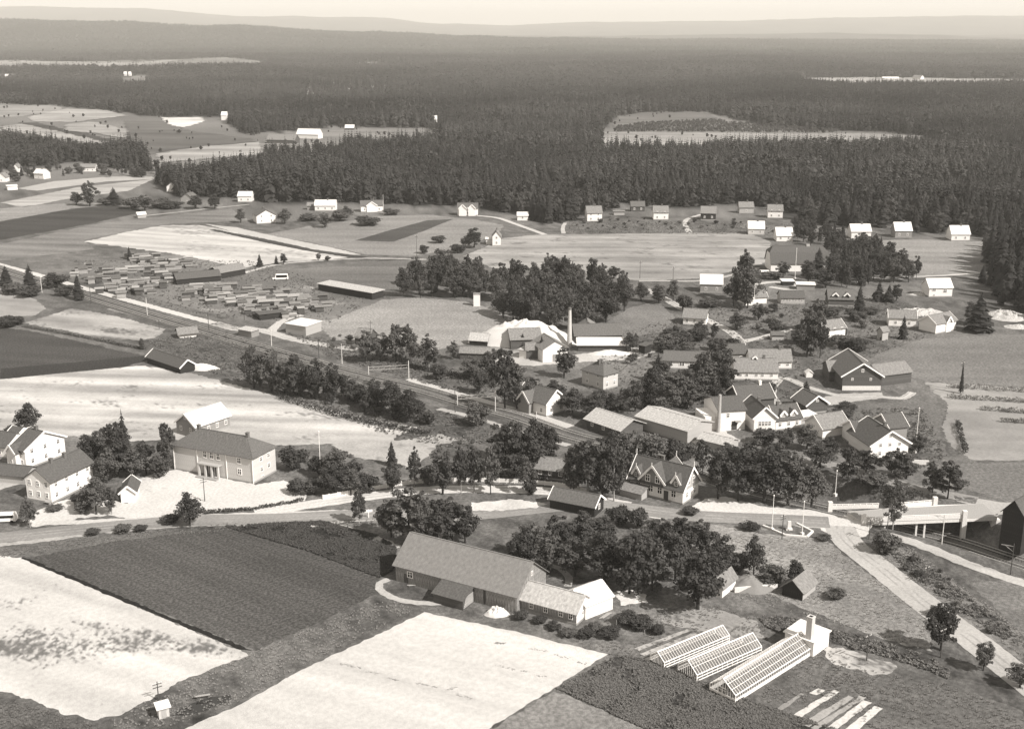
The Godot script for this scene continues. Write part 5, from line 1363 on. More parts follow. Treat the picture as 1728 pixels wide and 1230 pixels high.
func build_village() -> void:
	var h := house("creamery", "white creamery building with dark roof and tall slim chimney", "creamery", [1212, 728], [1257, 725], 12.0, {"wh": 6.0, "rh": 2.2, "wm": "white_wall", "rm": "dark_roof", "plinth": false})
	window(h, 0, 0.35, 4.6, 0.9, 1.5)
	door(h, 0, 0.6, 1.6, 2.6)
	var b := MB.new()
	b.box(Vector3(h.L * 0.1, 2.7, 0.0), Vector3(h.L * 0.3, 2.9, 1.2))
	part("canopy", b.mesh(), M.plinth, h.node)
	b = MB.new()
	b.tube(Vector3(-h.L * 0.5 - 0.1, 0, 0.5), Vector3(-h.L * 0.5 - 0.1, 11.0, 0.5), 0.6, 0.4, 10)
	part("chimney", b.mesh(), M.light_wall, h.node)
	b = MB.new()
	b.box(Vector3(-h.L * 0.5 - 3.6, -0.2, -9.0), Vector3(-h.L * 0.5 - 0.05, 4.2, -0.8))
	part("side_block", b.mesh(), M.white_wall, h.node)
	h = house("white_villa", "white villa with glazed bay and white barge boards", "house", [1272, 730.5], [1308, 728.5], 11.0, {"t": "gable_x", "wh": 4.6, "rh": 2.8, "wm": "white_wall", "rm": "dark_roof", "trim": true, "ov": 0.6, "ch": [[0.1, 0.3]]})
	windows(h, 0, 4, [2.6], 0.85, 1.6, 0.2, 0.8)
	h = house("villa_wing", "dormered wing joined to the white villa", "house", [1309, 727], [1352, 722], 7.5, {"wh": 3.2, "rh": 3.0, "wm": "white_wall", "rm": "dark_roof", "trim": true, "fw": 3, "ch": [[-0.4, 0.0]]})
	for x in [-1.6, 1.6]:
		bay(h, "dormer", x, 1.8, -0.4, -3.4, 3.2, 4.5, 1.0, "white_wall", "dark_roof", 0.3, true)
		bay_window(h, x, 4.1, -0.38, 0.8, 0.9)
	house("dark_roofed_house", "dark-roofed house behind the white villa", "house", [1248, 697], [1306, 692], 9.0, {"wh": 4.0, "rh": 3.0, "wm": "brown_wall", "rm": "dark_roof", "ch": [[0.5, 0.2, "white_wall"]], "trim": true})
	h = house("brown_cottage", "brown cottage with white trimmed gable above the villa", "house", [1361, 699], [1396, 695], 7.5, {"t": "gable_x", "wh": 2.9, "rh": 2.4, "ov": 0.6, "wm": "brown_wall", "rm": "tile_roof", "trim": true})
	window(h, 0, 0.5, 3.9, 0.9, 0.8)
	house("store_house", "store house with grey roof and white lower wall", "house", [1388, 741], [1432, 734], 8.0, {"wh": 3.0, "rh": 2.7, "wm": "white_wall", "rm": "grey_roof", "trim": true, "ov": 0.5})
	house("shed", "white flat shed between villa and store house", "shed", [1352, 716], [1378, 712], 4.0, {"t": "flat", "wh": 2.2, "wm": "light_wall", "rm": "white_roof", "plinth": false})
	h = house("white_farmhouse", "big white farmhouse with broad gable beside the tall flagpole", "house", [1469, 776], [1532, 771], 12.0, {"t": "gable_x", "wh": 4.2, "rh": 3.4, "ov": 0.7, "wm": "white_wall", "rm": "dark_roof", "trim": true, "ch": [[-0.3, 0.5]]})
	windows(h, 0, 3, [3.9], 0.8, 1.0, 0.12, 0.88)
	windows(h, 0, 3, [1.6], 0.8, 1.2, 0.12, 0.88)
	window(h, 0, 0.5, 6.3, 0.7, 0.9)
	house("farmhouse_wing", "left wing of the big white farmhouse", "house", [1446, 757], [1476, 755], 9.0, {"wh": 3.8, "rh": 2.6, "wm": "white_wall", "rm": "dark_roof", "trim": true, "fw": 2})
	house("farmhouse_wing", "rear wing of the big white farmhouse", "house", [1500, 745], [1530, 742], 8.0, {"wh": 4.0, "rh": 2.6, "wm": "grey_wall", "rm": "dark_roof", "trim": true})
	h = house("long_house", "long white house with grey roof above the farm lane", "house", [1240, 641], [1313, 642], 8.5, {"wh": 2.9, "rh": 3.3, "ov": 0.4, "wm": "white_wall", "rm": "grey_roof", "ch": [[0.4, 0.0]]})
	for s in [0.13, 0.28, 0.5, 0.64, 0.85]: window(h, 0, s, 1.8, 0.9, 1.2)
	bay(h, "dormer", -0.2, 1.3, -3.6, -4.6, 5.8, 6.3, 0.7, "dark_wall", "grey_roof", 0.2, true)
	house("grey_roofed_house", "white house with long grey roof behind the long house", "house", [1266, 623], [1336, 623], 7.5, {"wh": 2.9, "rh": 3.0, "wm": "white_wall", "rm": "grey_roof", "ch": [[0.5, 0.0]], "fw": 5})
	house("dark_shed", "dark shed at the corner behind the long house", "shed", [1224, 613], [1259, 612], 7.0, {"wh": 3.4, "rh": 2.4, "wm": "grey_wall", "rm": "dark_roof", "fw": 2})
	h = house("white_bungalow", "white bungalow with wide windows among garden trees", "house", [1121, 622], [1183, 624], 7.5, {"wh": 3.0, "rh": 2.2, "wm": "white_wall", "rm": "tile_roof"})
	for q in [[0.18, 1.0], [0.48, 1.9], [0.75, 1.9]]: window(h, 0, q[0], 1.8, q[1], 1.3)
	house("well_house", "tiny white gabled well house by the farm lane", "shed", [1361, 637], [1372, 637], 2.0, {"t": "gable_x", "wh": 1.5, "rh": 0.8, "wm": "white_wall", "rm": "white_roof", "plinth": false, "ov": 0.25})
	# hill side
	house("grey_house", "grey walled house with bright roof below the hill field", "house", [1182, 493.5], [1219, 494.5], 8.0, {"wh": 4.0, "rh": 3.2, "wm": "grey_wall", "rm": "white_roof", "fw": 2})
	h = house("gambrel_barn", "huge white barn with dark gambrel roof", "barn", [1301, 458], [1398, 458], 13.0, {"t": "gambrel", "wh": 4.0, "rh": 7.0, "ov": 0.5, "wm": "white_wall", "rm": "dark_roof", "plinth": false})
	b = MB.new()
	b.box(Vector3(4.0, 10.4, -7.2), Vector3(5.6, 11.6, -5.8))
	part("roof_vent", b.mesh(), M.light_wall, h.roof)
	h = house("white_cottage", "white cottage with little front gable beside the tall trees", "house", [1255, 515], [1294, 513], 7.5, {"wh": 3.2, "rh": 2.8, "wm": "white_wall", "rm": "grey_roof", "trim": true})
	bay(h, "front_gable", -2.8, 3.2, 0.8, -3.0, 0.0, 3.0, 1.8, "white_wall", "grey_roof", 0.3, true)
	house("low_house", "low pale house with dark roof beside the white cottage", "house", [1318, 513], [1358, 513], 7.0, {"wh": 2.7, "rh": 2.2, "wm": "light_wall", "rm": "dark_roof", "fw": 4})
	house("shed", "small open shed with white roof below the gambrel barn", "shed", [1321, 482], [1340, 482], 4.0, {"t": "flat", "wh": 2.0, "wm": "dark_wall", "rm": "white_roof", "plinth": false})
	house("shed", "pale flat-roofed shed right of the small open shed", "shed", [1345, 489], [1375, 490], 5.0, {"t": "flat", "wh": 2.4, "wm": "grey_wall", "rm": "white_roof", "plinth": false})
	house("shed", "tiny white shed left of the gambrel barn", "shed", [1286, 467], [1298, 467], 3.0, {"t": "flat", "wh": 2.2, "wm": "white_wall", "rm": "white_roof", "plinth": false})
	h = house("brown_house", "brown house with two light dormers among trees", "house", [1398, 516], [1441, 517], 8.0, {"wh": 3.0, "rh": 3.4, "wm": "brown_wall", "rm": "tile_roof"})
	for x in [-2.4, 2.2]: bay(h, "dormer", x, 2.0, -0.2, -3.2, 2.8, 4.4, 1.0, "brown_wall", "tile_roof", 0.3, true)
	h = house("lane_house", "white house with dark end wall beside the curving lane", "house", [1153, 548], [1191, 550.5], 8.0, {"wh": 3.2, "rh": 2.4, "ov": 0.6, "wm": "white_wall", "rm": "grey_roof", "trim": false, "fw": 3})
	b = MB.new()
	b.face([Vector3(-h.L * 0.5 - 0.04, 0.0, 0.0), Vector3(-h.L * 0.5 - 0.04, 0.0, -8.0), Vector3(-h.L * 0.5 - 0.04, 3.2, -8.0), Vector3(-h.L * 0.5 - 0.04, 5.6, -4.0), Vector3(-h.L * 0.5 - 0.04, 3.2, 0.0)], Vector3(0, 2, -4))
	part("dark_end_boarding", b.mesh(), M.dark_wall, h.node)
	house("two_storey_house", "white two-storey house beside the tall pines", "house", [1389, 578], [1426, 573.5], 7.0, {"wh": 4.7, "rh": 2.4, "wm": "white_wall", "rm": "grey_roof", "trim": true, "fw": 3})
	house("roadside_hut", "low pale hut where two lanes meet", "hut", [1303, 574], [1323, 574], 3.5, {"wh": 2.0, "rh": 0.8, "wm": "light_wall", "rm": "tile_roof", "plinth": false})
	h = house("new_house", "new white house with bright roof before the right-hand wood", "house", [1568, 501.5], [1607, 501], 8.0, {"wh": 4.2, "rh": 3.0, "wm": "white_wall", "rm": "white_roof"})
	window(h, 0, 0.2, 3.1, 1.8, 1.1)
	window(h, 0, 0.68, 2.6, 1.8, 1.6)
	window(h, 0, 0.22, 0.9, 0.9, 0.6)
	house("white_house", "white house with grey roof behind the small spruce", "house", [1500, 551], [1546, 553], 7.0, {"wh": 3.6, "rh": 2.2, "wm": "white_wall", "rm": "grey_roof", "trim": true, "fw": 2})
	h = house("white_house", "white house with front gable beside the gravel pit", "house", [1579, 564], [1613, 557], 7.5, {"wh": 3.9, "rh": 2.4, "wm": "white_wall", "rm": "grey_roof", "trim": true})
	bay(h, "front_gable", 1.4, 3.0, 0.3, -3.5, 0.0, 3.9, 1.9, "white_wall", "grey_roof", 0.3, true)
	house("shed", "small grey shed left of the new white house", "shed", [1478, 509], [1500, 509], 4.0, {"wh": 2.0, "rh": 1.4, "wm": "dark_wall", "rm": "grey_roof", "plinth": false})
	house("pump_house", "small tower shed with grey cap below the white houses", "shed", [1489, 575], [1499, 573], 2.4, {"wh": 3.6, "rh": 1.2, "wm": "light_wall", "rm": "grey_roof", "plinth": false})

func build_sawmill() -> void:
	var b := MB.new()
	var o := thing("factory_chimney", gp(961, 585), 0.0, "tall tapering brick chimney of the sawmill", "chimney")
	var top := tall(961, 585, 519)
	b.tube(Vector3(0, -0.3, 0), Vector3(0, top - 0.7, 0), 0.95, 0.5, 12)
	part("shaft", b.mesh(), M.cream_wall, o)
	b = MB.new()
	b.tube(Vector3(0, top - 0.7, 0), Vector3(0, top, 0), 0.62, 0.62, 12)
	part("crown_ring", b.mesh(), M.brick, o)
	var h := house("sawmill", "sawmill house with pale gable at the foot of the chimney", "sawmill", [916, 612], [958, 608], 11.0, {"t": "gable_x", "wh": 4.6, "rh": 2.6, "wm": "white_wall", "rm": "grey_roof", "plinth": false, "ov": 0.5})
	door(h, 0, 0.5, 2.0, 2.4, "grey_wall")
	house("saw_shed", "dark saw shed in front of the white chip heap", "shed", [862, 590], [914, 588], 11.0, {"wh": 3.6, "rh": 2.6, "wm": "brown_wall", "rm": "grey_roof", "plinth": false})
	house("saw_shed", "lower saw shed left of the sawmill house", "shed", [888, 606], [918, 606], 6.0, {"wh": 3.4, "rh": 1.6, "wm": "brown_wall", "rm": "grey_roof", "plinth": false})
	house("planing_shed", "long shed with bright lower roof right of the chimney", "shed", [976, 593], [1058, 593], 6.0, {"wh": 2.7, "rh": 1.5, "wm": "brown_wall", "rm": "white_roof", "plinth": false, "ov": 0.8})
	house("planing_shed", "dark-roofed hall behind the long bright-roofed shed", "shed", [970, 582], [1050, 580], 10.0, {"wh": 3.4, "rh": 3.0, "wm": "brown_wall", "rm": "tile_roof", "plinth": false})
	house("planing_shed", "small gabled roof behind the dark-roofed hall", "shed", [978, 566], [1006, 566], 6.0, {"t": "gable_x", "wh": 3.2, "rh": 2.0, "wm": "light_wall", "rm": "grey_roof", "plinth": false})
	house("shed", "dark open shed right of the sawmill sheds", "shed", [1078, 596], [1088, 598], 4.0, {"t": "flat", "wh": 3.0, "wm": "dark_wall", "rm": "dark_roof", "plinth": false})
	house("shed", "little shed with two bright roof patches left of the chip heap", "shed", [792, 582], [822, 584], 5.0, {"wh": 2.0, "rh": 2.0, "wm": "dark_wall", "rm": "pale_roof", "plinth": false})
	house("shed", "low shed under trees beside the sawmill road", "shed", [776, 606], [830, 608], 5.0, {"wh": 2.4, "rh": 1.4, "wm": "brown_wall", "rm": "grey_roof", "plinth": false})
	house("shed", "white block shed beside the sawmill road", "shed", [876, 604], [890, 606], 4.0, {"t": "flat", "wh": 3.0, "wm": "white_wall", "rm": "pale_roof", "plinth": false})
	house("pale_store", "pale flat-roofed store at the road fork by the railway", "store", [482, 561.5], [516, 567], 9.0, {"t": "flat", "wh": 3.6, "wm": "light_wall", "rm": "white_roof", "plinth": false, "ov": 0.3})
	house("small_house", "small dark house behind trees near the pale store", "house", [599, 584], [622, 586], 7.0, {"wh": 3.4, "rh": 2.4, "wm": "brown_wall", "rm": "grey_roof", "fw": 1})
	kept.append([Vector2(gp(815, 520).x, gp(815, 520).z), 13.0])
	house("kiosk", "tall white narrow tower beside the dark grove", "tower", [799, 517], [810, 517], 2.2, {"t": "flat", "wh": 5.0, "wm": "white_wall", "rm": "grey_roof", "plinth": false, "ov": 0.1})
	house("long_open_shed", "long open timber shed with pale curved roof", "shed", [537, 490], [628, 506], 7.0, {"t": "flat", "wh": 3.0, "wm": "dark_wall", "rm": "pale_roof", "plinth": false, "ov": 0.6})
	house("timber_shed", "dark timber shed in the middle of the yard", "shed", [298, 481], [372, 474], 7.0, {"wh": 2.6, "rh": 2.0, "wm": "dark_wall", "rm": "dark_roof", "plinth": false})
	house("timber_shed", "timber shed with pale roof behind the dark one", "shed", [370, 471], [414, 463], 9.0, {"wh": 2.8, "rh": 2.0, "wm": "dark_wall", "rm": "grey_roof", "plinth": false})
	house("open_shelter", "dark open shelter at the lower end of the yard", "shed", [438, 541], [480, 536], 4.0, {"t": "flat", "wh": 2.4, "wm": "dark_wall", "rm": "brown_wall", "plinth": false})
	house("long_dark_shed", "long dark shed with white gable beside the pale field", "shed", [248, 612], [304, 631], 5.6, {"wh": 2.2, "rh": 2.0, "wm": "dark_wall", "rm": "dark_roof", "plinth": false, "trim": true})
	house("line_hut", "small railway hut with wide pale roof below the tracks", "hut", [303, 571], [331, 568], 5.0, {"wh": 2.0, "rh": 1.3, "wm": "white_wall", "rm": "grey_roof", "plinth": false, "ov": 1.0})
	house("signal_hut", "small grey hut beside the tracks at the road fork", "hut", [402, 566], [424, 570], 4.0, {"t": "flat", "wh": 2.4, "wm": "grey_wall", "rm": "pale_roof", "plinth": false})
	heap("sawdust_heap", "big white mound of chips behind the saw sheds", gp(884, 576), 20.0, 9.0, 7.6)
	heap("sawdust_heap", "low pale chip mound in front of the long bright-roofed shed", gp(1030, 598), 8.0, 2.0, 1.6)
	heap("gravel_heap", "pale heap beside the long dark shed", gp(340, 622), 6.5, 3.0, 1.8)
	heap("gravel_heap", "white heap of lime beside the long barn", gp(838, 1036), 2.6, 1.7, 1.4)
	heap("gravel_heap", "bright heap of blasted rock among the white houses", gp(1550, 528), 11.0, 6.0, 1.6)
	heap("gravel_heap", "bright heap of rock at the right edge gravel pit", gp(1700, 534), 9.0, 9.0, 1.8)
	heap("gravel_heap", "small bright rock spill left of the new white house", gp(1552, 497), 4.5, 3.0, 0.9)
	heap("gravel_heap", "pale rock spill at the right edge below the wood", gp(1720, 552), 6.0, 4.0, 0.8)
	heap("earth_heap", "grassy cellar mound beside the white garden shed", gp(1268, 988), 5.0, 4.0, 2.2, "grass_mound")
	# stacked timber: every stack on its own, under a loose pale board roof
	var rows := [
		[150, 470, 5], [166, 476, 4], [183, 470, 5], [205, 462, 5], [196, 480, 5], [222, 458, 5], [150, 452, 4], [240, 452, 5], [262, 462, 5], [232, 472, 4], [212, 486, 5], [186, 490, 5], [255, 448, 6], [275, 450, 5], [225, 440, 5], [246, 438, 6], [290, 446, 5], [262, 476, 4], [282, 470, 5], [236, 484, 4], [205, 498, 4], [222, 494, 4], [250, 492, 4], [300, 455, 4], [315, 448, 5], [268, 440, 5], [176, 460, 5], [140, 462, 4],
		[318, 492, 5], [345, 496, 5], [366, 492, 5], [385, 496, 5], [402, 500, 5], [420, 496, 5], [438, 504, 5], [352, 508, 5], [388, 510, 5], [408, 516, 5], [430, 520, 4], [450, 512, 5], [468, 514, 5], [462, 524, 4], [484, 518, 5], [498, 522, 5], [515, 516, 5], [530, 510, 5], [442, 530, 4], [420, 530, 4], [476, 532, 4], [495, 510, 5], [512, 506, 5], [470, 500, 5], [452, 496, 5], [434, 492, 5], [318, 502, 5], [370, 504, 4], [530, 522, 4], [508, 530, 4]]
	var stack_turn := gp(400, 500)
	for n in rows.size() * 3:
		var r: Array = rows[n / 3]
		var p := gp(r[0], r[1]) + (Vector3.ZERO if n % 3 == 0 else Vector3(rng.randf_range(-5.0, 5.0), 0, rng.randf_range(3.5, 7.0) * (1.0 if n % 3 == 1 else -1.0)))
		var s := thing("timber_stack", p, 0.3 + rng.randf_range(-0.05, 0.05), "stack of sawn timber under a loose board roof in the yard", "timber stack", "timber stacks in the yard")
		var l: float = r[2] * rng.randf_range(0.7, 1.1)
		var w := rng.randf_range(1.8, 3.2)
		var hh := rng.randf_range(1.0, 3.0)
		var dark := rng.randf() < 0.4
		for k in 3:
			b = MB.new()
			var y0 := 0.2 + (hh - 0.2) * k / 3.0
			b.box(Vector3(-l * 0.5 + rng.randf_range(0, 0.25), y0, -w * 0.5 + rng.randf_range(0, 0.15)), Vector3(l * 0.5 - rng.randf_range(0, 0.25), y0 + (hh - 0.2) / 3.0 - 0.08, w * 0.5 - rng.randf_range(0, 0.15)))
			part("timber_layer", b.mesh(), M.timber_dark if dark else M.timber, s)
		b = MB.new()
		b.box(Vector3(-l * 0.3, 0, -w * 0.4), Vector3(-l * 0.25, 0.2, w * 0.4))
		b.box(Vector3(l * 0.25, 0, -w * 0.4), Vector3(l * 0.3, 0.2, w * 0.4))
		part("bearer", b.mesh(), M.timber_dark, s)
		b = MB.new()
		b.slab([Vector3(-l * 0.55, hh + 0.35, -w * 0.62), Vector3(l * 0.55, hh + 0.35, -w * 0.62), Vector3(l * 0.55, hh + 0.1, w * 0.62), Vector3(-l * 0.55, hh + 0.1, w * 0.62)], 0.1)
		part("board_roof", b.mesh(), M.timber if rng.randf() < 0.22 else M.grey_roof if rng.randf() < 0.6 else M.tile_roof, s)
func heap(called: String, label: String, at: Vector3, rx: float, rz: float, hh: float, how := "heap") -> void:
	var st := SurfaceTool.new()
	st.begin(Mesh.PRIMITIVE_TRIANGLES)
	st.set_smooth_group(0)
	var nr := 18
	var na := 48
	var spot := func(i: int, k: int) -> Vector3:
		var r := float(i) / nr
		var a := TAU * k / na
		var q := Vector3(cos(a) * r * rx, 0, sin(a) * r * rz)
		var k1 := 0.8 if "rock" in label or "lime" in label else 0.2
		var wob := 1.0 + k1 * (noise_fine.get_noise_2d((at.x + q.x) * 2.5, (at.z + q.z) * 2.5) + 0.5 * noise_fine.get_noise_2d((at.x + q.x) * 9.0, (at.z + q.z) * 9.0))
		q *= 1.0 + 0.25 * noise.get_noise_2d(cos(a) * 40.0 + at.x, sin(a) * 40.0)
		q.y = hh * pow(maxf(0.0, 1.0 - r * r), 1.1) * wob - 0.1
		return q
	for i in nr:
		for k in na:
			var p: Vector3 = spot.call(i, k)
			var q: Vector3 = spot.call(i + 1, k)
			var r: Vector3 = spot.call(i + 1, k + 1)
			var s: Vector3 = spot.call(i, k + 1)
			for c in [p, q, r, p, r, s]: st.add_vertex(c)
	st.index()
	st.generate_normals()
	var mat: Material = M.rubble if "rock" in label else M.heap
	if how == "grass_mound":
		mat = M.heap.duplicate()
		mat.albedo_color = paint(0.24)
	tag(part(called, st.commit(), mat, self, Transform3D(Basis.IDENTITY, at)), label, "heap")

func build_far_houses() -> void:
	var W := "white_wall"
	# label, left foot, right foot, depth, type, wall height, roof height, wall, roof, windows
	var list := [
		["white house with bright roof beside the forest, above the white gabled barn", 401, 341, 424, 341, 8, "gable", 4.0, 2.4, W, "white_roof", 2],
		["large white gabled house with dark roof at the slope", 433, 378, 466, 376, 11, "gable_x", 4.6, 3.2, W, "tile_roof", 2],
		["white house with bright roof and hedge above the slope", 531, 356, 566, 356, 7, "gable", 3.6, 2.8, W, "white_roof", 3],
		["small grey shed left of the hedged white house", 518, 354, 530, 354, 5, "gable", 2.6, 1.6, "grey_wall", "grey_roof", 0],
		["white house with broad front gable beside a flagpole", 609, 358, 646, 357, 8, "gable", 4.0, 2.6, W, "tile_roof", 3],
		["white house with twin gables at the forest edge", 772, 364, 806, 364, 8, "gable", 4.6, 2.6, W, "tile_roof", 3],
		["small white hut at the forest edge", 873, 372, 891, 372, 5, "gable", 3.0, 1.6, W, "white_roof", 1],
		["tall white house with grey roof, first in the forest row", 991, 374, 1016, 373.5, 8, "gable", 5.2, 3.4, W, "grey_roof", 2],
		["low open garden shed in the forest row", 1036, 363, 1054, 363, 4, "flat", 2.2, 0.0, "light_wall", "grey_roof", 0],
		["dark cottage with white windows deep at the forest edge", 1065, 357, 1088, 357, 6, "gable", 3.4, 2.6, "brown_wall", "tile_roof", 2],
		["white house with grey roof right of the dark cottage", 1103, 371, 1128, 371, 8, "gable", 4.6, 3.2, W, "grey_roof", 2],
		["black walled house with two white windows at the end of the double track", 1183, 371, 1208, 371.5, 8, "gable", 4.2, 3.4, "dark_wall", "grey_roof", 2],
		["half hidden grey house among trees at the forest edge", 1248, 360, 1272, 360, 7, "gable", 3.8, 2.8, "light_wall", "grey_roof", 1],
		["white house with grey roof beside the half hidden house", 1296, 368, 1321, 368.5, 8, "gable", 4.6, 3.0, W, "grey_roof", 2],
		["white house with brilliant roof above the hill field", 1263, 396, 1290, 396.5, 8, "gable", 3.6, 3.4, "cream_wall", "white_roof", 2],
		["white house with brilliant roof right above the gambrel barn", 1311, 407, 1338, 407, 8, "gable", 3.2, 3.6, W, "white_roof", 2],
		["white house behind the pines in the right row", 1437, 403, 1470, 403, 8, "gable", 4.2, 3.2, W, "white_roof", 2],
		["grey walled house with bright roof in the right row", 1511, 401, 1539, 401, 8, "gable", 4.0, 3.8, "grey_wall", "white_roof", 2],
		["rightmost white house with bright roof in the forest row", 1606, 406.5, 1637, 406.5, 8, "gable", 3.8, 3.8, W, "white_roof", 2],
		["slim white house on the hill field's corner", 831, 415, 845, 415, 8, "gable_x", 5.0, 2.6, W, "grey_roof", 1],
		["low white annex left of the slim white house", 820, 413, 831, 413, 5, "flat", 3.0, 0.0, W, "white_roof", 0],
		["small white house beside the lone trees on the far left", 281, 324, 298, 324, 7, "gable_x", 4.0, 2.4, W, "grey_roof", 1],
		["grey house with pointed gable in the left woods", 305, 344, 325, 345, 7, "gable_x", 4.0, 3.0, "light_wall", "tile_roof", 1],
		["white hut with slanting roof above the left woods", 269, 308, 281, 308, 6, "gable", 2.6, 1.8, W, "white_roof", 0],
		["white house with tall gable in the left village", 57, 302, 73, 303, 7, "gable", 4.6, 2.8, W, "white_roof", 1],
		["white house with dark windows in the left village", 135, 290, 160, 290, 7, "gable", 3.6, 2.4, W, "grey_roof", 3],
		["narrow white house in the far left trees", 22, 291, 31, 291, 6, "gable_x", 4.0, 2.6, W, "grey_roof", 1],
		["white house at the left edge below the trees", -6, 308, 9, 308, 7, "gable_x", 4.0, 3.0, W, "grey_roof", 1],
		["low white shed beside the pale strip field", 12, 321, 29, 320, 6, "flat", 2.8, 0.0, W, "white_roof", 0],
		["small white shed on the dark fallow field's end", 232, 368, 246, 367, 5, "gable", 2.0, 1.2, "light_wall", "white_roof", 0],
	]
	for a in list:
		var o := {"t": a[6], "wh": a[7], "rh": a[8], "wm": a[9], "rm": a[10], "plinth": a[7] > 3.5, "group": "houses along the forest"}
		if a[11] > 0: o.fw = a[11]
		if a[7] > 3.0: o.ch = [[0.2, 0.0]]
		var called: String = "forest_shed" if "shed" in a[0] or "hut" in a[0] or "annex" in a[0] else "forest_house"
		var h := house(called, a[0], "shed" if called == "forest_shed" else "house", [a[1], a[2]], [a[3], a[4]], a[5], o)
		if "broad front gable" in a[0]: bay(h, "front_gable", 0.0, 6.5, 0.6, -4.0, 0.0, 4.0, 2.3, W, "tile_roof", 0.3, true)
		if "twin gables" in a[0]:
			for x in [-3.0, 2.6]: bay(h, "front_gable", x, 4.4, 0.8, -4.0, 0.0, 4.6, 2.2, W, "tile_roof", 0.3, true)
	var far := [
		["grey barn of the far farm behind the spruce wood", 450, 243, 497, 244, 12, 4.0, 5.0, "brown_wall", "grey_roof"],
		["white farmhouse of the far farm behind the spruce wood", 500, 235, 537, 236, 10, 5.0, 5.0, W, "white_roof"],
		["small far hut with bright roof on the farm meadow", 582, 221, 597, 221, 8, 3.0, 3.0, "brown_wall", "white_roof"],
		["tall white far house in a forest gap", 727, 214, 737, 214, 8, 8.0, 4.0, W, "white_roof"],
		["far white cottage in the upper left woods", 7, 131, 15, 131, 10, 4.0, 4.0, W, "white_roof"],
		["far white cottage in the little clearing", 208, 128, 213, 128, 8, 5.0, 5.0, W, "white_roof"],
		["second far cottage in the little clearing", 216, 128, 220, 128, 8, 5.0, 5.0, W, "white_roof"],
		["far pale farm in the upper right field", 1540, 134, 1554, 134, 14, 4.0, 5.0, W, "grey_roof"],
		["far white sheds in the upper right field", 1490, 134, 1518, 134, 10, 3.0, 2.5, W, "white_roof"],
		["far white house where the left road meets the wood", 228, 187, 235, 187, 8, 5.0, 4.0, W, "white_roof"],
		["far white house among trees right of the brilliant field", 373, 203, 382, 203, 9, 6.0, 4.0, W, "white_roof"],
		["far white barn at the left edge field", 5, 173, 17, 173, 10, 4.0, 3.0, W, "white_roof"],
	]
	for a in far: house("far_farm", a[0], "house", [a[1], a[2]], [a[3], a[4]], a[5], {"far": true, "wh": a[6], "rh": a[7], "wm": a[8], "rm": a[9], "plinth": false, "group": "far farms among the woods"})

func pole(called: String, label: String, cat: String, u: float, vb: float, vt: float, r: float, mat: String, group := "", cross := false, ball := false) -> void:
	var o := thing(called, gp(u, vb), 0.6, label, cat, group)
	var hh := tall(u, vb, vt)
	var b := MB.new()
	b.tube(Vector3(0, -0.3, 0), Vector3(0, hh, 0), r, r * 0.6, 7)
	part("shaft", b.mesh(), M[mat], o)
	if ball:
		b = MB.new()
		b.tube(Vector3(0, hh, 0), Vector3(0, hh + 0.25, 0), 0.05, 0.2, 6)
		b.tube(Vector3(0, hh + 0.25, 0), Vector3(0, hh + 0.45, 0), 0.2, 0.03, 6)
		part("knob", b.mesh(), M.trim, o)
		b = MB.new()
		b.box(Vector3(-0.35, -0.2, -0.35), Vector3(0.35, 0.5, 0.35))
		part("footing", b.mesh(), M.concrete, o)
	if cross:
		for y in [0.5, 1.1]:
			b = MB.new()
			b.beam(Vector3(-0.8, hh - y, 0), Vector3(0.8, hh - y, 0), 0.1, 0.12)
			part("crossarm", b.mesh(), M.pole, o)
		for x in [-0.7, -0.35, 0.35, 0.7]:
			b = MB.new()
			b.tube(Vector3(x, hh - 0.45, 0), Vector3(x, hh - 0.22, 0), 0.06, 0.05, 5)
			part("insulator", b.mesh(), M.trim, o)

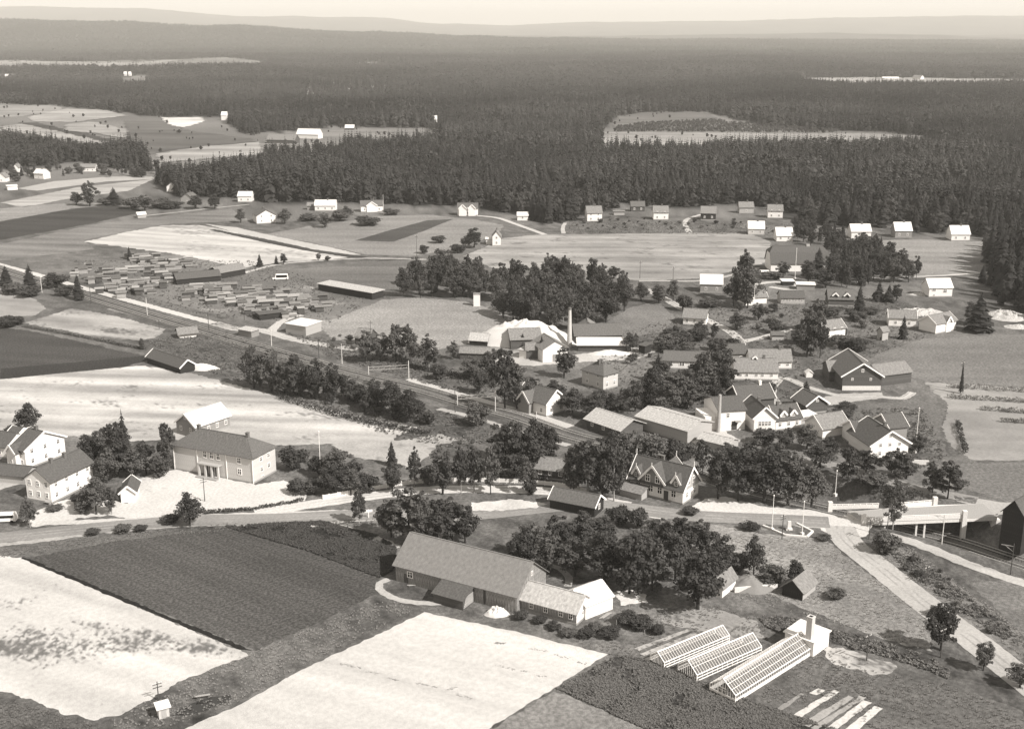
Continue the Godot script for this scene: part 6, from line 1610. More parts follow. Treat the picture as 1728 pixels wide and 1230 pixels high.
func build_small_things() -> void:
	for f in [[541, 806, 730, "tall white flagpole in the school garden"], [1303, 894, 838, "white flagpole left of the memorial"], [1354, 902, 848, "white flagpole right of the memorial"], [1545, 764, 690, "tall white flagpole beside the big white farmhouse"], [1342, 470, 420, "white flagpole in front of the gambrel barn"], [1272, 527, 480, "white flagpole before the white cottage"], [647, 362, 330, "slim flagpole beside the forest house with broad gable"], [1410, 836, 796, "white signal post in the park by the bridge"]]:
		pole("flagpole", f[3], "flagpole", f[0], f[1], f[2], 0.09 if f[1] > 600 else 0.12, "trim", "white flagpoles", false, true)
	var n := 0
	for f in [[345, 846, 806], [1320, 910, 868], [267, 1182, 1150], [626, 590, 540], [703, 432, 396], [1621, 660, 610], [1467, 910, 876], [1563, 985, 955], [1463, 1115, 1070], [1588, 1110, 1060], [268, 555, 540], [412, 540, 512], [1080, 470, 440], [1135, 500, 450]]:
		pole("utility_pole", "dark wooden utility pole, " + NTH[n] + " of those scattered over the village", "utility pole", f[0], f[1], f[2], 0.12, "pole", "wooden utility poles", true)
		n += 1
	# memorial
	var o := thing("memorial", gp(1332, 894), 0.0, "white memorial stone on a kerbed plot beside the junction", "memorial")
	var b := MB.new()
	b.box(Vector3(-0.7, 0, -0.5), Vector3(0.7, 0.4, 0.5))
	part("plinth", b.mesh(), M.concrete, o)
	b = MB.new()
	b.hexa([Vector3(-0.45, 0.4, -0.3), Vector3(0.45, 0.4, -0.3), Vector3(0.45, 0.4, 0.3), Vector3(-0.45, 0.4, 0.3), Vector3(-0.35, 2.1, -0.22), Vector3(0.35, 2.1, -0.22), Vector3(0.35, 2.1, 0.22), Vector3(-0.35, 2.1, 0.22)])
	part("stone", b.mesh(), M.concrete, o)
	var ring := [gp(1288, 888), gp(1326, 904), gp(1362, 907), gp(1372, 898), gp(1345, 884)]
	for i in ring.size() - 1:
		b = MB.new()
		b.beam(ring[i] - o.position + Vector3(0, 0.15, 0), ring[i + 1] - o.position + Vector3(0, 0.15, 0), 0.5, 0.4)
		part("kerb", b.mesh(), M.concrete, o)
	# white garden fence along the street
	o = thing("picket_fence", gp(545, 842), 0.0, "long white picket fence along the gravel street", "fence")
	var line := smooth_line(px([545, 843, 600, 833, 640, 826, 690, 818, 740, 814, 830, 814, 930, 820, 990, 831]), 2.4)
	var rails := MB.new()
	var pick := MB.new()
	for i in line.size() - 1:
		var p := Vector3(line[i].x, 0, line[i].y) - o.position
		var q := Vector3(line[i + 1].x, 0, line[i + 1].y) - o.position
		b = MB.new()
		b.box(p + Vector3(-0.09, -0.2, -0.09), p + Vector3(0.09, 1.25, 0.09))
		part("post", b.mesh(), M.trim, o)
		for y in [0.35, 0.9]: rails.beam(p + Vector3(0, y, 0), q + Vector3(0, y, 0), 0.05, 0.1)
		for k in 12:
			var c := p.lerp(q, (k + 0.5) / 12.0)
			pick.box(c + Vector3(-0.055, 0.1, 0.03), c + Vector3(0.055, 1.15, 0.06))
	part("rail", rails.mesh(), M.trim, o)
	part("pickets", pick.mesh(), M.trim, o).set_meta("kind", "stuff")
	o = thing("garden_wall", gp(1250, 998), 0.0, "white garden wall between shed and hut", "wall")
	b = MB.new()
	b.beam(gp(1240, 1000) - o.position + Vector3(0, 0.5, 0), gp(1312, 993) - o.position + Vector3(0, 0.5, 0), 0.3, 1.2)
	part("wall", b.mesh(), M.concrete, o)
	o = thing("garden_wall", gp(1560, 785), 0.0, "white wall below the big white farmhouse garden", "wall")
	b = MB.new()
	b.beam(gp(1540, 783) - o.position + Vector3(0, 0.5, 0), gp(1568, 784) - o.position + Vector3(0, 0.5, 0), 0.3, 1.3)
	part("wall", b.mesh(), M.concrete, o)
	# little white well house in the foreground, its post, pond and jetty board
	o = thing("pump_shed", gp(275, 1208), 0.5, "tiny white pump shed in the foreground ditch", "shed")
	b = MB.new()
	b.box(Vector3(-0.85, -0.1, -0.8), Vector3(0.85, 1.9, 0.8))
	part("wall", b.mesh(), M.cream_wall, o)
	b = MB.new()
	b.slab([Vector3(-1.2, 2.25, -1.15), Vector3(1.2, 2.25, -1.15), Vector3(1.2, 1.98, 1.15), Vector3(-1.2, 1.98, 1.15)], 0.12)
	part("roof", b.mesh(), M.white_roof, o)
	b = MB.new()
	b.box(Vector3(-0.4, 0.0, 0.8), Vector3(0.4, 1.6, 0.86))
	part("door", b.mesh(), M.light_wall, o)
	var pond := StandardMaterial3D.new()
	pond.albedo_color = paint(0.02)
	pond.roughness = 0.08
	var q := rough_edge(px([288, 1208, 310, 1192, 345, 1178, 385, 1172, 392, 1180, 350, 1198, 310, 1208]), 0.6, 0.3)
	var ids := Geometry2D.triangulate_polygon(q)
	var st := SurfaceTool.new()
	st.begin(Mesh.PRIMITIVE_TRIANGLES)
	st.set_normal(Vector3.UP)
	for i in ids: st.add_vertex(Vector3(q[i].x, 0.03, q[i].y))
	setting(part("pond", st.commit(), pond, self), "small dark pond beside the pump shed")
	o = thing("jetty_board", gp(342, 1180), 0.3, "pale board on posts over the small pond", "jetty")
	b = MB.new()
	b.box(Vector3(-1.2, 0.7, -0.2), Vector3(1.2, 0.8, 0.2))
	part("board", b.mesh(), M.timber, o)
	for x in [-0.9, 0.9]:
		b = MB.new()
		b.box(Vector3(x - 0.06, -0.2, -0.06), Vector3(x + 0.06, 0.7, 0.06))
		part("post", b.mesh(), M.timber_dark, o)
	# road sign
	o = thing("road_sign", gp(622, 874), 0.2, "white road sign board on a post beside the main road", "sign")
	b = MB.new()
	b.box(Vector3(-0.08, -0.2, -0.08), Vector3(0.08, 2.1, 0.08))
	part("post", b.mesh(), M.trim, o)
	b = MB.new()
	b.box(Vector3(-0.9, 1.5, 0.09), Vector3(0.9, 2.1, 0.14))
	part("board", b.mesh(), M.trim, o)
	vehicle("white_van", "white van parked at the left edge beside the road", "van", gp(8, 880), 0.1, 5.2, 2.1)
	vehicle("lorry", "pale lorry standing on the grass behind the timber yard", "lorry", gp(473, 472), 0.15, 7.0, 2.6)
	# garden fence posts beside the farm wing
	var k := 0
	for p in [[1052, 1048, 1032], [1070, 1060, 1042], [1088, 1068, 1050], [1105, 1060, 1040], [1062, 1036, 1018], [1078, 1030, 1012], [1040, 1062, 1046], [1112, 1052, 1034]]:
		pole("fence_post", "thin fence post in the overgrown garden by the farm wing, " + NTH[k], "fence post", p[0], p[1], p[2], 0.06, "timber", "garden fence posts")
		k += 1
	# cut branches and planks by the farm
	k = 0
	for p in [[735, 992, 0.4], [700, 988, 0.2], [1022, 1040, 0.9], [878, 1036, 0.5]]:
		o = thing("plank_pile", gp(p[0], p[1]), p[2], "small pile of pale planks near the long barn, " + NTH[k], "planks", "plank piles")
		for j in 4:
			b = MB.new()
			b.box(Vector3(-1.6 + 0.1 * j, 0.06 * j, -0.5 + 0.22 * j), Vector3(1.5 + 0.1 * (j % 2), 0.06 * j + 0.07, -0.28 + 0.22 * j))
			part("plank", b.mesh(), M.timber, o)
		k += 1
	# standing corn left in rows on the right, and the clipped hedge
	k = 0
	for r in [[1604, 654, 1740, 662, 2.6], [1604, 672, 1740, 680, 2.0], [1660, 692, 1740, 698, 2.0], [1690, 712, 1740, 715, 1.5]]:
		hedge("corn_row", "row of standing pale corn on the right field, " + ["uppermost", "second from top", "third from top", "lowest"][k], [r[0], r[1], r[2], r[3]], r[4], 1.6, "leaf_pale", "crop row")
		k += 1
	hedge("hedge", "short dark hedge alone on the pale right field", [1616, 716, 1630, 766], 1.4, 2.0, "leaf_c", "hedge")
	hedge("hedge", "dark hedge along the railway and pale field", [470, 672, 560, 700, 640, 718, 720, 734], 2.2, 1.8, "leaf_c", "hedge")
	hedge("hedge", "low hedge along the school yard edge", [330, 866, 400, 862, 440, 858, 508, 846], 1.2, 0.8, "leaf_b", "hedge")
	hedge("hedge", "dark hedge behind the white picket fence", [750, 806, 830, 806, 920, 810], 2.0, 1.8, "leaf_c", "hedge")
	hedge("hedge", "hedge beside the railway gantry", [690, 620, 760, 634, 830, 650], 2.0, 1.6, "leaf_c", "hedge")
	hedge("hedge", "dark hedge below the farm road curve", [1440, 812, 1500, 828, 1560, 842], 3.0, 1.8, "leaf_a", "hedge")
	hedge("hedge", "hedge of shrubs along the railway path in the dark fields", [40, 552, 120, 566, 200, 582, 245, 590], 1.6, 1.0, "leaf_b", "hedge")
func hedge(called: String, label: String, list: Array, w: float, hh: float, mat: String, cat: String) -> void:
	var line := smooth_line(px(list), 1.0)
	var o := Vector3(line[0].x, 0, line[0].y)
	var b := MB.new()
	for p in line:
		for j in 26:
			var q := Vector3(p.x + rng.randf_range(-0.5, 0.5) * w, 0, p.y + rng.randf_range(-0.5, 0.5) * w)
			q.y = hh * sqrt(rng.randf()) * (0.8 + 0.5 * noise_fine.get_noise_2d(q.x * 2, q.z * 2))
			var nn := Vector3(rng.randfn(), rng.randfn() + 0.6, rng.randfn()).normalized()
			b.leaf(q - o, nn, rng.randf() * TAU, 0.2, 0.34)
	tag(part(called, b.mesh(), M[mat], self, Transform3D(Basis.IDENTITY, o)), label, cat)
func vehicle(called: String, label: String, cat: String, at: Vector3, turn: float, l: float, hh: float) -> void:
	var o := thing(called, at, turn, label, cat)
	var b := MB.new()
	var x := l * 0.5
	var z := 0.95
	b.hexa([Vector3(-x, 0.35, -z), Vector3(x, 0.35, -z), Vector3(x, 0.35, z), Vector3(-x, 0.35, z), Vector3(-x, 0.95, -z), Vector3(x, 1.0, -z), Vector3(x, 1.0, z), Vector3(-x, 0.95, z)])
	b.hexa([Vector3(-x + 0.9, 0.96, -z), Vector3(x - 0.05, 1.0, -z), Vector3(x - 0.05, 1.0, z), Vector3(-x + 0.9, 0.96, z), Vector3(-x + 1.5, hh, -z * 0.85), Vector3(x - 0.25, hh, -z * 0.85), Vector3(x - 0.25, hh, z * 0.85), Vector3(-x + 1.5, hh, z * 0.85)])
	part("body", b.mesh(), M.white_wall, o)
	b = MB.new()
	b.box(Vector3(-x + 1.6, 1.15, z * 0.93), Vector3(x - 0.5, hh - 0.3, z * 0.99))
	part("side_window", b.mesh(), M.pane, o)
	for w in [-x + 0.9, x - 0.9]:
		for s in [-1.0, 1.0]:
			b = MB.new()
			b.tube(Vector3(w, 0.34, s * z * 0.8), Vector3(w, 0.34, s * z * 1.03), 0.34, 0.34, 12)
			part("wheel", b.mesh(), M.pane, o)

func build_trees() -> void:
	trees("behind the old white houses at the left edge", [["broad", 48, 732, 676, 46], ["bush", 22, 735, 712, 26]])
	trees("between the tall white house and the school", [["broad", 152, 792, 728, 52], ["tall", 198, 802, 700, 66], ["spruce", 212, 790, 694, 36], ["broad", 246, 800, 738, 48], ["tall", 284, 795, 702, 40], ["broad", 172, 780, 718, 50], ["broad", 226, 806, 748, 50], ["bush", 268, 804, 760, 40], ["broad", 180, 815, 750, 52]])
	trees("in front of the tall white house", [["broad", 162, 868, 800, 56], ["birch", 188, 868, 820, 34], ["bush", 140, 866, 838, 34], ["birch", 50, 890, 836, 36], ["bush", 130, 850, 830, 24], ["bush", 92, 862, 850, 30]])
	trees("standing alone beside the main road and school yard", [["broad", 320, 888, 828, 52]])
	trees("beside the main road under the school yard", [["bush", 288, 882, 866, 34], ["bush", 206, 898, 882, 30], ["bush", 236, 896, 884, 24], ["bush", 155, 902, 890, 26]])
	trees("in the school garden", [["bush", 496, 792, 748, 48], ["broad", 538, 802, 764, 42], ["broad", 572, 812, 750, 62], ["bush", 500, 834, 804, 36], ["bush", 530, 834, 800, 34], ["broad", 562, 836, 776, 54], ["broad", 592, 836, 786, 44], ["bush", 618, 832, 792, 40], ["broad", 600, 820, 770, 36]])
	trees("behind the picket fence", [["spruce", 661, 786, 744, 20], ["broad", 662, 830, 774, 48], ["birch", 699, 822, 752, 30], ["bush", 722, 818, 780, 30], ["broad", 747, 834, 750, 62], ["birch", 778, 832, 742, 32], ["birch", 800, 832, 740, 44], ["tall", 828, 834, 744, 44], ["birch", 606, 884, 824, 34]])
	trees("in the tall clump above the picket fence", [["tall", 846, 808, 706, 76], ["tall", 880, 812, 702, 84], ["broad", 905, 790, 694, 64], ["birch", 890, 834, 770, 40], ["tall", 930, 790, 712, 44], ["bush", 896, 834, 806, 24], ["broad", 862, 780, 706, 60]])
	trees("in the clump before the long barn", [["tall", 690, 920, 812, 100], ["tall", 740, 924, 836, 86], ["tall", 785, 916, 846, 60], ["broad", 660, 906, 834, 56], ["birch", 712, 928, 826, 50], ["broad", 762, 912, 832, 60]])
	trees("left of the station house", [["birch", 992, 834, 736, 80], ["birch", 1036, 846, 738, 60], ["tall", 968, 832, 744, 56], ["tall", 1016, 842, 730, 66]])
	trees("behind the station house", [["broad", 1062, 800, 714, 66], ["broad", 1100, 800, 722, 76], ["broad", 1138, 800, 730, 60], ["broad", 1030, 782, 722, 60], ["bush", 1162, 772, 740, 36]])
	trees("in the dark park right of the station", [["broad", 1212, 842, 752, 64], ["tall", 1246, 846, 744, 84], ["broad", 1290, 848, 750, 92], ["tall", 1330, 852, 752, 76], ["broad", 1370, 854, 780, 66], ["broad", 1230, 800, 742, 60], ["broad", 1270, 808, 738, 70], ["broad", 1310, 800, 746, 70], ["tall", 1186, 798, 734, 40], ["bush", 1345, 822, 780, 50]])
	trees("around the villa and farmhouse gardens", [["broad", 1325, 758, 718, 46], ["broad", 1362, 758, 714, 50], ["broad", 1400, 772, 736, 44], ["tall", 1432, 810, 746, 52], ["broad", 1462, 800, 752, 50], ["tall", 1512, 806, 752, 62], ["broad", 1550, 764, 728, 34], ["bush", 1290, 748, 718, 44], ["broad", 1384, 788, 744, 56], ["bush", 1475, 822, 790, 54], ["broad", 1530, 808, 770, 44], ["bush", 1430, 690, 678, 34], ["bush", 1424, 706, 684, 36]])
	trees("beside the road beyond the bridge", [["tall", 1600, 842, 770, 58], ["tall", 1574, 832, 774, 44]])
	trees("at the near end of the bridge", [["birch", 1507, 892, 800, 54]])
	trees("beside the junction below the bridge", [["bush", 1493, 932, 888, 48], ["bush", 1392, 912, 898, 24], ["bush", 1268, 894, 878, 34]])
	trees("in the orchard below the station, upper side", [["broad", 896, 940, 872, 60], ["broad", 942, 936, 864, 64], ["broad", 982, 926, 858, 60], ["bush", 1044, 886, 846, 44], ["bush", 1076, 892, 848, 36], ["broad", 1110, 922, 866, 58], ["broad", 1150, 932, 862, 64], ["broad", 1184, 938, 872, 54], ["bush", 1164, 868, 852, 30], ["broad", 1020, 920, 870, 58]])
	trees("in the orchard below the station, lower side", [["broad", 880, 958, 884, 64], ["broad", 926, 966, 890, 70], ["broad", 970, 972, 900, 72], ["broad", 1020, 985, 890, 84], ["tall", 1062, 1002, 888, 90], ["tall", 1100, 996, 896, 80], ["broad", 1140, 980, 892, 70], ["broad", 1178, 1028, 908, 104], ["broad", 1218, 968, 900, 60], ["broad", 1080, 960, 886, 66]])
	trees("on the meadow slope near the hut", [["broad", 1272, 972, 900, 42], ["bush", 1304, 988, 946, 48], ["broad", 1342, 990, 942, 42], ["bush", 1412, 1010, 988, 34], ["bush", 1246, 964, 928, 40]])
	trees("beside the pale concrete road in the lower right", [["broad", 1588, 1098, 1006, 66], ["broad", 1660, 1132, 1076, 42], ["broad", 1722, 1160, 1112, 50], ["bush", 1580, 1040, 1020, 26]])
	trees("along the lower side of the railway", [["broad", 428, 655, 580, 50], ["broad", 458, 660, 582, 54], ["broad", 496, 668, 592, 56], ["broad", 530, 672, 598, 50], ["broad", 562, 676, 606, 46], ["bush", 592, 672, 636, 34], ["broad", 632, 694, 634, 48], ["broad", 662, 704, 638, 56], ["broad", 694, 712, 648, 50], ["bush", 806, 718, 672, 44], ["bush", 480, 664, 630, 40], ["bush", 722, 716, 690, 30]])
	trees("beside the road between meadow and railway", [["tall", 618, 612, 552, 44], ["broad", 642, 610, 556, 42], ["tall", 668, 612, 540, 50], ["tall", 692, 612, 542, 46], ["birch", 724, 626, 562, 48], ["birch", 764, 606, 574, 26], ["bush", 740, 640, 606, 30]])
	trees("around the sawmill", [["tall", 852, 690, 574, 66], ["tall", 832, 640, 586, 52], ["broad", 800, 640, 596, 50], ["tall", 872, 690, 610, 54], ["broad", 952, 638, 580, 44], ["spruce", 914, 604, 566, 16], ["spruce", 882, 588, 562, 14], ["broad", 808, 664, 620, 40], ["broad", 900, 660, 634, 36], ["broad", 1064, 592, 560, 36]])
	trees("right of the square hip-roofed house", [["broad", 966, 702, 652, 54], ["broad", 1004, 706, 662, 56], ["broad", 1040, 706, 664, 54], ["tall", 1072, 694, 634, 46], ["tall", 1100, 690, 612, 50], ["tall", 1132, 694, 640, 50], ["tall", 1160, 690, 636, 46], ["spruce", 1110, 644, 596, 26], ["broad", 936, 680, 640, 50]])
	trees("between white bungalow and long house", [["tall", 1188, 662, 582, 54], ["tall", 1214, 640, 566, 56], ["broad", 1226, 668, 608, 48], ["broad", 1160, 600, 574, 44], ["bush", 1262, 672, 644, 40], ["bush", 1292, 668, 640, 36], ["spruce", 1361, 660, 642, 14]])
	trees("beside the grey walled house with bright roof", [["tall", 1252, 508, 414, 48], ["tall", 1262, 520, 444, 56], ["tall", 1238, 516, 462, 42], ["bush", 1198, 518, 502, 40]])
	trees("along the lane to the grove", [["broad", 1112, 512, 478, 36], ["broad", 1136, 508, 470, 28], ["broad", 1082, 508, 474, 30], ["bush", 1155, 524, 490, 30], ["broad", 1036, 470, 446, 28]])
	trees("between the hillside houses", [["tall", 1376, 560, 500, 44], ["tall", 1362, 602, 516, 50], ["tall", 1384, 604, 530, 36], ["broad", 1308, 562, 534, 30], ["broad", 1244, 556, 526, 38], ["spruce", 1450, 524, 480, 20], ["spruce", 1483, 508, 474, 22], ["spruce", 1500, 510, 480, 20], ["broad", 1513, 508, 478, 26], ["spruce", 1524, 572, 532, 18], ["spruce", 1652, 560, 494, 46], ["broad", 1640, 548, 506, 40], ["spruce", 1622, 664, 610, 8], ["broad", 1280, 540, 508, 30]])
	trees("in front of the gambrel barn", [["broad", 1322, 468, 438, 26], ["spruce", 1380, 470, 418, 34], ["broad", 1364, 478, 436, 40], ["bush", 1304, 470, 456, 40], ["broad", 1394, 486, 452, 40]])
	trees("in hillside gardens", [["bush", 1420, 584, 560, 44], ["bush", 1450, 592, 566, 40], ["bush", 1350, 580, 552, 36], ["bush", 1232, 590, 566, 40], ["bush", 1150, 580, 556, 40], ["bush", 1180, 574, 548, 36], ["bush", 1445, 540, 520, 40], ["bush", 1404, 534, 514, 36], ["bush", 1470, 530, 516, 30], ["pale", 1320, 596, 578, 34], ["bush", 1120, 590, 560, 40]])
	trees("on the far left fields", [["tall", 151, 348, 302, 34], ["broad", 128, 346, 322, 28], ["spruce", 192, 346, 316, 26], ["bush", 178, 346, 330, 30], ["bush", 222, 352, 328, 36], ["broad", 244, 356, 326, 30], ["bush", 270, 350, 330, 40], ["bush", 290, 352, 336, 40], ["broad", 330, 352, 328, 34], ["broad", 362, 352, 326, 28]])
	trees("beside the white gabled houses at the slope", [["broad", 406, 376, 350, 22], ["broad", 480, 378, 350, 30], ["broad", 548, 384, 356, 30], ["bush", 520, 372, 358, 34], ["bush", 572, 372, 350, 34], ["bush", 620, 380, 362, 44], ["broad", 585, 368, 346, 24], ["bush", 660, 362, 350, 30]])
	trees("on the slope beside the slim white house", [["broad", 800, 418, 382, 36], ["broad", 786, 418, 396, 24], ["bush", 740, 410, 394, 26], ["bush", 772, 426, 408, 30], ["bush", 716, 428, 410, 18]])
	trees("along the timber yard ditch", [["spruce", 438, 450, 428, 12], ["spruce", 466, 446, 430, 8], ["broad", 478, 446, 426, 16], ["broad", 537, 440, 424, 10], ["bush", 552, 440, 430, 10], ["spruce", 218, 438, 416, 10], ["broad", 250, 450, 436, 16], ["broad", 282, 448, 434, 14]])
	trees("beside the railway at the left edge", [["spruce", 10, 482, 448, 24], ["spruce", 50, 484, 446, 26], ["spruce", 132, 506, 462, 22], ["bush", 20, 496, 474, 44], ["bush", 50, 500, 478, 40], ["bush", 110, 498, 478, 34], ["bush", 92, 486, 456, 40], ["bush", 14, 552, 528, 36], ["bush", 240, 590, 566, 10], ["bush", 30, 548, 530, 24]])
	trees("by the farm wing garden", [["bush", 1056, 1052, 1026, 40], ["bush", 1080, 1060, 1034, 44], ["bush", 1030, 1074, 1056, 40], ["bush", 990, 1076, 1060, 30], ["bush", 880, 1046, 1026, 26], ["bush", 912, 1052, 1036, 26], ["bush", 1004, 1064, 1050, 30], ["bush", 960, 1074, 1058, 30], ["bush", 1110, 1070, 1052, 26], ["bush", 935, 1062, 1048, 26]])
	grove("in the dark grove below the hill field", [672, 505, 700, 478, 760, 470, 820, 478, 880, 480, 950, 474, 1010, 484, 1052, 500, 1056, 530, 1020, 556, 980, 572, 930, 566, 880, 552, 850, 540, 820, 515, 740, 504], 7.0, ["broad", "tall", "tall", "broad", "birch"], 10.0, 17.0)
	grove("in the pine clump right of the gambrel barn", [1400, 462, 1415, 430, 1470, 424, 1500, 448, 1545, 462, 1550, 476, 1480, 484, 1420, 490, 1396, 480], 6.0, ["tall", "spruce", "broad", "tall"], 9.0, 14.0)
	grove("among the forest house gardens", [1330, 410, 1345, 380, 1400, 398, 1440, 408, 1420, 424, 1350, 416], 8.0, ["broad", "spruce", "tall"], 8.0, 13.0)
	grove("around the left village", [-20, 296, 40, 290, 120, 284, 200, 290, 250, 298, 255, 304, 130, 296, 40, 306, -20, 310], 14.0, ["broad", "spruce", "bush"], 5.0, 10.0)
	grove("on the cutting and meadow banks", [1590, 1000, 1640, 1030, 1700, 1075, 1690, 1085, 1630, 1045, 1580, 1010], 4.0, ["bush", "pale"], 0.8, 1.8)
	grove("on the rough bank below the bridge", [1470, 925, 1540, 930, 1600, 970, 1640, 1010, 1600, 1010, 1540, 970], 5.0, ["bush", "pale", "bush"], 0.8, 2.0)
	grove("in the gardens between lanes and villa", [1150, 650, 1230, 668, 1290, 690, 1250, 700, 1180, 690, 1090, 700, 1060, 720, 1000, 690, 1060, 660], 7.5, ["bush", "broad", "tall", "bush"], 3.0, 9.0)
	grove("on the hillside between the houses", [1110, 560, 1200, 560, 1240, 590, 1180, 600, 1100, 590], 7.0, ["bush", "bush", "broad"], 2.0, 6.0)
	grove("in the rough strip behind the greenhouses", [1270, 1050, 1330, 1048, 1420, 1075, 1560, 1110, 1600, 1135, 1560, 1140, 1420, 1095, 1300, 1068], 5.0, ["bush", "pale"], 0.5, 1.5)
	grove("beside the tracks on the left", [412, 626, 500, 646, 590, 668, 660, 690, 720, 706, 700, 716, 600, 694, 500, 672, 420, 650], 5.5, ["bush", "broad", "broad"], 3.0, 8.0)
	grove("scattered in the village gardens", [1060, 570, 1140, 556, 1240, 600, 1230, 660, 1160, 660, 1080, 640, 1060, 610], 8.0, ["bush", "bush", "broad"], 1.5, 5.0)
	grove("scattered in the hillside gardens", [1200, 520, 1300, 525, 1400, 520, 1480, 530, 1490, 590, 1440, 600, 1340, 590, 1270, 550], 9.0, ["bush", "pale", "bush", "broad"], 1.2, 4.5)
	grove("along the gardens of the forest row", [960, 376, 1060, 366, 1130, 376, 1250, 372, 1340, 390, 1330, 400, 1250, 388, 1100, 388, 970, 388], 11.0, ["bush", "pale", "bush"], 1.0, 3.0)
	grove("in the rough ground beside the pale store", [560, 560, 640, 580, 600, 600, 520, 575], 8.0, ["bush", "pale"], 1.0, 3.0)

func build_forest() -> void:
	var thin_polys := THIN.map(flat_list)
	var near_fir := []      # [depth, transform, tone]
	var near_leaf := []
	var sets := {"fir0": [], "fir1": [], "fir2": [], "wood0": [], "wood1": [], "far_fir": []}
	var tones := {}
	for k in sets: tones[k] = PackedFloat32Array()
	var bands := [[420.0, 1300.0, 4.6], [1300.0, 2500.0, 6.6], [2500.0, 5200.0, 11.0], [5200.0, 10500.0, 22.0]]
	for bi in bands.size():
		var b: Array = bands[bi]
		var d: float = b[0]
		while d < b[1]:
			var half := d * 0.5 + 40.0
			var x := -half
			while x < half:
				var px_: float = x + rng.randf_range(-0.5, 0.5) * b[2]
				var pz: float = -(d + rng.randf_range(-0.5, 0.5) * b[2])
				x += b[2]
				var y := ht(px_, pz)
				var at := Vector3(px_, y, pz)
				var s := shown(at)
				if not wooded(s):
					if s.y > 300.0 or s.y < 60.0 or rng.randf() > 0.012 * b[2] / 4.6: continue
					var small := rng.randf_range(0.2, 0.6)
					sets.wood0.append(Transform3D(Basis(Vector3.UP, rng.randf() * TAU).scaled_local(Vector3.ONE * small), at))
					tones.wood0.append(rng.randf_range(0.5, 1.0))
					continue
				var thin := false
				for q in thin_polys: thin = thin or Geometry2D.is_point_in_polygon(s, q)
				if thin and rng.randf() < 0.78: continue
				var stand := noise.get_noise_2d(px_ * 0.35 + 500.0, pz * 0.35)       # stands of older and younger wood
				if rng.randf() < 0.06 + 0.1 * maxf(0.0, stand) or noise.get_noise_2d(px_ * 0.25 + 70.0, pz * 0.6 - 300.0) > 0.38 and rng.randf() < 0.75: continue
				var leafwood := rng.randf() < 0.26 + 0.8 * noise.get_noise_2d(px_ * 0.5 - 900.0, pz * 0.5)
				var hh := (7.0 + 13.0 * sqrt(rng.randf())) * (1.0 + 0.55 * stand)
				if noise_fine.get_noise_2d(px_ * 0.12, pz * 0.12) > 0.34 and rng.randf() < 0.7: hh *= 0.4
				if leafwood: hh *= 0.8
				var ww := (hh * rng.randf_range(0.36, 0.5) / 6.0) if not leafwood else hh * rng.randf_range(0.5, 0.7) / 8.0
				if bi >= 2: ww *= [1.0, 1.0, 1.7, 2.6][bi]
				var t := Transform3D(Basis(Vector3.UP, rng.randf() * TAU).scaled_local(Vector3(ww, hh / 10.0, ww)), at)
				var wide_stand := noise.get_noise_2d(px_ * 0.07 + 40.0, pz * 0.1)
				var tone_ := rng.randf_range(0.35, 0.75) * (1.0 + 0.9 * stand) * (1.0 + 1.5 * wide_stand)
				if leafwood: tone_ = rng.randf_range(0.7, 1.0) * (1.0 + 0.3 * stand)
				var near := bi == 0 and (s.y > ridge(EDGE, s.x) - 26.0 or s.x > 1640.0 and s.y > 390.0)
				if near and s.x > -20.0 and s.x < 1750.0:
					(near_leaf if leafwood else near_fir).append([s.y, at, hh, ww])
					continue
				var key: String = ("wood%d" % (rng.randi() % 2)) if leafwood else ("fir%d" % (rng.randi() % 3)) if bi < 2 else "far_fir"
				sets[key].append(t)
				tones[key].append(clampf(tone_, 0.1, 1.0))
			d += b[2]
	var mat: StandardMaterial3D = M.leaf_many.duplicate()
	mat.albedo_color = paint(0.056)
	mat.backlight = paint(0.014)
	# the largest of the forest edge stand as trees of their own
	for pair in [[near_fir, "spruce", 300, "sets"], [near_leaf, "tall", 120, "leaf"]]:
		var l: Array = pair[0]
		l.sort_custom(func(a, b): return a[0] > b[0])
		for i in l.size():
			var e: Array = l[i]
			if i < pair[2]:
				var k: Array = kinds[pair[1]]
				var leafy_: bool = pair[1] == "tall"
				var o := thing("forest_birch" if leafy_ else "forest_spruce", e[1], rng.randf() * TAU, "leafy tree in the front ranks of the forest behind the houses" if leafy_ else "dark spruce in the front ranks of the forest behind the houses", "tree", "leafy trees at the forest edge" if leafy_ else "spruces at the forest edge")
				o.scale = Vector3(e[3], e[2] / 10.0, e[3])
				part("trunk", trunks["slim" if leafy_ else "spruce"], M.bark, o)
				part("crown", crowns[k[3][rng.randi() % k[3].size()]], M.leaf_b if leafy_ else M.needle, o)
			else:
				var key := ("wood%d" % (i % 2)) if pair[1] == "tall" else "fir%d" % (i % 3)
				sets[key].append(Transform3D(Basis(Vector3.UP, rng.randf() * TAU).scaled_local(Vector3(e[3], e[2] / 10.0, e[3])), e[1]))
				tones[key].append(rng.randf_range(0.4, 0.8))
	for k in sets:
		many("forest", {"fir": "dark spruce forest stretching back to the hills", "woo": "lighter leafy trees mixed through the forest", "far": "far spruce forest fading into haze"}[k.substr(0, 3)], crowns[k], mat, sets[k], tones[k])
	print("forest ", sets.values().map(func(a): return a.size()), " edge ", near_fir.size(), " ", near_leaf.size())

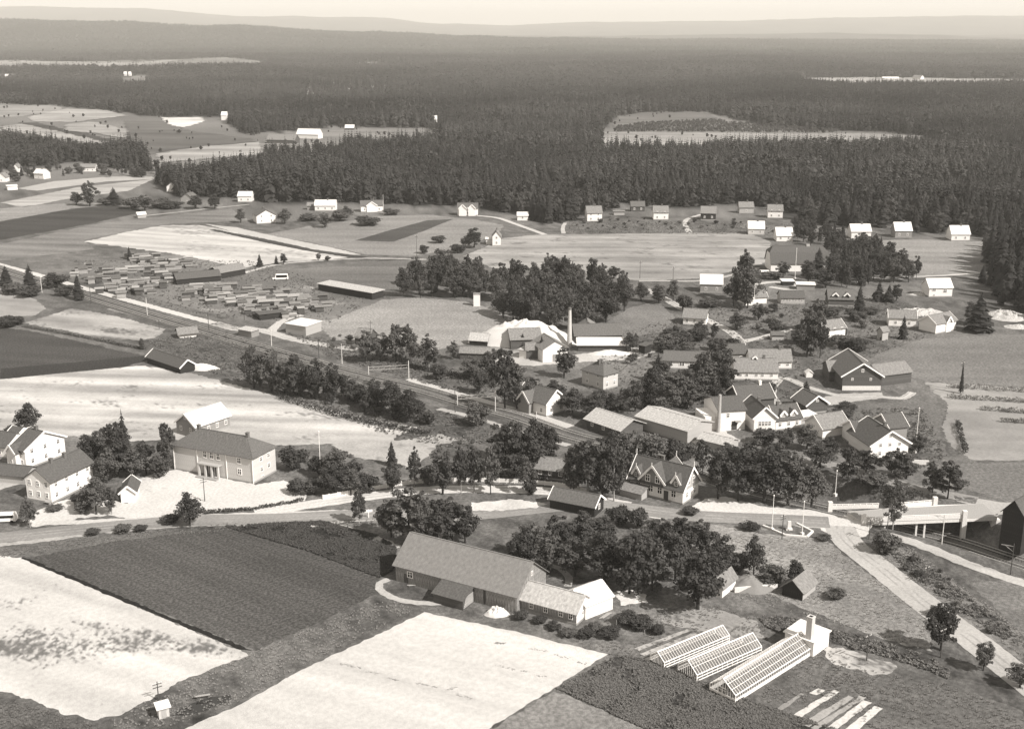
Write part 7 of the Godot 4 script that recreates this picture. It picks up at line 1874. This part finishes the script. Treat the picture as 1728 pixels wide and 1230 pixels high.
func scatter(called: String, label: String, mesh: Mesh, base: float, poly: Array, count: int, smin: float, smax: float) -> void:
	var q := px(poly)
	var lo := q[0]
	var hi := q[0]
	for p in q:
		lo = lo.min(p)
		hi = hi.max(p)
	var list := []
	var tones := PackedFloat32Array()
	var guard := 0
	while list.size() < count and guard < count * 12:
		guard += 1
		var p := Vector2(rng.randf_range(lo.x, hi.x), rng.randf_range(lo.y, hi.y))
		if not Geometry2D.is_point_in_polygon(p, q): continue
		if rng.randf() > 0.6 + 1.2 * noise_fine.get_noise_2d(p.x, p.y): continue
		var s := rng.randf_range(smin, smax)
		list.append(Transform3D(Basis(Vector3.UP, rng.randf() * TAU).scaled_local(Vector3.ONE * s), Vector3(p.x, ht(p.x, p.y), p.y)))
		tones.append(rng.randf_range(0.65, 1.0) if called != "weeds" else [0.35, 0.6, 0.8, 1.0][rng.randi() % 4])
	var m: StandardMaterial3D = M.leaf_many.duplicate()
	m.albedo_color = paint(base)
	many(called, label, mesh, m, list, tones)
func build_plants() -> void:
	var b := MB.new()
	for k in 9:
		var a := TAU * k / 9.0
		var d := Vector3(cos(a), 0, sin(a))
		var s := Vector3(-sin(a), 0, cos(a)) * 0.12
		b.tri(d * 0.1 + s, d * 0.1 - s, d * 0.5 + Vector3(0, 0.35 + 0.15 * (k % 3), 0))
	var tuft := b.mesh()
	b = MB.new()
	for k in 14:
		var nn := Vector3(rng.randfn(), rng.randfn() + 0.8, rng.randfn()).normalized()
		b.leaf(Vector3(rng.randfn() * 0.2, 0.15 + rng.randf() * 0.3, rng.randfn() * 0.2), nn, rng.randf() * TAU, 0.14, 0.24)
	var leafy_plant := b.mesh()
	scatter("grass", "rough grass along the foreground ditch and field edges", tuft, 0.271, [420, 1104, 650, 1010, 700, 1030, 500, 1130, 400, 1185, 300, 1225, 200, 1230, 180, 1215, 260, 1180, 320, 1148], 1575, 0.2, 0.6)
	scatter("grass", "dark grass in the lower left corner", tuft, 0.162, [-20, 1168, 60, 1192, 110, 1212, 160, 1222, 180, 1235, -20, 1240], 675, 0.2, 0.6)
	scatter("grass", "rough grass around the barn and greenhouses", tuft, 0.216, [880, 1050, 1000, 1085, 1080, 1085, 1110, 1030, 1200, 1020, 1300, 1040, 1290, 1075, 1400, 1090, 1500, 1130, 1420, 1200, 1180, 1190, 1030, 1104], 2025, 0.2, 0.6)
	scatter("grass", "rough grass on the meadow slope", tuft, 0.325, [1200, 900, 1390, 912, 1560, 1040, 1570, 1100, 1400, 1050, 1250, 1010], 2025, 0.2, 0.6)
	scatter("grass", "tall grass on the bank between road and railway", tuft, 0.338, [1450, 918, 1540, 925, 1620, 985, 1728, 1065, 1728, 1110, 1590, 1015], 1350, 0.2, 0.6)
	scatter("grass", "grass along the main road's lower edge", tuft, 0.204, [-20, 930, 200, 900, 380, 884, 640, 876, 650, 884, 400, 894, 200, 914, -20, 944], 1125, 0.2, 0.6)
	scatter("grass", "dark grass in the lower right corner", tuft, 0.204, [1400, 1120, 1600, 1155, 1728, 1205, 1728, 1240, 1480, 1240, 1380, 1170], 1350, 0.2, 0.6)
	scatter("crop_plants", "leafy vegetable plants in front of the greenhouses", leafy_plant, 0.17, [1040, 1106, 1085, 1112, 1200, 1160, 1330, 1205, 1440, 1240, 1110, 1240, 940, 1163], 11000, 0.45, 0.95)
	scatter("crop_plants", "dark potato plants beside the barn's end", leafy_plant, 0.085, [378, 889, 540, 880, 640, 905, 668, 925, 664, 962, 640, 975, 520, 930], 9000, 0.6, 1.1)
	# dark weeds in broken lines and one round clump in the pale grain field
	var list := []
	var tones := PackedFloat32Array()
	for l in [[575, 1120, 610, 1128, 9], [618, 1134, 640, 1137, 6], [655, 1144, 676, 1150, 6], [705, 1154, 740, 1160, 8], [755, 1164, 770, 1160, 4], [770, 1172, 800, 1180, 6], [835, 1085, 853, 1086, 12], [895, 1094, 925, 1100, 6], [935, 1105, 960, 1112, 6], [840, 1124, 870, 1130, 5], [880, 1132, 890, 1134, 3], [905, 1140, 922, 1143, 4], [975, 1118, 990, 1122, 4]]:
		for k in l[4] * 4:
			var t: float = float(k) / (l[4] * 4)
			var p := gp(lerpf(l[0], l[2], t) + rng.randfn() * 2.0, lerpf(l[1], l[3], t) + rng.randfn() * 0.8)
			list.append(Transform3D(Basis(Vector3.UP, rng.randf() * TAU).scaled_local(Vector3(1.0, 0.6, 1.0) * rng.randf_range(0.15, 0.45)), p))
			tones.append(rng.randf_range(0.6, 1.0))
	var wm: StandardMaterial3D = M.leaf_many.duplicate()
	wm.albedo_color = paint(0.4)
	many("weeds", "dark weeds in broken lines across the pale grain field", leafy_plant, wm, list, tones)
	# low shrubs between the heath clearing and the long pale field in the far forest
	list = []
	tones = PackedFloat32Array()
	var q := px([1040, 216, 1080, 210, 1200, 204, 1300, 214, 1420, 222, 1400, 226, 1200, 224, 1040, 224], true)
	for k in 5200:
		var p := Vector2(rng.randf_range(80.0, 460.0), rng.randf_range(-1500.0, -1230.0))
		if Geometry2D.is_point_in_polygon(p, q):
			var z := rng.randf_range(0.2, 0.55)
			list.append(Transform3D(Basis(Vector3.UP, rng.randf() * TAU).scaled_local(Vector3(z, z * 0.8, z)), Vector3(p.x, ht(p.x, p.y), p.y)))
			tones.append(rng.randf_range(0.7, 1.0))
	wm = M.leaf_many.duplicate()
	wm.albedo_color = paint(0.13)
	many("shrubs", "low shrubs between heath clearing and long far field", crowns.wood0, wm, list, tones)
	for r in [[[1050, 560, 1200, 520, 1480, 500, 1640, 540, 1480, 600, 1400, 640, 1300, 690, 1100, 700, 980, 700, 1000, 620], 5200, "rough plants among the village gardens"], [[380, 560, 460, 590, 620, 640, 740, 690, 860, 740, 760, 760, 640, 730, 480, 670, 330, 620, 240, 575], 4200, "rough plants along the lower side of the railway"], [[960, 372, 1340, 378, 1340, 396, 960, 394], 1600, "rough plants in the gardens of the forest row"], [[480, 560, 620, 590, 800, 630, 900, 690, 760, 660, 560, 605], 2000, "rough plants between the railway and the sawmill"], [[1390, 690, 1560, 690, 1600, 770, 1540, 800, 1440, 760], 1600, "rough plants behind the white farmhouse"], [[1280, 1044, 1330, 1042, 1420, 1066, 1560, 1104, 1610, 1136, 1600, 1146, 1540, 1122, 1400, 1082, 1300, 1062], 1500, "dark rough strip along the ditch behind the greenhouses"], [[1500, 930, 1560, 950, 1640, 1010, 1728, 1080, 1720, 1095, 1620, 1030, 1540, 970], 1100, "rough plants on the bank between road and railway"], [[120, 440, 420, 440, 640, 500, 560, 545, 380, 540, 200, 500], 3000, "weeds and chips between the timber stacks"]]:
		scatter("weeds", r[2], leafy_plant, 0.2, r[0], r[1], 0.4, 1.2)
